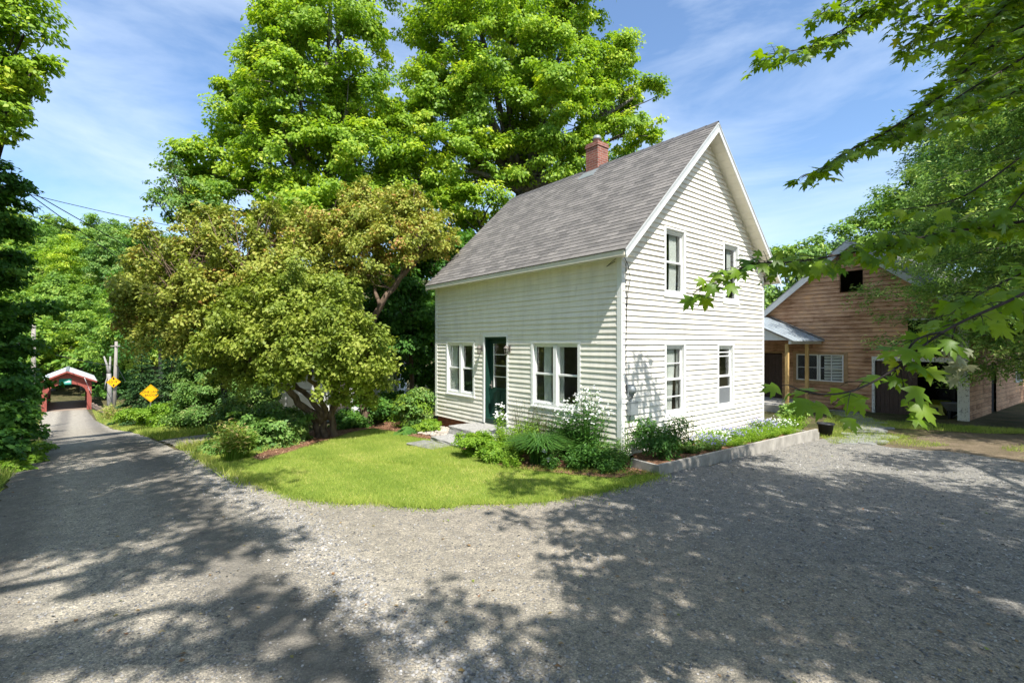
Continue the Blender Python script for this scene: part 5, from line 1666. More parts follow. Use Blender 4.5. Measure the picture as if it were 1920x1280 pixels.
# bark chips
for nm, poly, dn in (('bark_chips', front_bed, 700), ('bark_chips', side_bed, 420)):
    X, Y = strew(poly, dn, rng); n = len(X)
    Pn = np.column_stack([X, Y, h(X, Y)+.055])
    m_ = M.setdefault('chips', leaf_mat('bark_chip', [(0, (.12, .05, .03)), (.5, (.26, .13, .075)), (1, (.48, .31, .20))], 0))
    o = leaf_obj(nm, [(Pn, unit(UP+rng.normal(size=(n, 3))*.5), rng.normal(size=(n, 3)), .03+.04*rng.random(n), .5+.25*rng.normal(size=n), NARROW3)], m_); o['kind'] = 'stuff'


# ------------------------------------------------------------------ garden plants
def perennial(name, label, cat, base, H, R, ns, m, leaf, tmpl=NARROW3, flower=None, nf=3, fs=.04, per=16, seed=1, group=None, lean=.35, t0=.1, tint=.45, stemm=None):
    rng = np.random.default_rng(seed)
    base = Vector(base)
    t = thing(name, label, cat, tuple(base), 0, group)
    a = rng.random(ns)*2*PI; r = R*np.sqrt(rng.random(ns))
    b0 = np.column_stack([base.x+.45*r*np.cos(a), base.y+.45*r*np.sin(a), np.full(ns, base.z)])
    Hs = H*(.72+.33*rng.random(ns))
    tip = np.column_stack([base.x+r*np.cos(a), base.y+r*np.sin(a), base.z+Hs*(1-.25*(r/max(R, .01))**2)])
    d = tip-b0; ln = np.linalg.norm(d, axis=1)
    parts = [(b0, np.cross(d, rng.normal(size=(ns, 3))), d, ln, .35+.1*rng.normal(size=ns), STEM)]
    idx = np.repeat(np.arange(ns), per); n = len(idx)
    tt = t0+(1-t0)*rng.random(n)
    p = b0[idx]+d[idx]*tt[:, None]
    az = rng.random(n)*2*PI
    T = np.column_stack([np.cos(az), np.sin(az), .25+.5*rng.normal(size=n)*.6])
    Nn = unit(UP+rng.normal(size=(n, 3))*.45)
    parts.append((p, Nn, T, leaf*(.6+.7*rng.random(n))*(1.15-.5*tt), tint+.2*rng.normal(size=n), tmpl))
    leaf_obj('foliage', parts, m, t)
    if flower:
        idx = np.repeat(np.arange(ns), nf); n = len(idx)
        p = tip[idx]+rng.normal(size=(n, 3))*np.array([.035, .035, .02])
        fo_ = leaf_obj('flowers', [(p, unit(UP*1.2+rng.normal(size=(n, 3))*.5+np.array([0, -.5, 0])), rng.normal(size=(n, 3)), fs*(.7+.5*rng.random(n)), .5+.3*rng.normal(size=n), DISC)], M[flower], t)
        fo_['kind'] = 'stuff'
    return t


def bush(name, label, base, rad, leafm, leaf, seed, cat='shrub', group=None, tmpl=KITE, cover=1.5, clump=.22, nstem=6, **kw):
    base = Vector(base); rx, ry, rz = rad
    rng = np.random.default_rng(seed)
    lob = [((base.x, base.y, base.z+rz*.95), (rx, ry, rz))]
    for i in range(3):
        a = rng.random()*2*PI
        lob.append(((base.x+rx*.5*math.cos(a), base.y+ry*.5*math.sin(a), base.z+rz*(.7+.6*rng.random())), (rx*.6, ry*.6, rz*.6)))
    mb = MB()
    for i in range(nstem):
        a = rng.random()*2*PI
        mb.tube(bez((base.x+.05*math.cos(a), base.y+.05*math.sin(a), base.z-.05), (base.x+rx*.6*math.cos(a), base.y+ry*.6*math.sin(a), base.z+rz*1.2), (0, 0, rz*.2), 4), [.012, .011, .009, .007, .004], 5)
    return tree(name, label, base, lob, leafm, M['bark_grey'], leaf=leaf, seed=seed, group=group, cat=cat, trunk=False, mb=mb, cover=cover, clump=clump, tmpl=tmpl, low=.85, shell=.3, **kw)


def g3(px, py, dz=.03):
    q = G(px, py); return (q.x, q.y, q.z+dz)


def hw(x, y, dz=.04):
    q = HW(x, y); return (q.x, q.y, hz(q.x, q.y)+dz)


# front bed, from the step to the corner
bush('spirea_bush', 'rounded light green bush at the front edge of the bed beside the steps', g3(893, 857), (.40, .38, .26), M['lf_bright'], .045, 101, cover=1.7, clump=.14)
bush('spirea_bush', 'small sprawling pale green bush between steps and ornamental grass', g3(935, 868), (.42, .34, .20), M['lf_bright'], .04, 102, cover=1.6, clump=.13)
perennial('daisy_plant', 'small white daisies in front of the green door', 'flower', hw(-.62, 3.02), .95, .20, 26, M['lf_bright'], .09, NARROW3, 'petal_white', 2, .06, seed=103, per=18)
perennial('tall_daisy_plant', 'tallest daisy clump with flat white flower heads near the house corner', 'flower', hw(-.48, .42), 1.42, .46, 120, M['lf_deep'], .10, NARROW3, 'petal_white', 2, .042, seed=104, per=22)
perennial('tall_daisy_plant', 'white flowered clump below the right front window', 'flower', hw(-.45, 1.0), 1.18, .30, 40, M['lf_deep'], .10, NARROW3, 'petal_white', 1, .042, seed=105, per=18)
perennial('seed_stalks', 'thin dark seed stalks in front of the lower wall left of the window', 'plant', hw(-.42, 2.35), 1.2, .45, 70, M['stalk'], .055, NARROW3, None, seed=106, per=14, t0=.3)
perennial('seed_stalks', 'thin leafy stalks under the middle of the right front window', 'plant', hw(-.45, 1.65), 1.05, .42, 60, M['stalk'], .075, NARROW3, None, seed=107, per=12, t0=.3)
perennial('phlox_plant', 'upright green leafy plant in the middle of the front bed', 'plant', g3(985, 855), .75, .36, 60, M['lf_bright'], .10, NARROW3, None, seed=108, per=20)
perennial('phlox_plant', 'leafy green plant beside the ornamental grass in the front bed', 'plant', g3(1075, 862), .78, .40, 70, M['lf_deep'], .11, NARROW3, None, seed=109, per=20)
perennial('peony_plant', 'dark leafy plant at the bed edge below the tall daisies', 'plant', g3(1112, 880), .55, .46, 80, M['lf_deep'], .13, NARROW3, None, seed=110, per=20)
perennial('daisy_plant', 'low daisy with two white blooms at the front of the bed', 'flower', g3(1032, 884), .36, .22, 24, M['lf_deep'], .09, NARROW3, None, seed=111, per=18)
q = g3(1030, 880); rng = np.random.default_rng(5)
n = 3
leaf_obj('bloom', [(np.array([(q[0]-.1, q[1]-.12, q[2]+.34), (q[0]-.02, q[1]-.22, q[2]+.2), (q[0]+.42, q[1]-.12, q[2]+.1)]), np.array([[0, -.7, .7]]*3), rng.normal(size=(3, 3)), np.array([.1, .11, .07]), np.array([.6, .8, .5]), DISC)], M['petal_white'], bpy.data.objects['daisy_plant.001'])
# ornamental grass: arching blades
t = thing('ornamental_grass', 'arching clump of bright ornamental grass in the front bed', 'grass clump', g3(1012, 872))
rng = np.random.default_rng(112); c = np.array(g3(1012, 872)); n = 900
az = rng.random(n)*2*PI; parts = []
prev = c+np.column_stack([rng.normal(size=(n, 2))*.07, np.zeros(n)])
spread = .25+.55*rng.random(n); L_ = .24+.10*rng.random(n)
SEG = (np.array([(-.02, 0, 0), (.02, 0, 0), (.014, 1, 0), (-.014, 1, 0)]), np.array([[0, 1, 2, 3]]))
for sgm in range(3):
    d = np.column_stack([np.cos(az)*spread*(.5+sgm*.7), np.sin(az)*spread*(.5+sgm*.7), np.full(n, 1.0-.55*sgm)])
    d = unit(d)
    parts.append((prev, np.cross(d, np.column_stack([-np.sin(az), np.cos(az), np.zeros(n)])), d, L_, .5+.2*rng.normal(size=n), SEG))
    prev = prev+d*L_[:, None]
leaf_obj('foliage', parts, M['lf_deep'], t)
for i, (px_, py_, lb) in enumerate(((1162, 888, 'low green plant at the foot of the house corner board'), (1140, 892, 'low feathery plant at the front edge beside the tall daisies'), (960, 880, 'low pale green plant at the lawn edge of the front bed'))):
    perennial('bedding_plant', lb, 'plant', g3(px_, py_), .30+.1*(i == 0), .26, 40, M['lf_deep' if i < 2 else 'lf_bright'], .07, NARROW3, None, seed=120+i, per=14)
perennial('stalk_plant', 'thin wispy plant climbing the house corner board', 'plant', hw(-.02, -.14), .95, .10, 10, M['lf_shrub'], .05, NARROW3, None, seed=124, per=18)
# left of the doorway
bush('flowering_shrub', 'bright yellow green shrub at the left front corner of the house', g3(778, 803), (.62, .5, .62), M['lf_bright'], .09, 130, cover=1.25, clump=.2, tmpl=NARROW)
bush('flowering_shrub', 'darker green shrub against the left house corner behind the bright one', hw(-.45, 7.5), (.5, .45, .62), M['lf_shrub'], .08, 131, cover=1.3, clump=.2)
bush('low_shrub', 'small lime green bush on the mulch beside the river stones', g3(805, 814), (.34, .28, .2), M['lf_bright'], .05, 132, cover=1.5, clump=.13)
t = thing('hosta', 'broad leaved dark green hosta on the mulch beside the bright shrub', 'plant', g3(768, 815))
rng = np.random.default_rng(133); n = 60; az = rng.random(n)*2*PI; c = np.array(g3(768, 815)); rr_ = .05+.26*rng.random(n)
p_ = c+np.column_stack([np.cos(az)*rr_, np.sin(az)*rr_, .06+.16*(1-rr_/.31)+.04*rng.random(n)])
leaf_obj('foliage', [(p_, unit(UP+np.column_stack([np.cos(az), np.sin(az), np.zeros(n)])*.5+rng.normal(size=(n, 3))*.15), np.column_stack([np.cos(az), np.sin(az), np.full(n, -.15)]), .17+.07*rng.random(n), .5+.2*rng.normal(size=n), BROAD3)], M['lf_deep'], t)
# raised bed: peony shrub, clumps with violet and pale flowers, sedum, pot
bush('peony_shrub', 'dense dark green rounded shrub at the near corner of the raised bed', tuple(HW(.55, -.52, .12)), (.52, .42, .34), M['lf_deep'], .075, 140, cover=1.7, clump=.17, tmpl=NARROW)
perennial('stalk_plant', 'tall thin dark stalks standing against the sunny gable wall', 'plant', tuple(HW(1.95, -.3, .12)), .85, .2, 14, M['stalk'], .05, NARROW3, None, seed=141, per=12, t0=.35)
clumps = [(1.35, -.55, 'lf_shrub', None, 'grey green spreading clump next to the dark peony shrub'), (1.9, -.75, 'lf_shrub', 'petal_blue', 'clump with violet flowers at the edging below the left window'), (2.45, -.5, 'lf_bright', 'petal_white', 'pale flowered clump below the left ground floor window'),
          (2.75, -.8, 'lf_bright', None, 'lime green mound at the middle of the edging'), (3.2, -.45, 'lf_shrub', 'petal_blue', 'clump with violet flowers below the space between the windows'), (3.5, -.85, 'lf_bright', None, 'yellow green sedum mound right of the middle of the edging'),
          (4.0, -.5, 'lf_bright', 'petal_blue', 'violet flowered clump below the right ground floor window'), (4.3, -.9, 'lf_bright', None, 'low bright mound beside the edging below the right window'), (4.8, -.55, 'lf_shrub', 'petal_blue', 'largest violet flowered clump near the far end of the gable'),
          (5.2, -.9, 'lf_bright', None, 'light green mound near the far end of the edging'), (5.65, -.6, 'lf_shrub', 'petal_white', 'white flowered clump at the far gable corner'), (6.2, -.75, 'lf_bright', None, 'tall lime green bushy clump past the gable corner')]
for i, (x, y, lm, flw, lb) in enumerate(clumps):
    q = HW(x, y); hh = .42 if i == 11 else .24+.06*(i % 3)
    perennial('border_plant', lb, 'plant', (q.x, q.y, hz(q.x, q.y)+.12), hh, .40 if i < 11 else .42, 150, M[lm], .06, NARROW3 if i % 2 else KITE3, flw, 1, .035, seed=150+i, per=12, tint=.55)
bush('variegated_plant', 'cream edged leafy plant spilling by the black pot at the bed end', tuple(HW(6.7, -.55, .12)), (.36, .32, .22), M['lf_cedar'], .09, 170, cat='plant', cover=1.3, clump=.14)
q = G(1548, 818); mb = MB(); mb.lathe([(.0, 0), (.13, 0), (.18, .30), (.2, .30), (.2, .33), (.165, .33), (.15, .26), (.0, .26)], (0, 0, 0), 18)
for v_i, v in enumerate(mb.v): mb.v[v_i] = (v[0]+q.x, v[1]+q.y, v[2]+q.z)
tag(mb.build('flower_pot', M['black_pot'], loc=tuple(q), smooth=True), 'black plastic flower pot standing at the far end of the raised bed', 'pot')
bush('weed_clump', 'small green weeds at the foot of the barn sliding door', tuple(BWd(5.0, -.12, .02)), (.25, .2, .12), M['lf_deep'], .09, 171, cat='weed', cover=1.2, clump=.1, nstem=3)

# ------------------------------------------------------------------ trees behind the house
LA = [lobe(*a) for a in [(640, -150, 120, 110, 21), (620, -30, 105, 85, 21), (640, 70, 95, 80, 20.5), (545, 60, 60, 60, 21), (490, 140, 62, 52, 21), (450, 165, 42, 42, 21), (560, 190, 95, 80, 20), (660, 190, 78, 85, 20), (450, 245, 55, 42, 20.5), (540, 285, 105, 70, 19.6), (660, 300, 85, 80, 19.8), (400, 320, 62, 52, 20), (480, 370, 95, 60, 19.6), (600, 400, 120, 65, 19.6), (705, 390, 60, 70, 20), (365, 385, 45, 40, 20)]]
bA = P(640, 600, 21.5); bA.z = hz(bA.x, bA.y)
tree('maple_tree', 'tall bright green maple left of the chimney with a stepped left outline', bA, rough(LA, 1), M['lf_maple'], M['bark_grey'], leaf=.15, r0=.38, seed=201, cover=.95, clump=.5, stretch=.75, low=.5, split=.35, droop=.45)
LB = [lobe(*a) for a in [(940, -190, 160, 110, 23), (870, -40, 80, 70, 22.6), (985, -20, 110, 90, 23), (1070, 20, 65, 60, 23), (840, 75, 68, 75, 22), (935, 90, 105, 85, 22), (1055, 125, 80, 70, 22), (1130, 115, 52, 60, 23), (1145, 190, 65, 55, 23), (1200, 175, 42, 34, 23.4), (1170, 250, 62, 34, 22.6), (830, 185, 72, 80, 21.4), (790, 245, 55, 70, 21), (920, 205, 95, 80, 21.6), (1025, 225, 95, 75, 21.6), (860, 310, 95, 70, 21), (1000, 310, 100, 50, 22), (1085, 300, 60, 40, 22), (780, 340, 60, 60, 20.6), (885, 395, 75, 45, 20.6), (1190, 305, 40, 18, 23)]]
bB_ = P(968, 500, 23.5); bB_.z = hz(bB_.x, bB_.y)
tree('maple_tree', 'largest bright green maple rising behind the grey roof and chimney', bB_, rough(LB, 2), M['lf_maple'], M['bark_grey'], leaf=.15, r0=.5, seed=202, cover=.95, clump=.5, stretch=.75, low=.5, split=.42, droop=.45)
# sparse cherry sticking out at the left of the maple
LC = [lobe(*a) for a in [(320, 310, 24, 18, 17), (300, 345, 26, 18, 17), (345, 345, 36, 26, 17), (335, 385, 44, 24, 17), (385, 400, 40, 34, 17), (290, 370, 18, 12, 17)]]
bC = P(430, 640, 17.6); bC.z = hz(bC.x, bC.y)
tree('cherry_tree', 'sparse wispy tree with small dark leaves left of the tall maple', bC, LC, M['lf_shrub'], M['bark_dark'], leaf=.11, r0=.11, seed=203, cover=.55, clump=.4, low=.8, split=.6)
# under-storey between the maples and the house
LD = [lobe(*a) for a in [(770, 480, 60, 70, 18.5), (830, 455, 45, 50, 19), (735, 560, 60, 70, 17.5), (795, 600, 36, 60, 17.5), (770, 660, 40, 40, 17), (700, 640, 50, 50, 18)]]
bD = P(772, 740, 17.4); bD.z = hz(bD.x, bD.y)
tree('young_maple_tree', 'young maple with thin bare trunk beside the left house corner', bD, LD, M['lf_dark'], M['bark_brown'], leaf=.15, r0=.10, seed=204, cover=1.1, clump=.6, low=.6, split=.5)
LE = [lobe(*a) for a in [(800, 560, 60, 90, 22), (760, 640, 60, 80, 22.5), (830, 680, 60, 70, 22), (720, 560, 70, 80, 23), (640, 600, 80, 70, 26), (540, 560, 90, 80, 26), (860, 500, 60, 60, 23)]]
bE = P(800, 740, 23); bE.z = hz(bE.x, bE.y)
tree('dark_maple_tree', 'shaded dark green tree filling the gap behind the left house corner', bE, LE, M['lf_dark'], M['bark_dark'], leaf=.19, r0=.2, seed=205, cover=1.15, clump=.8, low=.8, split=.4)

# ------------------------------------------------------------------ the old apple trees
def limb(mb, pts, r, n=9, wig=.03, rng=RNG):
    """rough crooked limb through the given points"""
    q = []
    P_ = [Vector(p) for p in pts]
    for i in range(len(P_)-1):
        for j in range(4):
            t_ = j/4
            p0 = P_[max(i-1, 0)]; p1 = P_[i]; p2 = P_[i+1]; p3 = P_[min(i+2, len(P_)-1)]
            v = .5*((2*p1)+(p2-p0)*t_+(2*p0-5*p1+4*p2-p3)*t_*t_+(3*p1-p0-3*p2+p3)*t_**3)
            q.append(v+Vector(rng.normal(size=3))*wig*(1 if (i or j) else 0))
    q.append(P_[-1])
    m_ = len(q)-1
    mb.tube(q, [max(.01, r[0]+(r[1]-r[0])*(i/m_)**.8) for i in range(m_+1)], n)
    return q


rng = np.random.default_rng(301)
ap = G(615, 822)
YA = ap.y
LF = [lobe(*a) for a in [(262, 535, 48, 40, 14.4), (305, 490, 60, 44, 14.4), (365, 462, 62, 42, 14.4), (430, 445, 60, 36, 14.5), (490, 440, 50, 34, 14.6), (290, 590, 52, 42, 14), (350, 560, 70, 48, 13.8), (425, 530, 70, 48, 13.6), (490, 510, 60, 46, 13.6), (330, 635, 46, 30, 13.8), (400, 600, 60, 42, 13.2), (550, 500, 50, 40, 14), (255, 600, 34, 30, 14.4)]]
LG = [lobe(*a) for a in [(520, 580, 90, 56, 12.6), (610, 600, 90, 56, 12.5), (440, 640, 62, 42, 12.8), (560, 660, 90, 48, 12.2), (670, 640, 70, 54, 12.6), (500, 660, 60, 38, 12.3), (610, 690, 70, 34, 12.3), (450, 590, 60, 44, 13), (590, 540, 80, 44, 13), (700, 670, 46, 40, 13), (480, 700, 40, 26, 13), (530, 700, 40, 18, 12.6), (650, 705, 50, 26, 12.8), (700, 715, 34, 24, 13.2), (420, 690, 34, 24, 13.4), (640, 745, 26, 16, 13), (690, 748, 26, 14, 13.4)]]
mb = MB()
b0 = Vector((ap.x, ap.y, ap.z-.15))
def A_(px, py, Y): return P(px, py, Y)
k1 = A_(606, 790, YA)
for v_ in ((604, 12), (622, 8), (590, 6)):
    limb(mb, [A_(v_[0]+8, 832, YA-.02*v_[1]), A_(v_[0]+4, 805, YA), A_(v_[0], 780, YA)], (.115, .085), 10, .02, rng)
main = [limb(mb, [k1, A_(570, 760, YA-.2), A_(535, 730, YA-.5), A_(500, 700, YA-.6), A_(465, 675, YA-.5), A_(430, 655, YA-.2), A_(380, 600, YA), A_(320, 560, YA)], (.115, .035), 9, .03, rng),
        limb(mb, [k1, A_(590, 755, YA-.1), A_(560, 725, YA+.1), A_(530, 690, YA+.2), A_(500, 640, YA), A_(480, 560, YA-.2), A_(450, 490, YA)], (.09, .03), 8, .03, rng),
        limb(mb, [A_(612, 785, YA), A_(600, 740, YA-.4), A_(580, 700, YA-.7), A_(570, 640, YA-1), A_(545, 590, YA-1.2)], (.085, .03), 8, .03, rng),
        limb(mb, [A_(620, 785, YA), A_(628, 740, YA), A_(640, 690, YA-.3), A_(660, 640, YA-.5), A_(640, 590, YA-.8)], (.10, .03), 8, .03, rng),
        limb(mb, [A_(622, 780, YA+.1), A_(640, 735, YA+.3), A_(690, 690, YA+.2)], (.07, .025), 7, .03, rng)]
tA = thing('apple_tree', 'old spreading apple tree with leaning brown trunks on the lawn edge', 'tree', (ap.x, ap.y, ap.z))
partsF, ancF = crown(LF+[((l[0][0]+rng.normal()*.4, l[0][1]+rng.normal()*.4, l[0][2]+l[1][2]*(.9+.4*rng.random())), (.22, .22, .35)) for l in LF for _ in range(2)], .10, rng, cover=.95, clump=.30, low=.85, shell=.12, droop=.2, flat=.95, up=.6, jitter=.5, stretch=.8, outw=.3)
partsG, ancG = crown(LG, .10, rng, cover=1.05, clump=.30, low=.85, shell=.12, droop=.2, flat=.95, up=.6, jitter=.5, stretch=.8, outw=.3)
allm = [p for l in main for p in l[8:]]
for an in ancF+ancG:
    for a in an[rng.permutation(len(an))[:5]]:
        e = Vector(a); s_ = sorted(allm, key=lambda q: (q-e).length)[int(rng.integers(0, 9))]
        mb.tube(bez(s_, e, (0, 0, (e-s_).length*.12), 4, (e-s_).length*.04, rng), [.022, .015, .010, .007, .004], 5)
mb.build('trunk', M['bark_brown'], tA, smooth=True)
leaf_obj('crown', partsF, M['lf_apple'], tA)
leaf_obj('lower_crown', partsG, M['lf_apple_low'], tA)['label'] = 'fresher green leafy boughs low at the front'
# second apple tree, behind to the right
LH = [lobe(*a) for a in [(560, 445, 50, 34, 15), (620, 420, 60, 36, 15), (680, 405, 58, 34, 15.1), (740, 405, 58, 32, 15.1), (795, 435, 48, 34, 15), (835, 462, 28, 20, 15), (650, 465, 60, 36, 15), (715, 455, 60, 40, 15), (770, 475, 46, 30, 15), (600, 490, 56, 36, 15), (690, 505, 50, 26, 15), (760, 385, 40, 16, 15.2), (690, 372, 46, 14, 15.4), (640, 520, 50, 30, 15)]]
mb = MB(); bH = P(688, 765, 15.6); bH.z = hz(bH.x, bH.y)
mH = [limb(mb, [bH-Vector((0, 0, .1)), A_(686, 700, 15.5), A_(692, 620, 15.3), A_(712, 575, 15.1), A_(745, 528, 15), A_(775, 495, 15), A_(800, 460, 15)], (.16, .05), 9, .03, rng),
      limb(mb, [A_(692, 620, 15.3), A_(668, 560, 15.2), A_(640, 500, 15.1), A_(600, 450, 15)], (.09, .03), 7, .04, rng),
      limb(mb, [A_(712, 575, 15.1), A_(700, 520, 15.2), A_(705, 450, 15.2), A_(720, 400, 15.3)], (.07, .02), 7, .04, rng)]
tH = thing('apple_tree', 'second apple tree with rusty olive crown reaching toward the roof edge', 'tree', tuple(bH))
parts, anc = crown(LH+[((l[0][0]+rng.normal()*.4, l[0][1]+rng.normal()*.4, l[0][2]+l[1][2]*(.9+.4*rng.random())), (.22, .22, .35)) for l in LH for _ in range(2)], .095, rng, cover=.92, clump=.28, low=.85, shell=.12, droop=.2, flat=.95, up=.6, jitter=.5, stretch=.8, outw=.3)
allm = [p for l in mH for p in l[6:]]
for an in anc:
    for a in an[rng.permutation(len(an))[:5]]:
        e = Vector(a); s_ = sorted(allm, key=lambda q: (q-e).length)[int(rng.integers(0, 9))]
        mb.tube(bez(s_, e, (0, 0, (e-s_).length*.1), 4, (e-s_).length*.05, rng), [.022, .015, .010, .007, .004], 5)
mb.build('trunk', M['bark_brown'], tH, smooth=True)
leaf_obj('crown', [(a, b, c_, d, np.clip(e+.1, 0, 1), f) for a, b, c_, d, e, f in parts], M['lf_apple'], tH)

# ------------------------------------------------------------------ shrubs on the right of the road
def spruce(name, label, base, H, R, seed, m, leaf=.16, group=None, tiers=16, dens=1.0):
    rng = np.random.default_rng(seed); base = Vector(base)
    t = thing(name, label, 'tree', tuple(base), 0, group)
    mb = MB(); mb.tube([base-Vector((0, 0, .2)), base+Vector((0, 0, H*.5)), base+Vector((0, 0, H*.98))], [R*.07, R*.045, .01], 7)
    Ps, Ns, Ts, Ss, Is = [], [], [], [], []
    for k in range(tiers):
        f = k/tiers; z = H*(.06+.92*f); r = R*(1-f)**.85+.06
        nb = max(5, int(11*(1-f)+4))
        for j in range(nb):
            a = rng.random()*2*PI; rl = r*(.75+.4*rng.random())
            n = int(dens*(26+60*rl))
            s_ = rng.random(n)**.6*rl; w_ = rng.normal(size=n)*.17*(rl-s_+.25)
            x = math.cos(a)*s_-math.sin(a)*w_; y = math.sin(a)*s_+math.cos(a)*w_
            zz = z+.10*rl-.32*s_+rng.normal(size=n)*.05-.12*np.abs(w_)
            Ps.append(np.column_stack([base.x+x, base.y+y, base.z+zz])); Ns.append(UP+rng.normal(size=(n, 3))*.45)
            Ts.append(np.column_stack([np.full(n, math.cos(a)), np.full(n, math.sin(a)), np.full(n, -.25)])+rng.normal(size=(n, 3))*.5)
            Ss.append(leaf*(.6+.8*rng.random(n))); Is.append(.45+.18*rng.normal(size=n)+.1*rng.normal()+.25*(s_/max(rl, .01)-.6))
            if j % 2 == 0: mb.tube([base+Vector((0, 0, z)), base+Vector((math.cos(a)*rl*.8, math.sin(a)*rl*.8, z-.16*rl))], [.02, .006], 4)
    mb.build('trunk', M['bark_dark'], t, smooth=True)
    leaf_obj('crown', [(np.concatenate(Ps), np.concatenate(Ns), np.concatenate(Ts), np.concatenate(Ss), np.concatenate(Is), NARROW)], m, t)
    return t


b = P(266, 790, 35.5); b.z = hz(b.x, b.y)
spruce('spruce_tree', 'blue green young spruce behind the one lane sign', b, 6.0, 1.7, 401, M['lf_spruce'], .17, dens=1.3)
b = P(322, 780, 30); b.z = hz(b.x, b.y)
spruce('spruce_tree', 'second young spruce half covered by roadside bushes', b, 5.2, 1.6, 402, M['lf_spruce'], .17, dens=1.2)


def shrub(name, label, lobs, m, leaf, seed, cat='shrub', **kw):
    L_ = [lobe(*a) for a in lobs]
    bx_ = sum(l[0][0] for l in L_)/len(L_); by_ = sum(l[0][1] for l in L_)/len(L_)
    rng = np.random.default_rng(seed)
    bz_ = hz(bx_, by_); mb = MB()
    for l in L_:
        mb.tube(bez((bx_+rng.normal()*.15, by_+rng.normal()*.15, bz_-.1), l[0], (0, 0, .1), 5, .04, rng), [.035, .03, .024, .018, .012, .006], 5)
    kw.setdefault('cover', 1.2); kw.setdefault('clump', .4); kw.setdefault('low', .8); kw.setdefault('shell', .4)
    return tree(name, label, (bx_, by_, bz_), L_, m, M['bark_grey'], leaf=leaf, seed=seed, cat=cat, trunk=False, mb=mb, **kw)


shrub('honeysuckle_shrub', 'large grey green roadside shrub right of the one lane sign', [(385, 705, 50, 52, 21), (420, 680, 45, 48, 21), (370, 765, 48, 38, 20.4), (400, 760, 60, 45, 20), (445, 720, 45, 55, 20.4), (400, 650, 36, 34, 22)], M['lf_shrub'], .10, 411)
shrub('honeysuckle_shrub', 'dark green shrub between the roadside and the apple tree trunks', [(470, 760, 50, 42, 17), (510, 790, 45, 30, 16.4), (450, 800, 45, 26, 16.8), (500, 740, 36, 30, 18), (545, 800, 30, 24, 16)], M['lf_shrub'], .095, 412)
shrub('bramble_bush', 'low bright brambles along the road edge under the signs', [(285, 780, 40, 22, 27), (320, 790, 36, 18, 24), (255, 780, 28, 18, 32), (238, 785, 12, 8, 36), (315, 775, 26, 20, 26)], M['lf_bright'], .12, 413)
shrub('bramble_bush', 'weedy green bush at the lawn corner beside the road', [(400, 842, 26, 18, 11.6), (435, 832, 34, 28, 11.4), (475, 824, 36, 32, 11.8), (515, 816, 36, 32, 12.2), (550, 810, 32, 28, 12.8), (490, 795, 40, 30, 13), (450, 805, 36, 28, 12.4), (540, 788, 36, 28, 13.4), (380, 850, 18, 9, 11.8)], M['lf_shrub'], .085, 414, clump=.25, stretch=.9)
shrub('undergrowth_bush', 'deep green bush in the shade right of the apple trunks', [(680, 770, 40, 26, 16), (720, 765, 40, 24, 17), (660, 790, 30, 16, 15.4), (740, 750, 30, 22, 18)], M['lf_dark'], .10, 415)
shrub('undergrowth_bush', 'dark bush behind the roadside shrubs below the cherry', [(420, 620, 60, 45, 24), (370, 605, 40, 36, 25), (480, 680, 40, 40, 23)], M['lf_dark'], .15, 416, clump=.6)
# tall weeds with seed heads at the road corner
for i, (px_, py_, H_, m_, lb) in enumerate(((432, 868, 1.0, 'lf_weed', 'tall tan grass tuft standing at the lawn corner by the road'), (455, 862, .8, 'lf_weed', 'green grass tuft beside the tan one at the lawn corner'), (412, 812, 1.1, 'lf_weed', 'reddish tall weeds against the grey green roadside shrub'))):
    perennial('grass_tuft', lb, 'grass tuft', g3(px_, py_, 0), H_, .34, 120, M[m_], .16, NARROW3, None, seed=430+i, per=5, t0=.4, tint=.75 if i != 1 else .4)
perennial('grass_tuft', 'tan weeds at the foot of the utility pole by the bridge', 'grass tuft', (pb.x+1.2, pb.y-1, hz(pb.x+1.2, pb.y-1)), 1.6, 1.6, 160, M['lf_weed'], .3, NARROW3, None, seed=440, per=6, tint=.85)
perennial('grass_tuft', 'yellow green weeds between the guard rail and the pole', 'grass tuft', (pb.x-.9, pb.y+1.5, hz(pb.x-.9, pb.y+1.5)), 1.6, 1.3, 160, M['lf_grass'], .3, NARROW3, None, seed=441, per=6, tint=.65)
# bare forked trunk by the pole
mb = MB(); b = P(206, 780, 52); b.z = hz(b.x, b.y)
mb.tube([b-Vector((0, 0, .2)), P(205.5, 730, 52), P(204, 700, 52)], [.28, .22, .2], 8); mb.tube([P(204, 702, 52), P(201, 685, 52), P(195, 668, 52)], [.15, .11, .07], 7); mb.tube([P(204.5, 702, 52), P(206, 690, 52), P(207, 668, 52)], [.15, .11, .07], 7)
mb.tube([P(204, 700, 52), P(198, 716, 51.5), P(196, 730, 51.5)], [.06, .05, .03], 5)
tag(mb.build('dead_tree', M['bark_pale'], loc=tuple(b), smooth=True), 'bare pale forked trunk standing just left of the sign pole', 'tree')

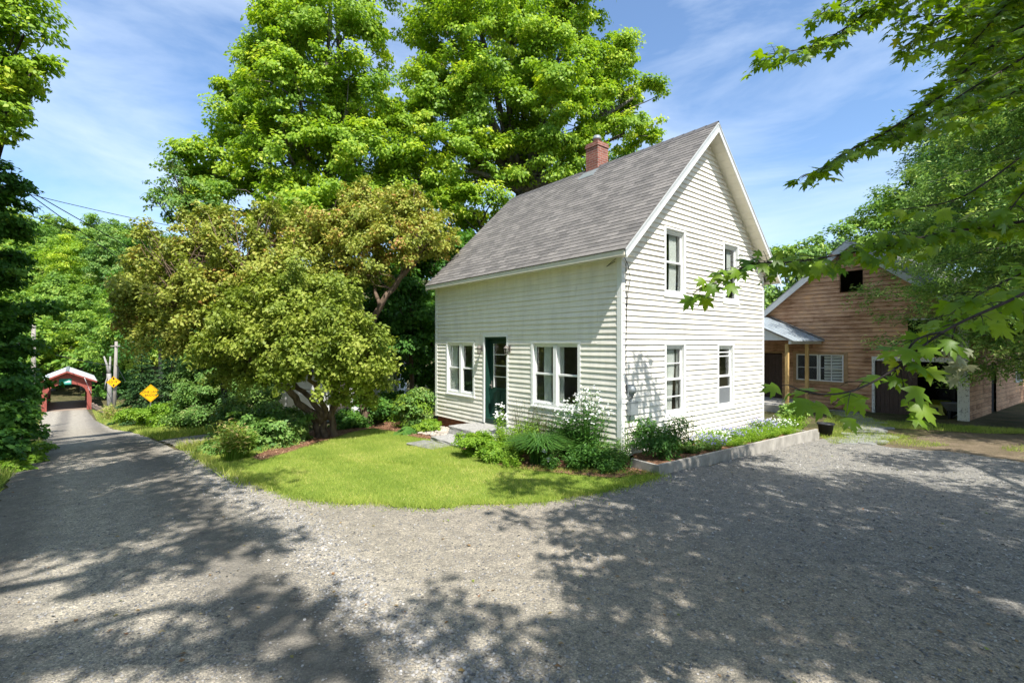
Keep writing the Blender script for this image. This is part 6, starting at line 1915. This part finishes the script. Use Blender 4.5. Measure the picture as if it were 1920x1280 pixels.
# ------------------------------------------------------------------ left roadside
LT = [lobe(*a) for a in [(-5, 30, 75, 60, 15), (45, 65, 36, 40, 15), (66, 128, 28, 30, 15), (10, 130, 60, 50, 15), (-60, 60, 70, 80, 15), (20, 200, 40, 36, 15), (-40, 190, 60, 60, 15), (5, 250, 24, 22, 15)]]
b = Vector((-20.5, 16.5, 0)); b.z = hz(b.x, b.y)
tree('roadside_maple', 'sunlit maple crown at the top left edge', b, LT, M['lf_maple'], M['bark_dark'], leaf=.16, r0=.3, seed=501, cover=1.05, clump=.7, split=.4)
LL_ = [lobe(a[0]-20, *a[1:]) for a in [(-10, 330, 55, 36, 12), (25, 345, 45, 22, 12.4), (-10, 400, 60, 45, 12), (20, 425, 40, 20, 12.5), (-20, 480, 62, 45, 12), (20, 500, 50, 28, 12.5), (5, 560, 62, 45, 12.5), (32, 590, 36, 22, 13), (0, 640, 68, 45, 12), (32, 665, 36, 26, 13), (-12, 715, 70, 42, 11.5), (32, 730, 30, 26, 13), (-6, 780, 66, 40, 11), (38, 775, 28, 26, 13), (-10, 840, 70, 40, 10.4), (45, 815, 40, 26, 12)]]
b = Vector((-14.2, 11.6, 0)); b.z = hz(b.x, b.y)
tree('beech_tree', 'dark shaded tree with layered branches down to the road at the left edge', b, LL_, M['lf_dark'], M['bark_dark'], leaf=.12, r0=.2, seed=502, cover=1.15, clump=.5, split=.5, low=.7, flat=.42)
LM = [lobe(a[0]-24, *a[1:]) for a in [(50, 690, 24, 30, 24), (45, 745, 34, 30, 22), (52, 790, 26, 22, 19), (25, 740, 40, 50, 20), (50, 640, 26, 20, 30), (84, 735, 14, 7, 27), (72, 760, 16, 9, 26)]]
b = Vector((-21, 20.5, 0)); b.z = hz(b.x, b.y)
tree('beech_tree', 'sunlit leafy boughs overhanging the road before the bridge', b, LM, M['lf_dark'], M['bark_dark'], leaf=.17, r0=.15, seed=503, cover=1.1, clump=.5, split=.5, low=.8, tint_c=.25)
shrub('nettle_patch', 'bright low weeds on the left verge of the road', [(40, 850, 40, 14, 12.5), (80, 838, 22, 8, 14.5), (10, 880, 34, 18, 10.2), (60, 862, 24, 10, 11.5)], M['lf_bright'], .085, 504, cat='weeds', clump=.2)

# ------------------------------------------------------------------ right: cedar and trees behind the barn
rng = np.random.default_rng(601)
tc_ = Vector((15.3, 12.6, 0)); tc_.z = hz(tc_.x, tc_.y)
ced = thing('cedar_tree', 'tall cedar with drooping sunlit sprays in front of the barn', 'tree', tuple(tc_))
mb = MB(); mb.tube([tc_-Vector((0, 0, .3)), tc_+Vector((0, 0, 6)), tc_+Vector((.3, .2, 16))], [.38, .28, .05], 10)
Ps, Ns, Ts, Ss, Is = [], [], [], [], []
spots = []
for zc in np.arange(1.9, 15.5, .40):
    f = (zc-1.9)/13.6
    R_ = 5.9*(1-f)**.72*(.55 if zc < 3.0 else (.8 if zc < 4 else 1.0))
    for j in range(int(9*(1-f)+6)):
        a = rng.random()*2*PI; spots.append((zc+rng.normal()*.15, a, R_*(.6+.5*rng.random())))
for zc, a, rl in spots:
    st = tc_+Vector((0, 0, zc+.3)); e = tc_+Vector((math.cos(a)*rl, math.sin(a)*rl, zc-.05*rl+.3*math.sin(rl)))
    if rng.random() < .55: mb.tube(bez(st, e, (0, 0, .25), 5, .03, rng), [.045, .035, .026, .018, .012, .006], 5)
    nsp = int(5+6*rl)
    for q in range(nsp):
        s_ = .25+.75*rng.random()**.7
        c = np.array(st.lerp(e, s_))+rng.normal(size=3)*np.array([.28, .28, .12])
        n = 44; ax = unit(np.array([math.cos(a)*.7+rng.normal()*.5, math.sin(a)*.7+rng.normal()*.5, -.45+rng.normal()*.25]))
        l_ = rng.random(n)*.55; o_ = rng.normal(size=(n, 3))*.085
        Ps.append(c+ax*l_[:, None]+o_); Ns.append(UP*.8+rng.normal(size=(n, 3))*.6); Ts.append(ax+rng.normal(size=(n, 3))*.45)
        Ss.append(.105*(.6+.8*rng.random(n))); Is.append(.45+.16*rng.normal(size=n)+.2*rng.normal())
mb.build('trunk', M['bark_grey'], ced, smooth=True)
leaf_obj('crown', [(np.concatenate(Ps), np.concatenate(Ns), np.concatenate(Ts), np.concatenate(Ss), np.concatenate(Is), NARROW)], M['lf_cedar'], ced)
for i, (lobs, lb, m_, Yb) in enumerate((([(1470, 500, 60, 40, 34), (1540, 480, 55, 40, 34), (1440, 540, 50, 50, 34), (1500, 550, 60, 40, 34)], 'pale green trees rising behind the left slope of the barn roof', 'lf_cedar', 34),
                                        ([(1700, 420, 90, 90, 40), (1800, 360, 90, 120, 40), (1640, 480, 70, 60, 40), (1760, 480, 90, 80, 40)], 'pale leafy tree behind the barn ridge at the right', 'lf_hill', 40),
                                        ([(1880, 320, 100, 130, 36), (1990, 300, 120, 160, 36), (1900, 480, 120, 90, 36)], 'broad tree behind the cedar at the right edge', 'lf_dark', 36))):
    L_ = [lobe(*a) for a in lobs]; b = Vector((sum(l[0][0] for l in L_)/len(L_), Yb+.5, 0)); b.z = hz(b.x, b.y)
    tree('background_tree', lb, b, L_, M[m_], M['bark_grey'], leaf=.26, r0=.3, seed=620+i, cover=1.0, clump=1.0, split=.5)

# ------------------------------------------------------------------ hillside beyond the river
rng = np.random.default_rng(701)
parts = []
npl = 0
for i in range(330):
    px_ = -120+700*rng.random(); Yb = 74+115*rng.random()
    x, y = (px_-CX)/F*Yb, Yb
    s_ = -.674*x+.738*y
    if s_ < 104: continue
    z = hz(x, y); Ht = 7+5.5*rng.random(); r = 2.4+1.8*rng.random()
    lob = [((x, y, z+Ht*.62), (r, r, Ht*.36))]+[((x+rng.normal()*r*.55, y+rng.normal()*r*.55, z+Ht*(.5+.35*rng.random())), (r*.65, r*.65, Ht*.2)) for _ in range(2)]
    pt, _a = crown(lob, .78, rng, cover=.85, clump=1.15, low=.25, shell=.6)
    tb = .22*rng.normal()
    parts += [(a, b, c, d, np.clip(e+tb, 0, 1), f) for a, b, c, d, e, f in pt]
    npl += 1
fo = leaf_obj('forest', parts, M['lf_hill']); fo['kind'] = 'stuff'
# single trees in the valley and on the skyline
vt = [((150, 590, 60, 50, 84), (110, 560, 50, 50, 86), (190, 620, 50, 46, 80), 'bright spreading tree directly above the covered bridge', 'lf_hill'),
      ((215, 590, 46, 52, 72), (250, 640, 40, 50, 70), (190, 650, 34, 36, 70), 'pale green rounded tree right of the covered bridge', 'lf_hill'),
      ((95, 640, 40, 36, 82), (60, 600, 46, 46, 84), (130, 655, 36, 20, 82), 'leafy tree behind the left side of the bridge roof', 'lf_maple'),
      ((160, 500, 56, 44, 104), (120, 480, 44, 40, 106), (200, 520, 42, 36, 102), 'yellow green tree in the middle of the hillside', 'lf_maple'),
      ((225, 500, 44, 60, 98), (250, 540, 40, 44, 96), (205, 470, 40, 36, 100), 'dull grey green tree on the hillside right of the yellow green one', 'lf_shrub'),
      ((190, 430, 26, 28, 128), (215, 445, 30, 24, 128), (175, 452, 24, 20, 128), 'tall airy tree standing above the skyline', 'lf_hill'),
      ((228, 440, 20, 20, 126), (245, 452, 24, 18, 126), (222, 462, 24, 16, 126), 'shorter airy tree right of the tallest skyline tree', 'lf_hill'),
      ((295, 560, 46, 60, 60), (280, 620, 44, 50, 58), (320, 600, 40, 50, 60), 'dark leafy tree behind the blue green spruce', 'lf_dark'),
      ((300, 470, 40, 34, 90), (330, 500, 44, 40, 88), (280, 510, 40, 36, 90), 'dark green tree between hillside and the cherry', 'lf_dark'),
      ((196, 700, 26, 36, 74), (222, 735, 26, 32, 72), (192, 745, 20, 20, 78), 'shaded tree behind the pale forked trunk', 'lf_dark')]
for i, (a, b_, c, lb, m_) in enumerate(vt):
    L_ = [lobe(*q) for q in (a, b_, c)]
    bx_, by_ = L_[0][0][0], L_[0][0][1]+.5
    tree('valley_tree', lb, Vector((bx_, by_, hz(bx_, by_))), L_, M[m_], M['bark_pale' if i in (1, 5) else 'bark_grey'], leaf=.42 if i not in (5, 6) else .5, r0=.3, seed=720+i, cover=.95, clump=1.2, split=.5, twigs=3)
for i, (px_, py_, Yb, Hh, lb) in enumerate(((70, 436, 150, 10, 'broad pine silhouette on the skyline at the far left'), (88, 440, 150, 9, 'small pine on the skyline right of the broad pine'), (116, 430, 150, 11, 'pointed conifer on the skyline above the yellow green tree'), (266, 412, 118, 11, 'dark pointed conifer on the skyline right of the airy trees'))):
    c = P(px_, py_, Yb); b = Vector((c.x, c.y, c.z-Hh))
    b.z = min(b.z, hz(b.x, b.y)+2)
    spruce('conifer', lb, (b.x, b.y, hz(b.x, b.y)), c.z-hz(b.x, b.y), 2.6, 740+i, M['lf_spruce'], .6, dens=.5, tiers=12)

# ------------------------------------------------------------------ big maple whose boughs hang into the view, and the trees behind the camera
rng = np.random.default_rng(801)
mt = thing('overhanging_maple', 'maple with dark leafy boughs hanging over the drive from the right', 'tree', (8.6, -1.6, hz(8.6, -1.6)))
SH = [((5.6, .7, 7.0), (2.4, 2.2, 1.1)), ((3.4, .5, 7.4), (1.9, 1.7, .9)), ((8.0, 1.4, 7.0), (2.3, 2.0, 1.1)), ((4.8, -1.6, 8), (2.2, 1.9, 1.1)), ((8.6, -1.2, 8.2), (2.8, 2.4, 1.4)),
      ((2.3, -1.3, 7.8), (1.3, 1.2, .7)), ((9.8, 2.6, 6.6), (2.0, 1.7, 1)), ((6.6, 2.9, 7.2), (1.9, 1.5, .8)), ((2.3, 3.3, 7.2), (.9, .8, .4)), ((4.2, 3.2, 7.4), (1.1, .9, .5)), ((6.5, -3.4, 8.5), (2.4, 2, 1.2)), ((3.8, -3.6, 8.6), (2.0, 1.7, 1)), ((7, -.5, 10.5), (3.2, 3, 1.8)), ((10.8, 4.3, 7.6), (1.6, 1.6, .9)), ((4.75, 5.3, 8.1), (.75, .5, .5))]
parts, anc = crown(SH, .15, rng, cover=.80, clump=.46, low=.8, shell=.2, tmpl=STAR, clip=True, hide=.4)
mb = MB(); wood(mb, (8.6, -1.6, hz(8.6, -1.6)-.2), SH, [a[~in_frame(a)] if len(a) else a for a in anc], .32, rng, twigs=6, split=.5)
mb.build('trunk', M['bark_dark'], mt, smooth=True)
leaf_obj('crown', parts, M['lf_near'], mt)


def smooth_path(pts, sub=6):
    P_ = [Vector(p) for p in pts]; q = []
    for i in range(len(P_)-1):
        p0 = P_[max(i-1, 0)]; p1 = P_[i]; p2 = P_[i+1]; p3 = P_[min(i+2, len(P_)-1)]
        for j in range(sub):
            t_ = j/sub
            q.append(.5*((2*p1)+(p2-p0)*t_+(2*p0-5*p1+4*p2-p3)*t_*t_+(3*p1-p0-3*p2+p3)*t_**3))
    q.append(P_[-1]); return q


def bough(path, r, leaf, step, twig, rng, start=.0, dens=3, drop=.45, tw_up=.0, nb=(0, 0, 1)):
    """a bough with side twigs that carry lobed leaves on stalks; returned as wood + leaf arrays"""
    q = smooth_path([P(*p) for p in path])
    mb = MB(); m_ = len(q)-1
    mb.tube(q, [r*(1-.85*i/m_)+.0012 for i in range(m_+1)], 6)
    cum = [0.0]
    for i in range(m_): cum.append(cum[-1]+(q[i+1]-q[i]).length)
    tot = cum[-1]; d = tot*start; side = 1
    Pl, Nl, Tl, Sl, Il = [], [], [], [], []

    def put(node, out, size):
        out = Vector(out).normalized()
        pet = size*(.35+.4*rng.random())
        tip = node+out*pet*.8+Vector((0, 0, -pet*.35))
        mb.tube([node, (node+tip)/2+Vector((0, 0, pet*.08)), tip], [.0016, .0012, .001], 4, cap=False)
        Pl.append(tip); T = out*.8+Vector((0, 0, -drop-.35*rng.random()))+Vector(rng.normal(size=3))*.25
        nrm = Vector(nb)+out*.35+Vector(rng.normal(size=3))*.38
        Tl.append(T); Nl.append(nrm); Sl.append(size); Il.append(.42+.2*rng.normal())
    while d < tot:
        k = max(i for i in range(m_+1) if cum[i] <= d); k = min(k, m_-1)
        f_ = (d-cum[k])/max(1e-6, cum[k+1]-cum[k]); node = q[k].lerp(q[k+1], f_); fw = (q[k+1]-q[k]).normalized()
        lat = fw.cross(Vector((0, 0, 1)))
        if lat.length < .1: lat = Vector((1, 0, 0))
        lat.normalize()
        ln = twig*(.5+.8*rng.random())*(1-.55*d/tot)
        dirv = (fw*.75+lat*side*(.35+.6*rng.random())+Vector((0, 0, rng.normal()*.35+tw_up))).normalized()
        tipn = node+dirv*ln+Vector((0, 0, -.12*ln))
        tw = [node, node.lerp(tipn, .5)+Vector((0, 0, .05*ln)), tipn]
        if ln > .05: mb.tube(tw, [max(.0016, r*.3), .002, .0014], 4, cap=False)
        nl = max(1, int(dens*ln/ .2))
        for j in range(nl+1):
            t_ = (j+.4)/(nl+.6); nd = node.lerp(tipn, min(1, t_))
            for s_ in ((-1, 1) if j < nl else (0,)):
                out = dirv*(.5 if s_ else 1)+dirv.cross(Vector((0, 0, 1)))*s_*.9+Vector((0, 0, rng.normal()*.25))
                if rng.random() < .93: put(nd, out, leaf*(.62+.6*rng.random())*(1 if s_ else .8))
        side = -side; d += step*(.7+.6*rng.random())
    put(q[-1], q[-1]-q[-2], leaf*.8)
    A = lambda l: np.array([tuple(v) for v in l])
    return mb, (A(Pl), A(Nl), A(Tl), np.array(Sl), np.array(Il), MAPLE)


boughs = [([(2060, -110, 5.6), (1960, -60, 5.6), (1800, -30, 5.5), (1661, 3, 5.4), (1577, 58, 5.3), (1520, 88, 5.2), (1426, 104, 5.1)], .016, .135, .11, .34),
          ([(2080, -40, 4.5), (2000, 0, 4.4), (1851, 95, 4.3), (1767, 178, 4.2), (1714, 213, 4.2), (1654, 252, 4.1), (1591, 283, 4.1), (1549, 310, 4.1), (1505, 332, 4.1)], .014, .13, .085, .30),
          ([(2060, -120, 5.1), (1980, -80, 5), (1850, -10, 5), (1760, 40, 4.9), (1695, 88, 4.8)], .012, .135, .08, .34),
          ([(2080, 10, 4), (2000, 60, 4), (1900, 120, 4), (1800, 180, 3.9), (1735, 236, 3.9)], .012, .13, .08, .28),
          ([(2060, 70, 3.6), (1980, 120, 3.6), (1880, 185, 3.6), (1800, 215, 3.6)], .010, .13, .08, .26),
          ([(2000, -130, 5.3), (1900, -80, 5.2), (1720, -40, 5.2), (1620, -10, 5.2), (1530, 30, 5.1)], .012, .135, .09, .34),
          ([(2080, 0, 5.7), (1980, 30, 5.6), (1850, 50, 5.6), (1740, 85, 5.5)], .012, .135, .09, .36),
          ([(2080, -60, 4.8), (1950, 10, 4.8), (1840, 30, 4.8), (1740, 30, 4.8), (1680, 40, 4.8)], .012, .135, .08, .34),
          ([(2080, -150, 4.6), (1960, -70, 4.6), (1860, 40, 4.6), (1800, 110, 4.6)], .012, .135, .08, .34),
          ([(2060, 388, 3.6), (1990, 402, 3.6), (1900, 418, 3.6), (1770, 437, 3.6), (1650, 463, 3.6), (1560, 480, 3.6), (1480, 492, 3.55), (1420, 494, 3.5), (1370, 512, 3.5), (1305, 545, 3.5)], .012, .12, .055, .26),
          ([(2080, 250, 2.8), (1990, 310, 2.8), (1930, 350, 2.8), (1890, 400, 2.8)], .008, .12, .10, .18),
          ([(2080, 460, 2.1), (1990, 510, 2.1), (1900, 560, 2.05), (1796, 607, 2.0), (1731, 648, 1.95), (1680, 690, 1.9), (1600, 732, 1.85), (1530, 738, 1.8), (1478, 722, 1.8)], .007, .108, .135, .12),
          ([(2080, 440, 2.5), (1980, 480, 2.5), (1900, 520, 2.45), (1830, 555, 2.4), (1780, 590, 2.4)], .005, .12, .10, .16),
          ([(1765, 622, 1.98), (1715, 640, 1.95), (1690, 690, 1.92), (1700, 740, 1.9)], .004, .11, .07, .07),
          ([(2060, 170, 3.3), (1980, 240, 3.3), (1880, 320, 3.2), (1790, 375, 3.2), (1690, 392, 3.2)], .009, .12, .13, .2),
          ([(2060, 520, 2.9), (1960, 560, 2.9), (1890, 585, 2.9), (1820, 590, 2.9)], .008, .12, .10, .16)]
for i, (pth, r_, lf_, st_, tw_) in enumerate(boughs):
    rb = np.random.default_rng(820+i)
    mb, la_ = bough(pth, r_, lf_, st_, tw_, rb, dens={9: 3.6, 14: 3.5, 11: 3.5, 13: 3}.get(i, 5.5), tw_up=.35 if i == 9 else 0, nb=(0, -.6, .6) if i in (9, 11, 13, 15) else (0, -.15, .9), drop=.8 if i in (9, 11, 13) else .5)
    bo = mb.build('bough', M['bark_dark'], mt, smooth=True)
    MROOT[bo.name] = MROOT[mt.name]
    leaf_obj('leaves', [la_], M['lf_near'], bo)
# withered bunch of leaves hanging from the lower bough
rb = np.random.default_rng(850); n = 12; c = P(1782, 668, 1.97)
mb = MB(); mb.tube([P(1793, 608, 2.0), P(1784, 640, 1.98), c], [.003, .0025, .002], 5); wl = mb.build('twig', M['bark_dark'], mt)
MROOT[wl.name] = MROOT[mt.name]
pp = np.array(tuple(c))+rb.normal(size=(n, 3))*np.array([.022, .02, .028])-np.array([0, 0, .01])
o = leaf_obj('withered_leaves', [(pp, rb.normal(size=(n, 3))+np.array([0, -.6, 0]), np.column_stack([rb.normal(size=n)*.4, rb.normal(size=n)*.4, -np.ones(n)]), (.05+.02*rb.random(n)), .4+.25*rb.normal(size=n), MAPLE)], M['withered'], wl)
o['label'] = 'pale withered bunch of leaves'
# roadside trees behind and left of the camera
ST = [((-2.8, .1, 10.2), (1.9, 1.7, 1.2)), ((-3.8, 1.9, 10), (2.4, 2.2, 1.3)), ((-5.7, 4.0, 10.4), (2.4, 2.3, 1.3)), ((-3.4, -3.2, 10.2), (1.5, 1.2, 1.0)), ((-1.1, -1.4, 10.2), (.9, .5, .4)), ((-3.0, -.6, 10.2), (1.2, .9, .7)), ((-.4, -.7, 10.2), (.9, .55, .4)), ((.7, -2.3, 10.2), (.8, .4, .4)), ((.1, -2.85, 10.2), (.9, .28, .3)), ((1.5, -3.1, 10.2), (.55, .35, .3)), ((-.9, -3.0, 10.2), (.5, .4, .3)), ((-5.6, -.5, 11), (2.6, 2.6, 1.6)), ((-4.5, -2, 12.5), (3, 2.6, 1.6)), ((-7.5, 1.8, 9), (2.4, 2.4, 1.6))]
tree('roadside_maple', 'tall maple standing behind the camera beside the road', (-6.8, -1.4, hz(-6.8, -1.4)), ST, M['lf_near'], M['bark_dark'], leaf=.17, r0=.32, seed=860, cover=.95, clump=.65, low=.8, shell=.2, tmpl=STAR, clip=True, hide=.4)
ST = [((-8.4, 6.0, 10.6), (2.4, 2.3, 1.4)), ((-10.6, 8.0, 10.4), (2.4, 2.3, 1.5)), ((-12.6, 8.2, 11.4), (3.0, 2.8, 1.9)), ((-12.2, 5.2, 9.6), (2.8, 2.6, 1.8)), ((-15.5, 6.8, 8), (2.8, 2.6, 2.2)), ((-15, 9.4, 11.5), (2.8, 2.4, 1.8)), ((-13.6, 3.4, 6.5), (2.4, 2.4, 2)), ((-17.5, 9, 9.5), (2.6, 2.4, 2)), ((-11, 5, 12.6), (3, 2.6, 1.6))]
tree('roadside_maple', 'tall maple beside the road left of the camera', (-13.2, 5.2, hz(-13.2, 5.2)), ST, M['lf_near'], M['bark_dark'], leaf=.18, r0=.34, seed=861, cover=1.05, clump=.7, low=.8, shell=.2, tmpl=STAR, clip=True, hide=.4)


ST = [((17.6, 9.6, 8.6), (2.5, 2.2, 1.8)), ((19.8, 10.6, 10.2), (3, 2.8, 2)), ((18.6, 12.4, 11.5), (2.4, 2.2, 1.6)), ((16.4, 8.4, 9.8), (2.0, 1.7, 1.4)), ((21, 13, 9), (2.6, 2.4, 2)), ((17.2, 6.6, 7.5), (1.8, 1.6, 1.2))]
tree('roadside_maple', 'maple right of the cedar shading the side wall of the barn', (19.4, 9.0, hz(19.4, 9.0)), ST, M['lf_near'], M['bark_dark'], leaf=.18, r0=.3, seed=862, cover=1.05, clump=.7, low=.8, shell=.2, tmpl=STAR, clip=True, hide=.4)
# fallen leaves and bits on the gravel
rng = np.random.default_rng(880); n = 260
yy = 2.2+8*rng.random(n); xx = (rng.random(n)*2-1)*1.05*yy
ok = ~inside(lawn_poly, xx, yy) & (inside(road_poly, xx, yy) | inside(drive_poly, xx, yy)); xx, yy = xx[ok], yy[ok]; n = len(xx)
M['litter'] = leaf_mat('leaf_litter', [(0, (.16, .22, .04)), (.4, (.30, .20, .09)), (.8, (.22, .11, .06)), (1, (.45, .36, .2))], .1)
o = leaf_obj('leaf_litter', [(np.column_stack([xx, yy, h(xx, yy)+.032]), UP+rng.normal(size=(n, 3))*.25, rng.normal(size=(n, 3)), .025+.03*rng.random(n), rng.random(n), KITE)], M['litter']); o['kind'] = 'stuff'
# fuller front bed
for i, (px_, py_, H_, lb, mt_) in enumerate(((1000, 846, .8, 'feathery plant right behind the ornamental grass', 'lf_shrub'), (1050, 850, .85, 'leafy stems just left of the tall white daisies', 'lf_deep'), (955, 850, .6, 'pale green plant between the doorstep daisies and the ornamental grass', 'lf_bright'), (1085, 884, .4, 'low dark green plant at the lawn edge before the tall daisies', 'lf_deep'), (1150, 878, .55, 'leafy green plant tucked under the tall daisies at the corner', 'lf_shrub'))):
    perennial('bed_plant', lb, 'plant', g3(px_, py_), H_, .36, 80, M[mt_], .085, NARROW3, None, seed=890+i, per=18)
# woods on the far side of the road and behind the camera (seen in the window panes)
rng = np.random.default_rng(901); parts = []
for i in range(46):
    if i < 26: x, y = -19-26*rng.random(), -8+42*rng.random()
    else: x, y = -34+64*rng.random(), -17-10*rng.random()
    if in_frame(np.array([[x+3.0, y, 3.0]]), 0)[0]: continue
    z = hz(x, y); Ht = 8+4*rng.random(); r = 2.2+1.2*rng.random()
    pt, _a = crown([((x, y, z+Ht*.5), (r, r, Ht*.45)), ((x+rng.normal(), y+rng.normal(), z+Ht*.75), (r*.7, r*.7, Ht*.25))], .5, rng, cover=.85, clump=1.0, low=.6, shell=.6, clip=True)
    parts += pt
fo2 = leaf_obj('woods', parts, M['lf_hill']); fo2['kind'] = 'stuff'
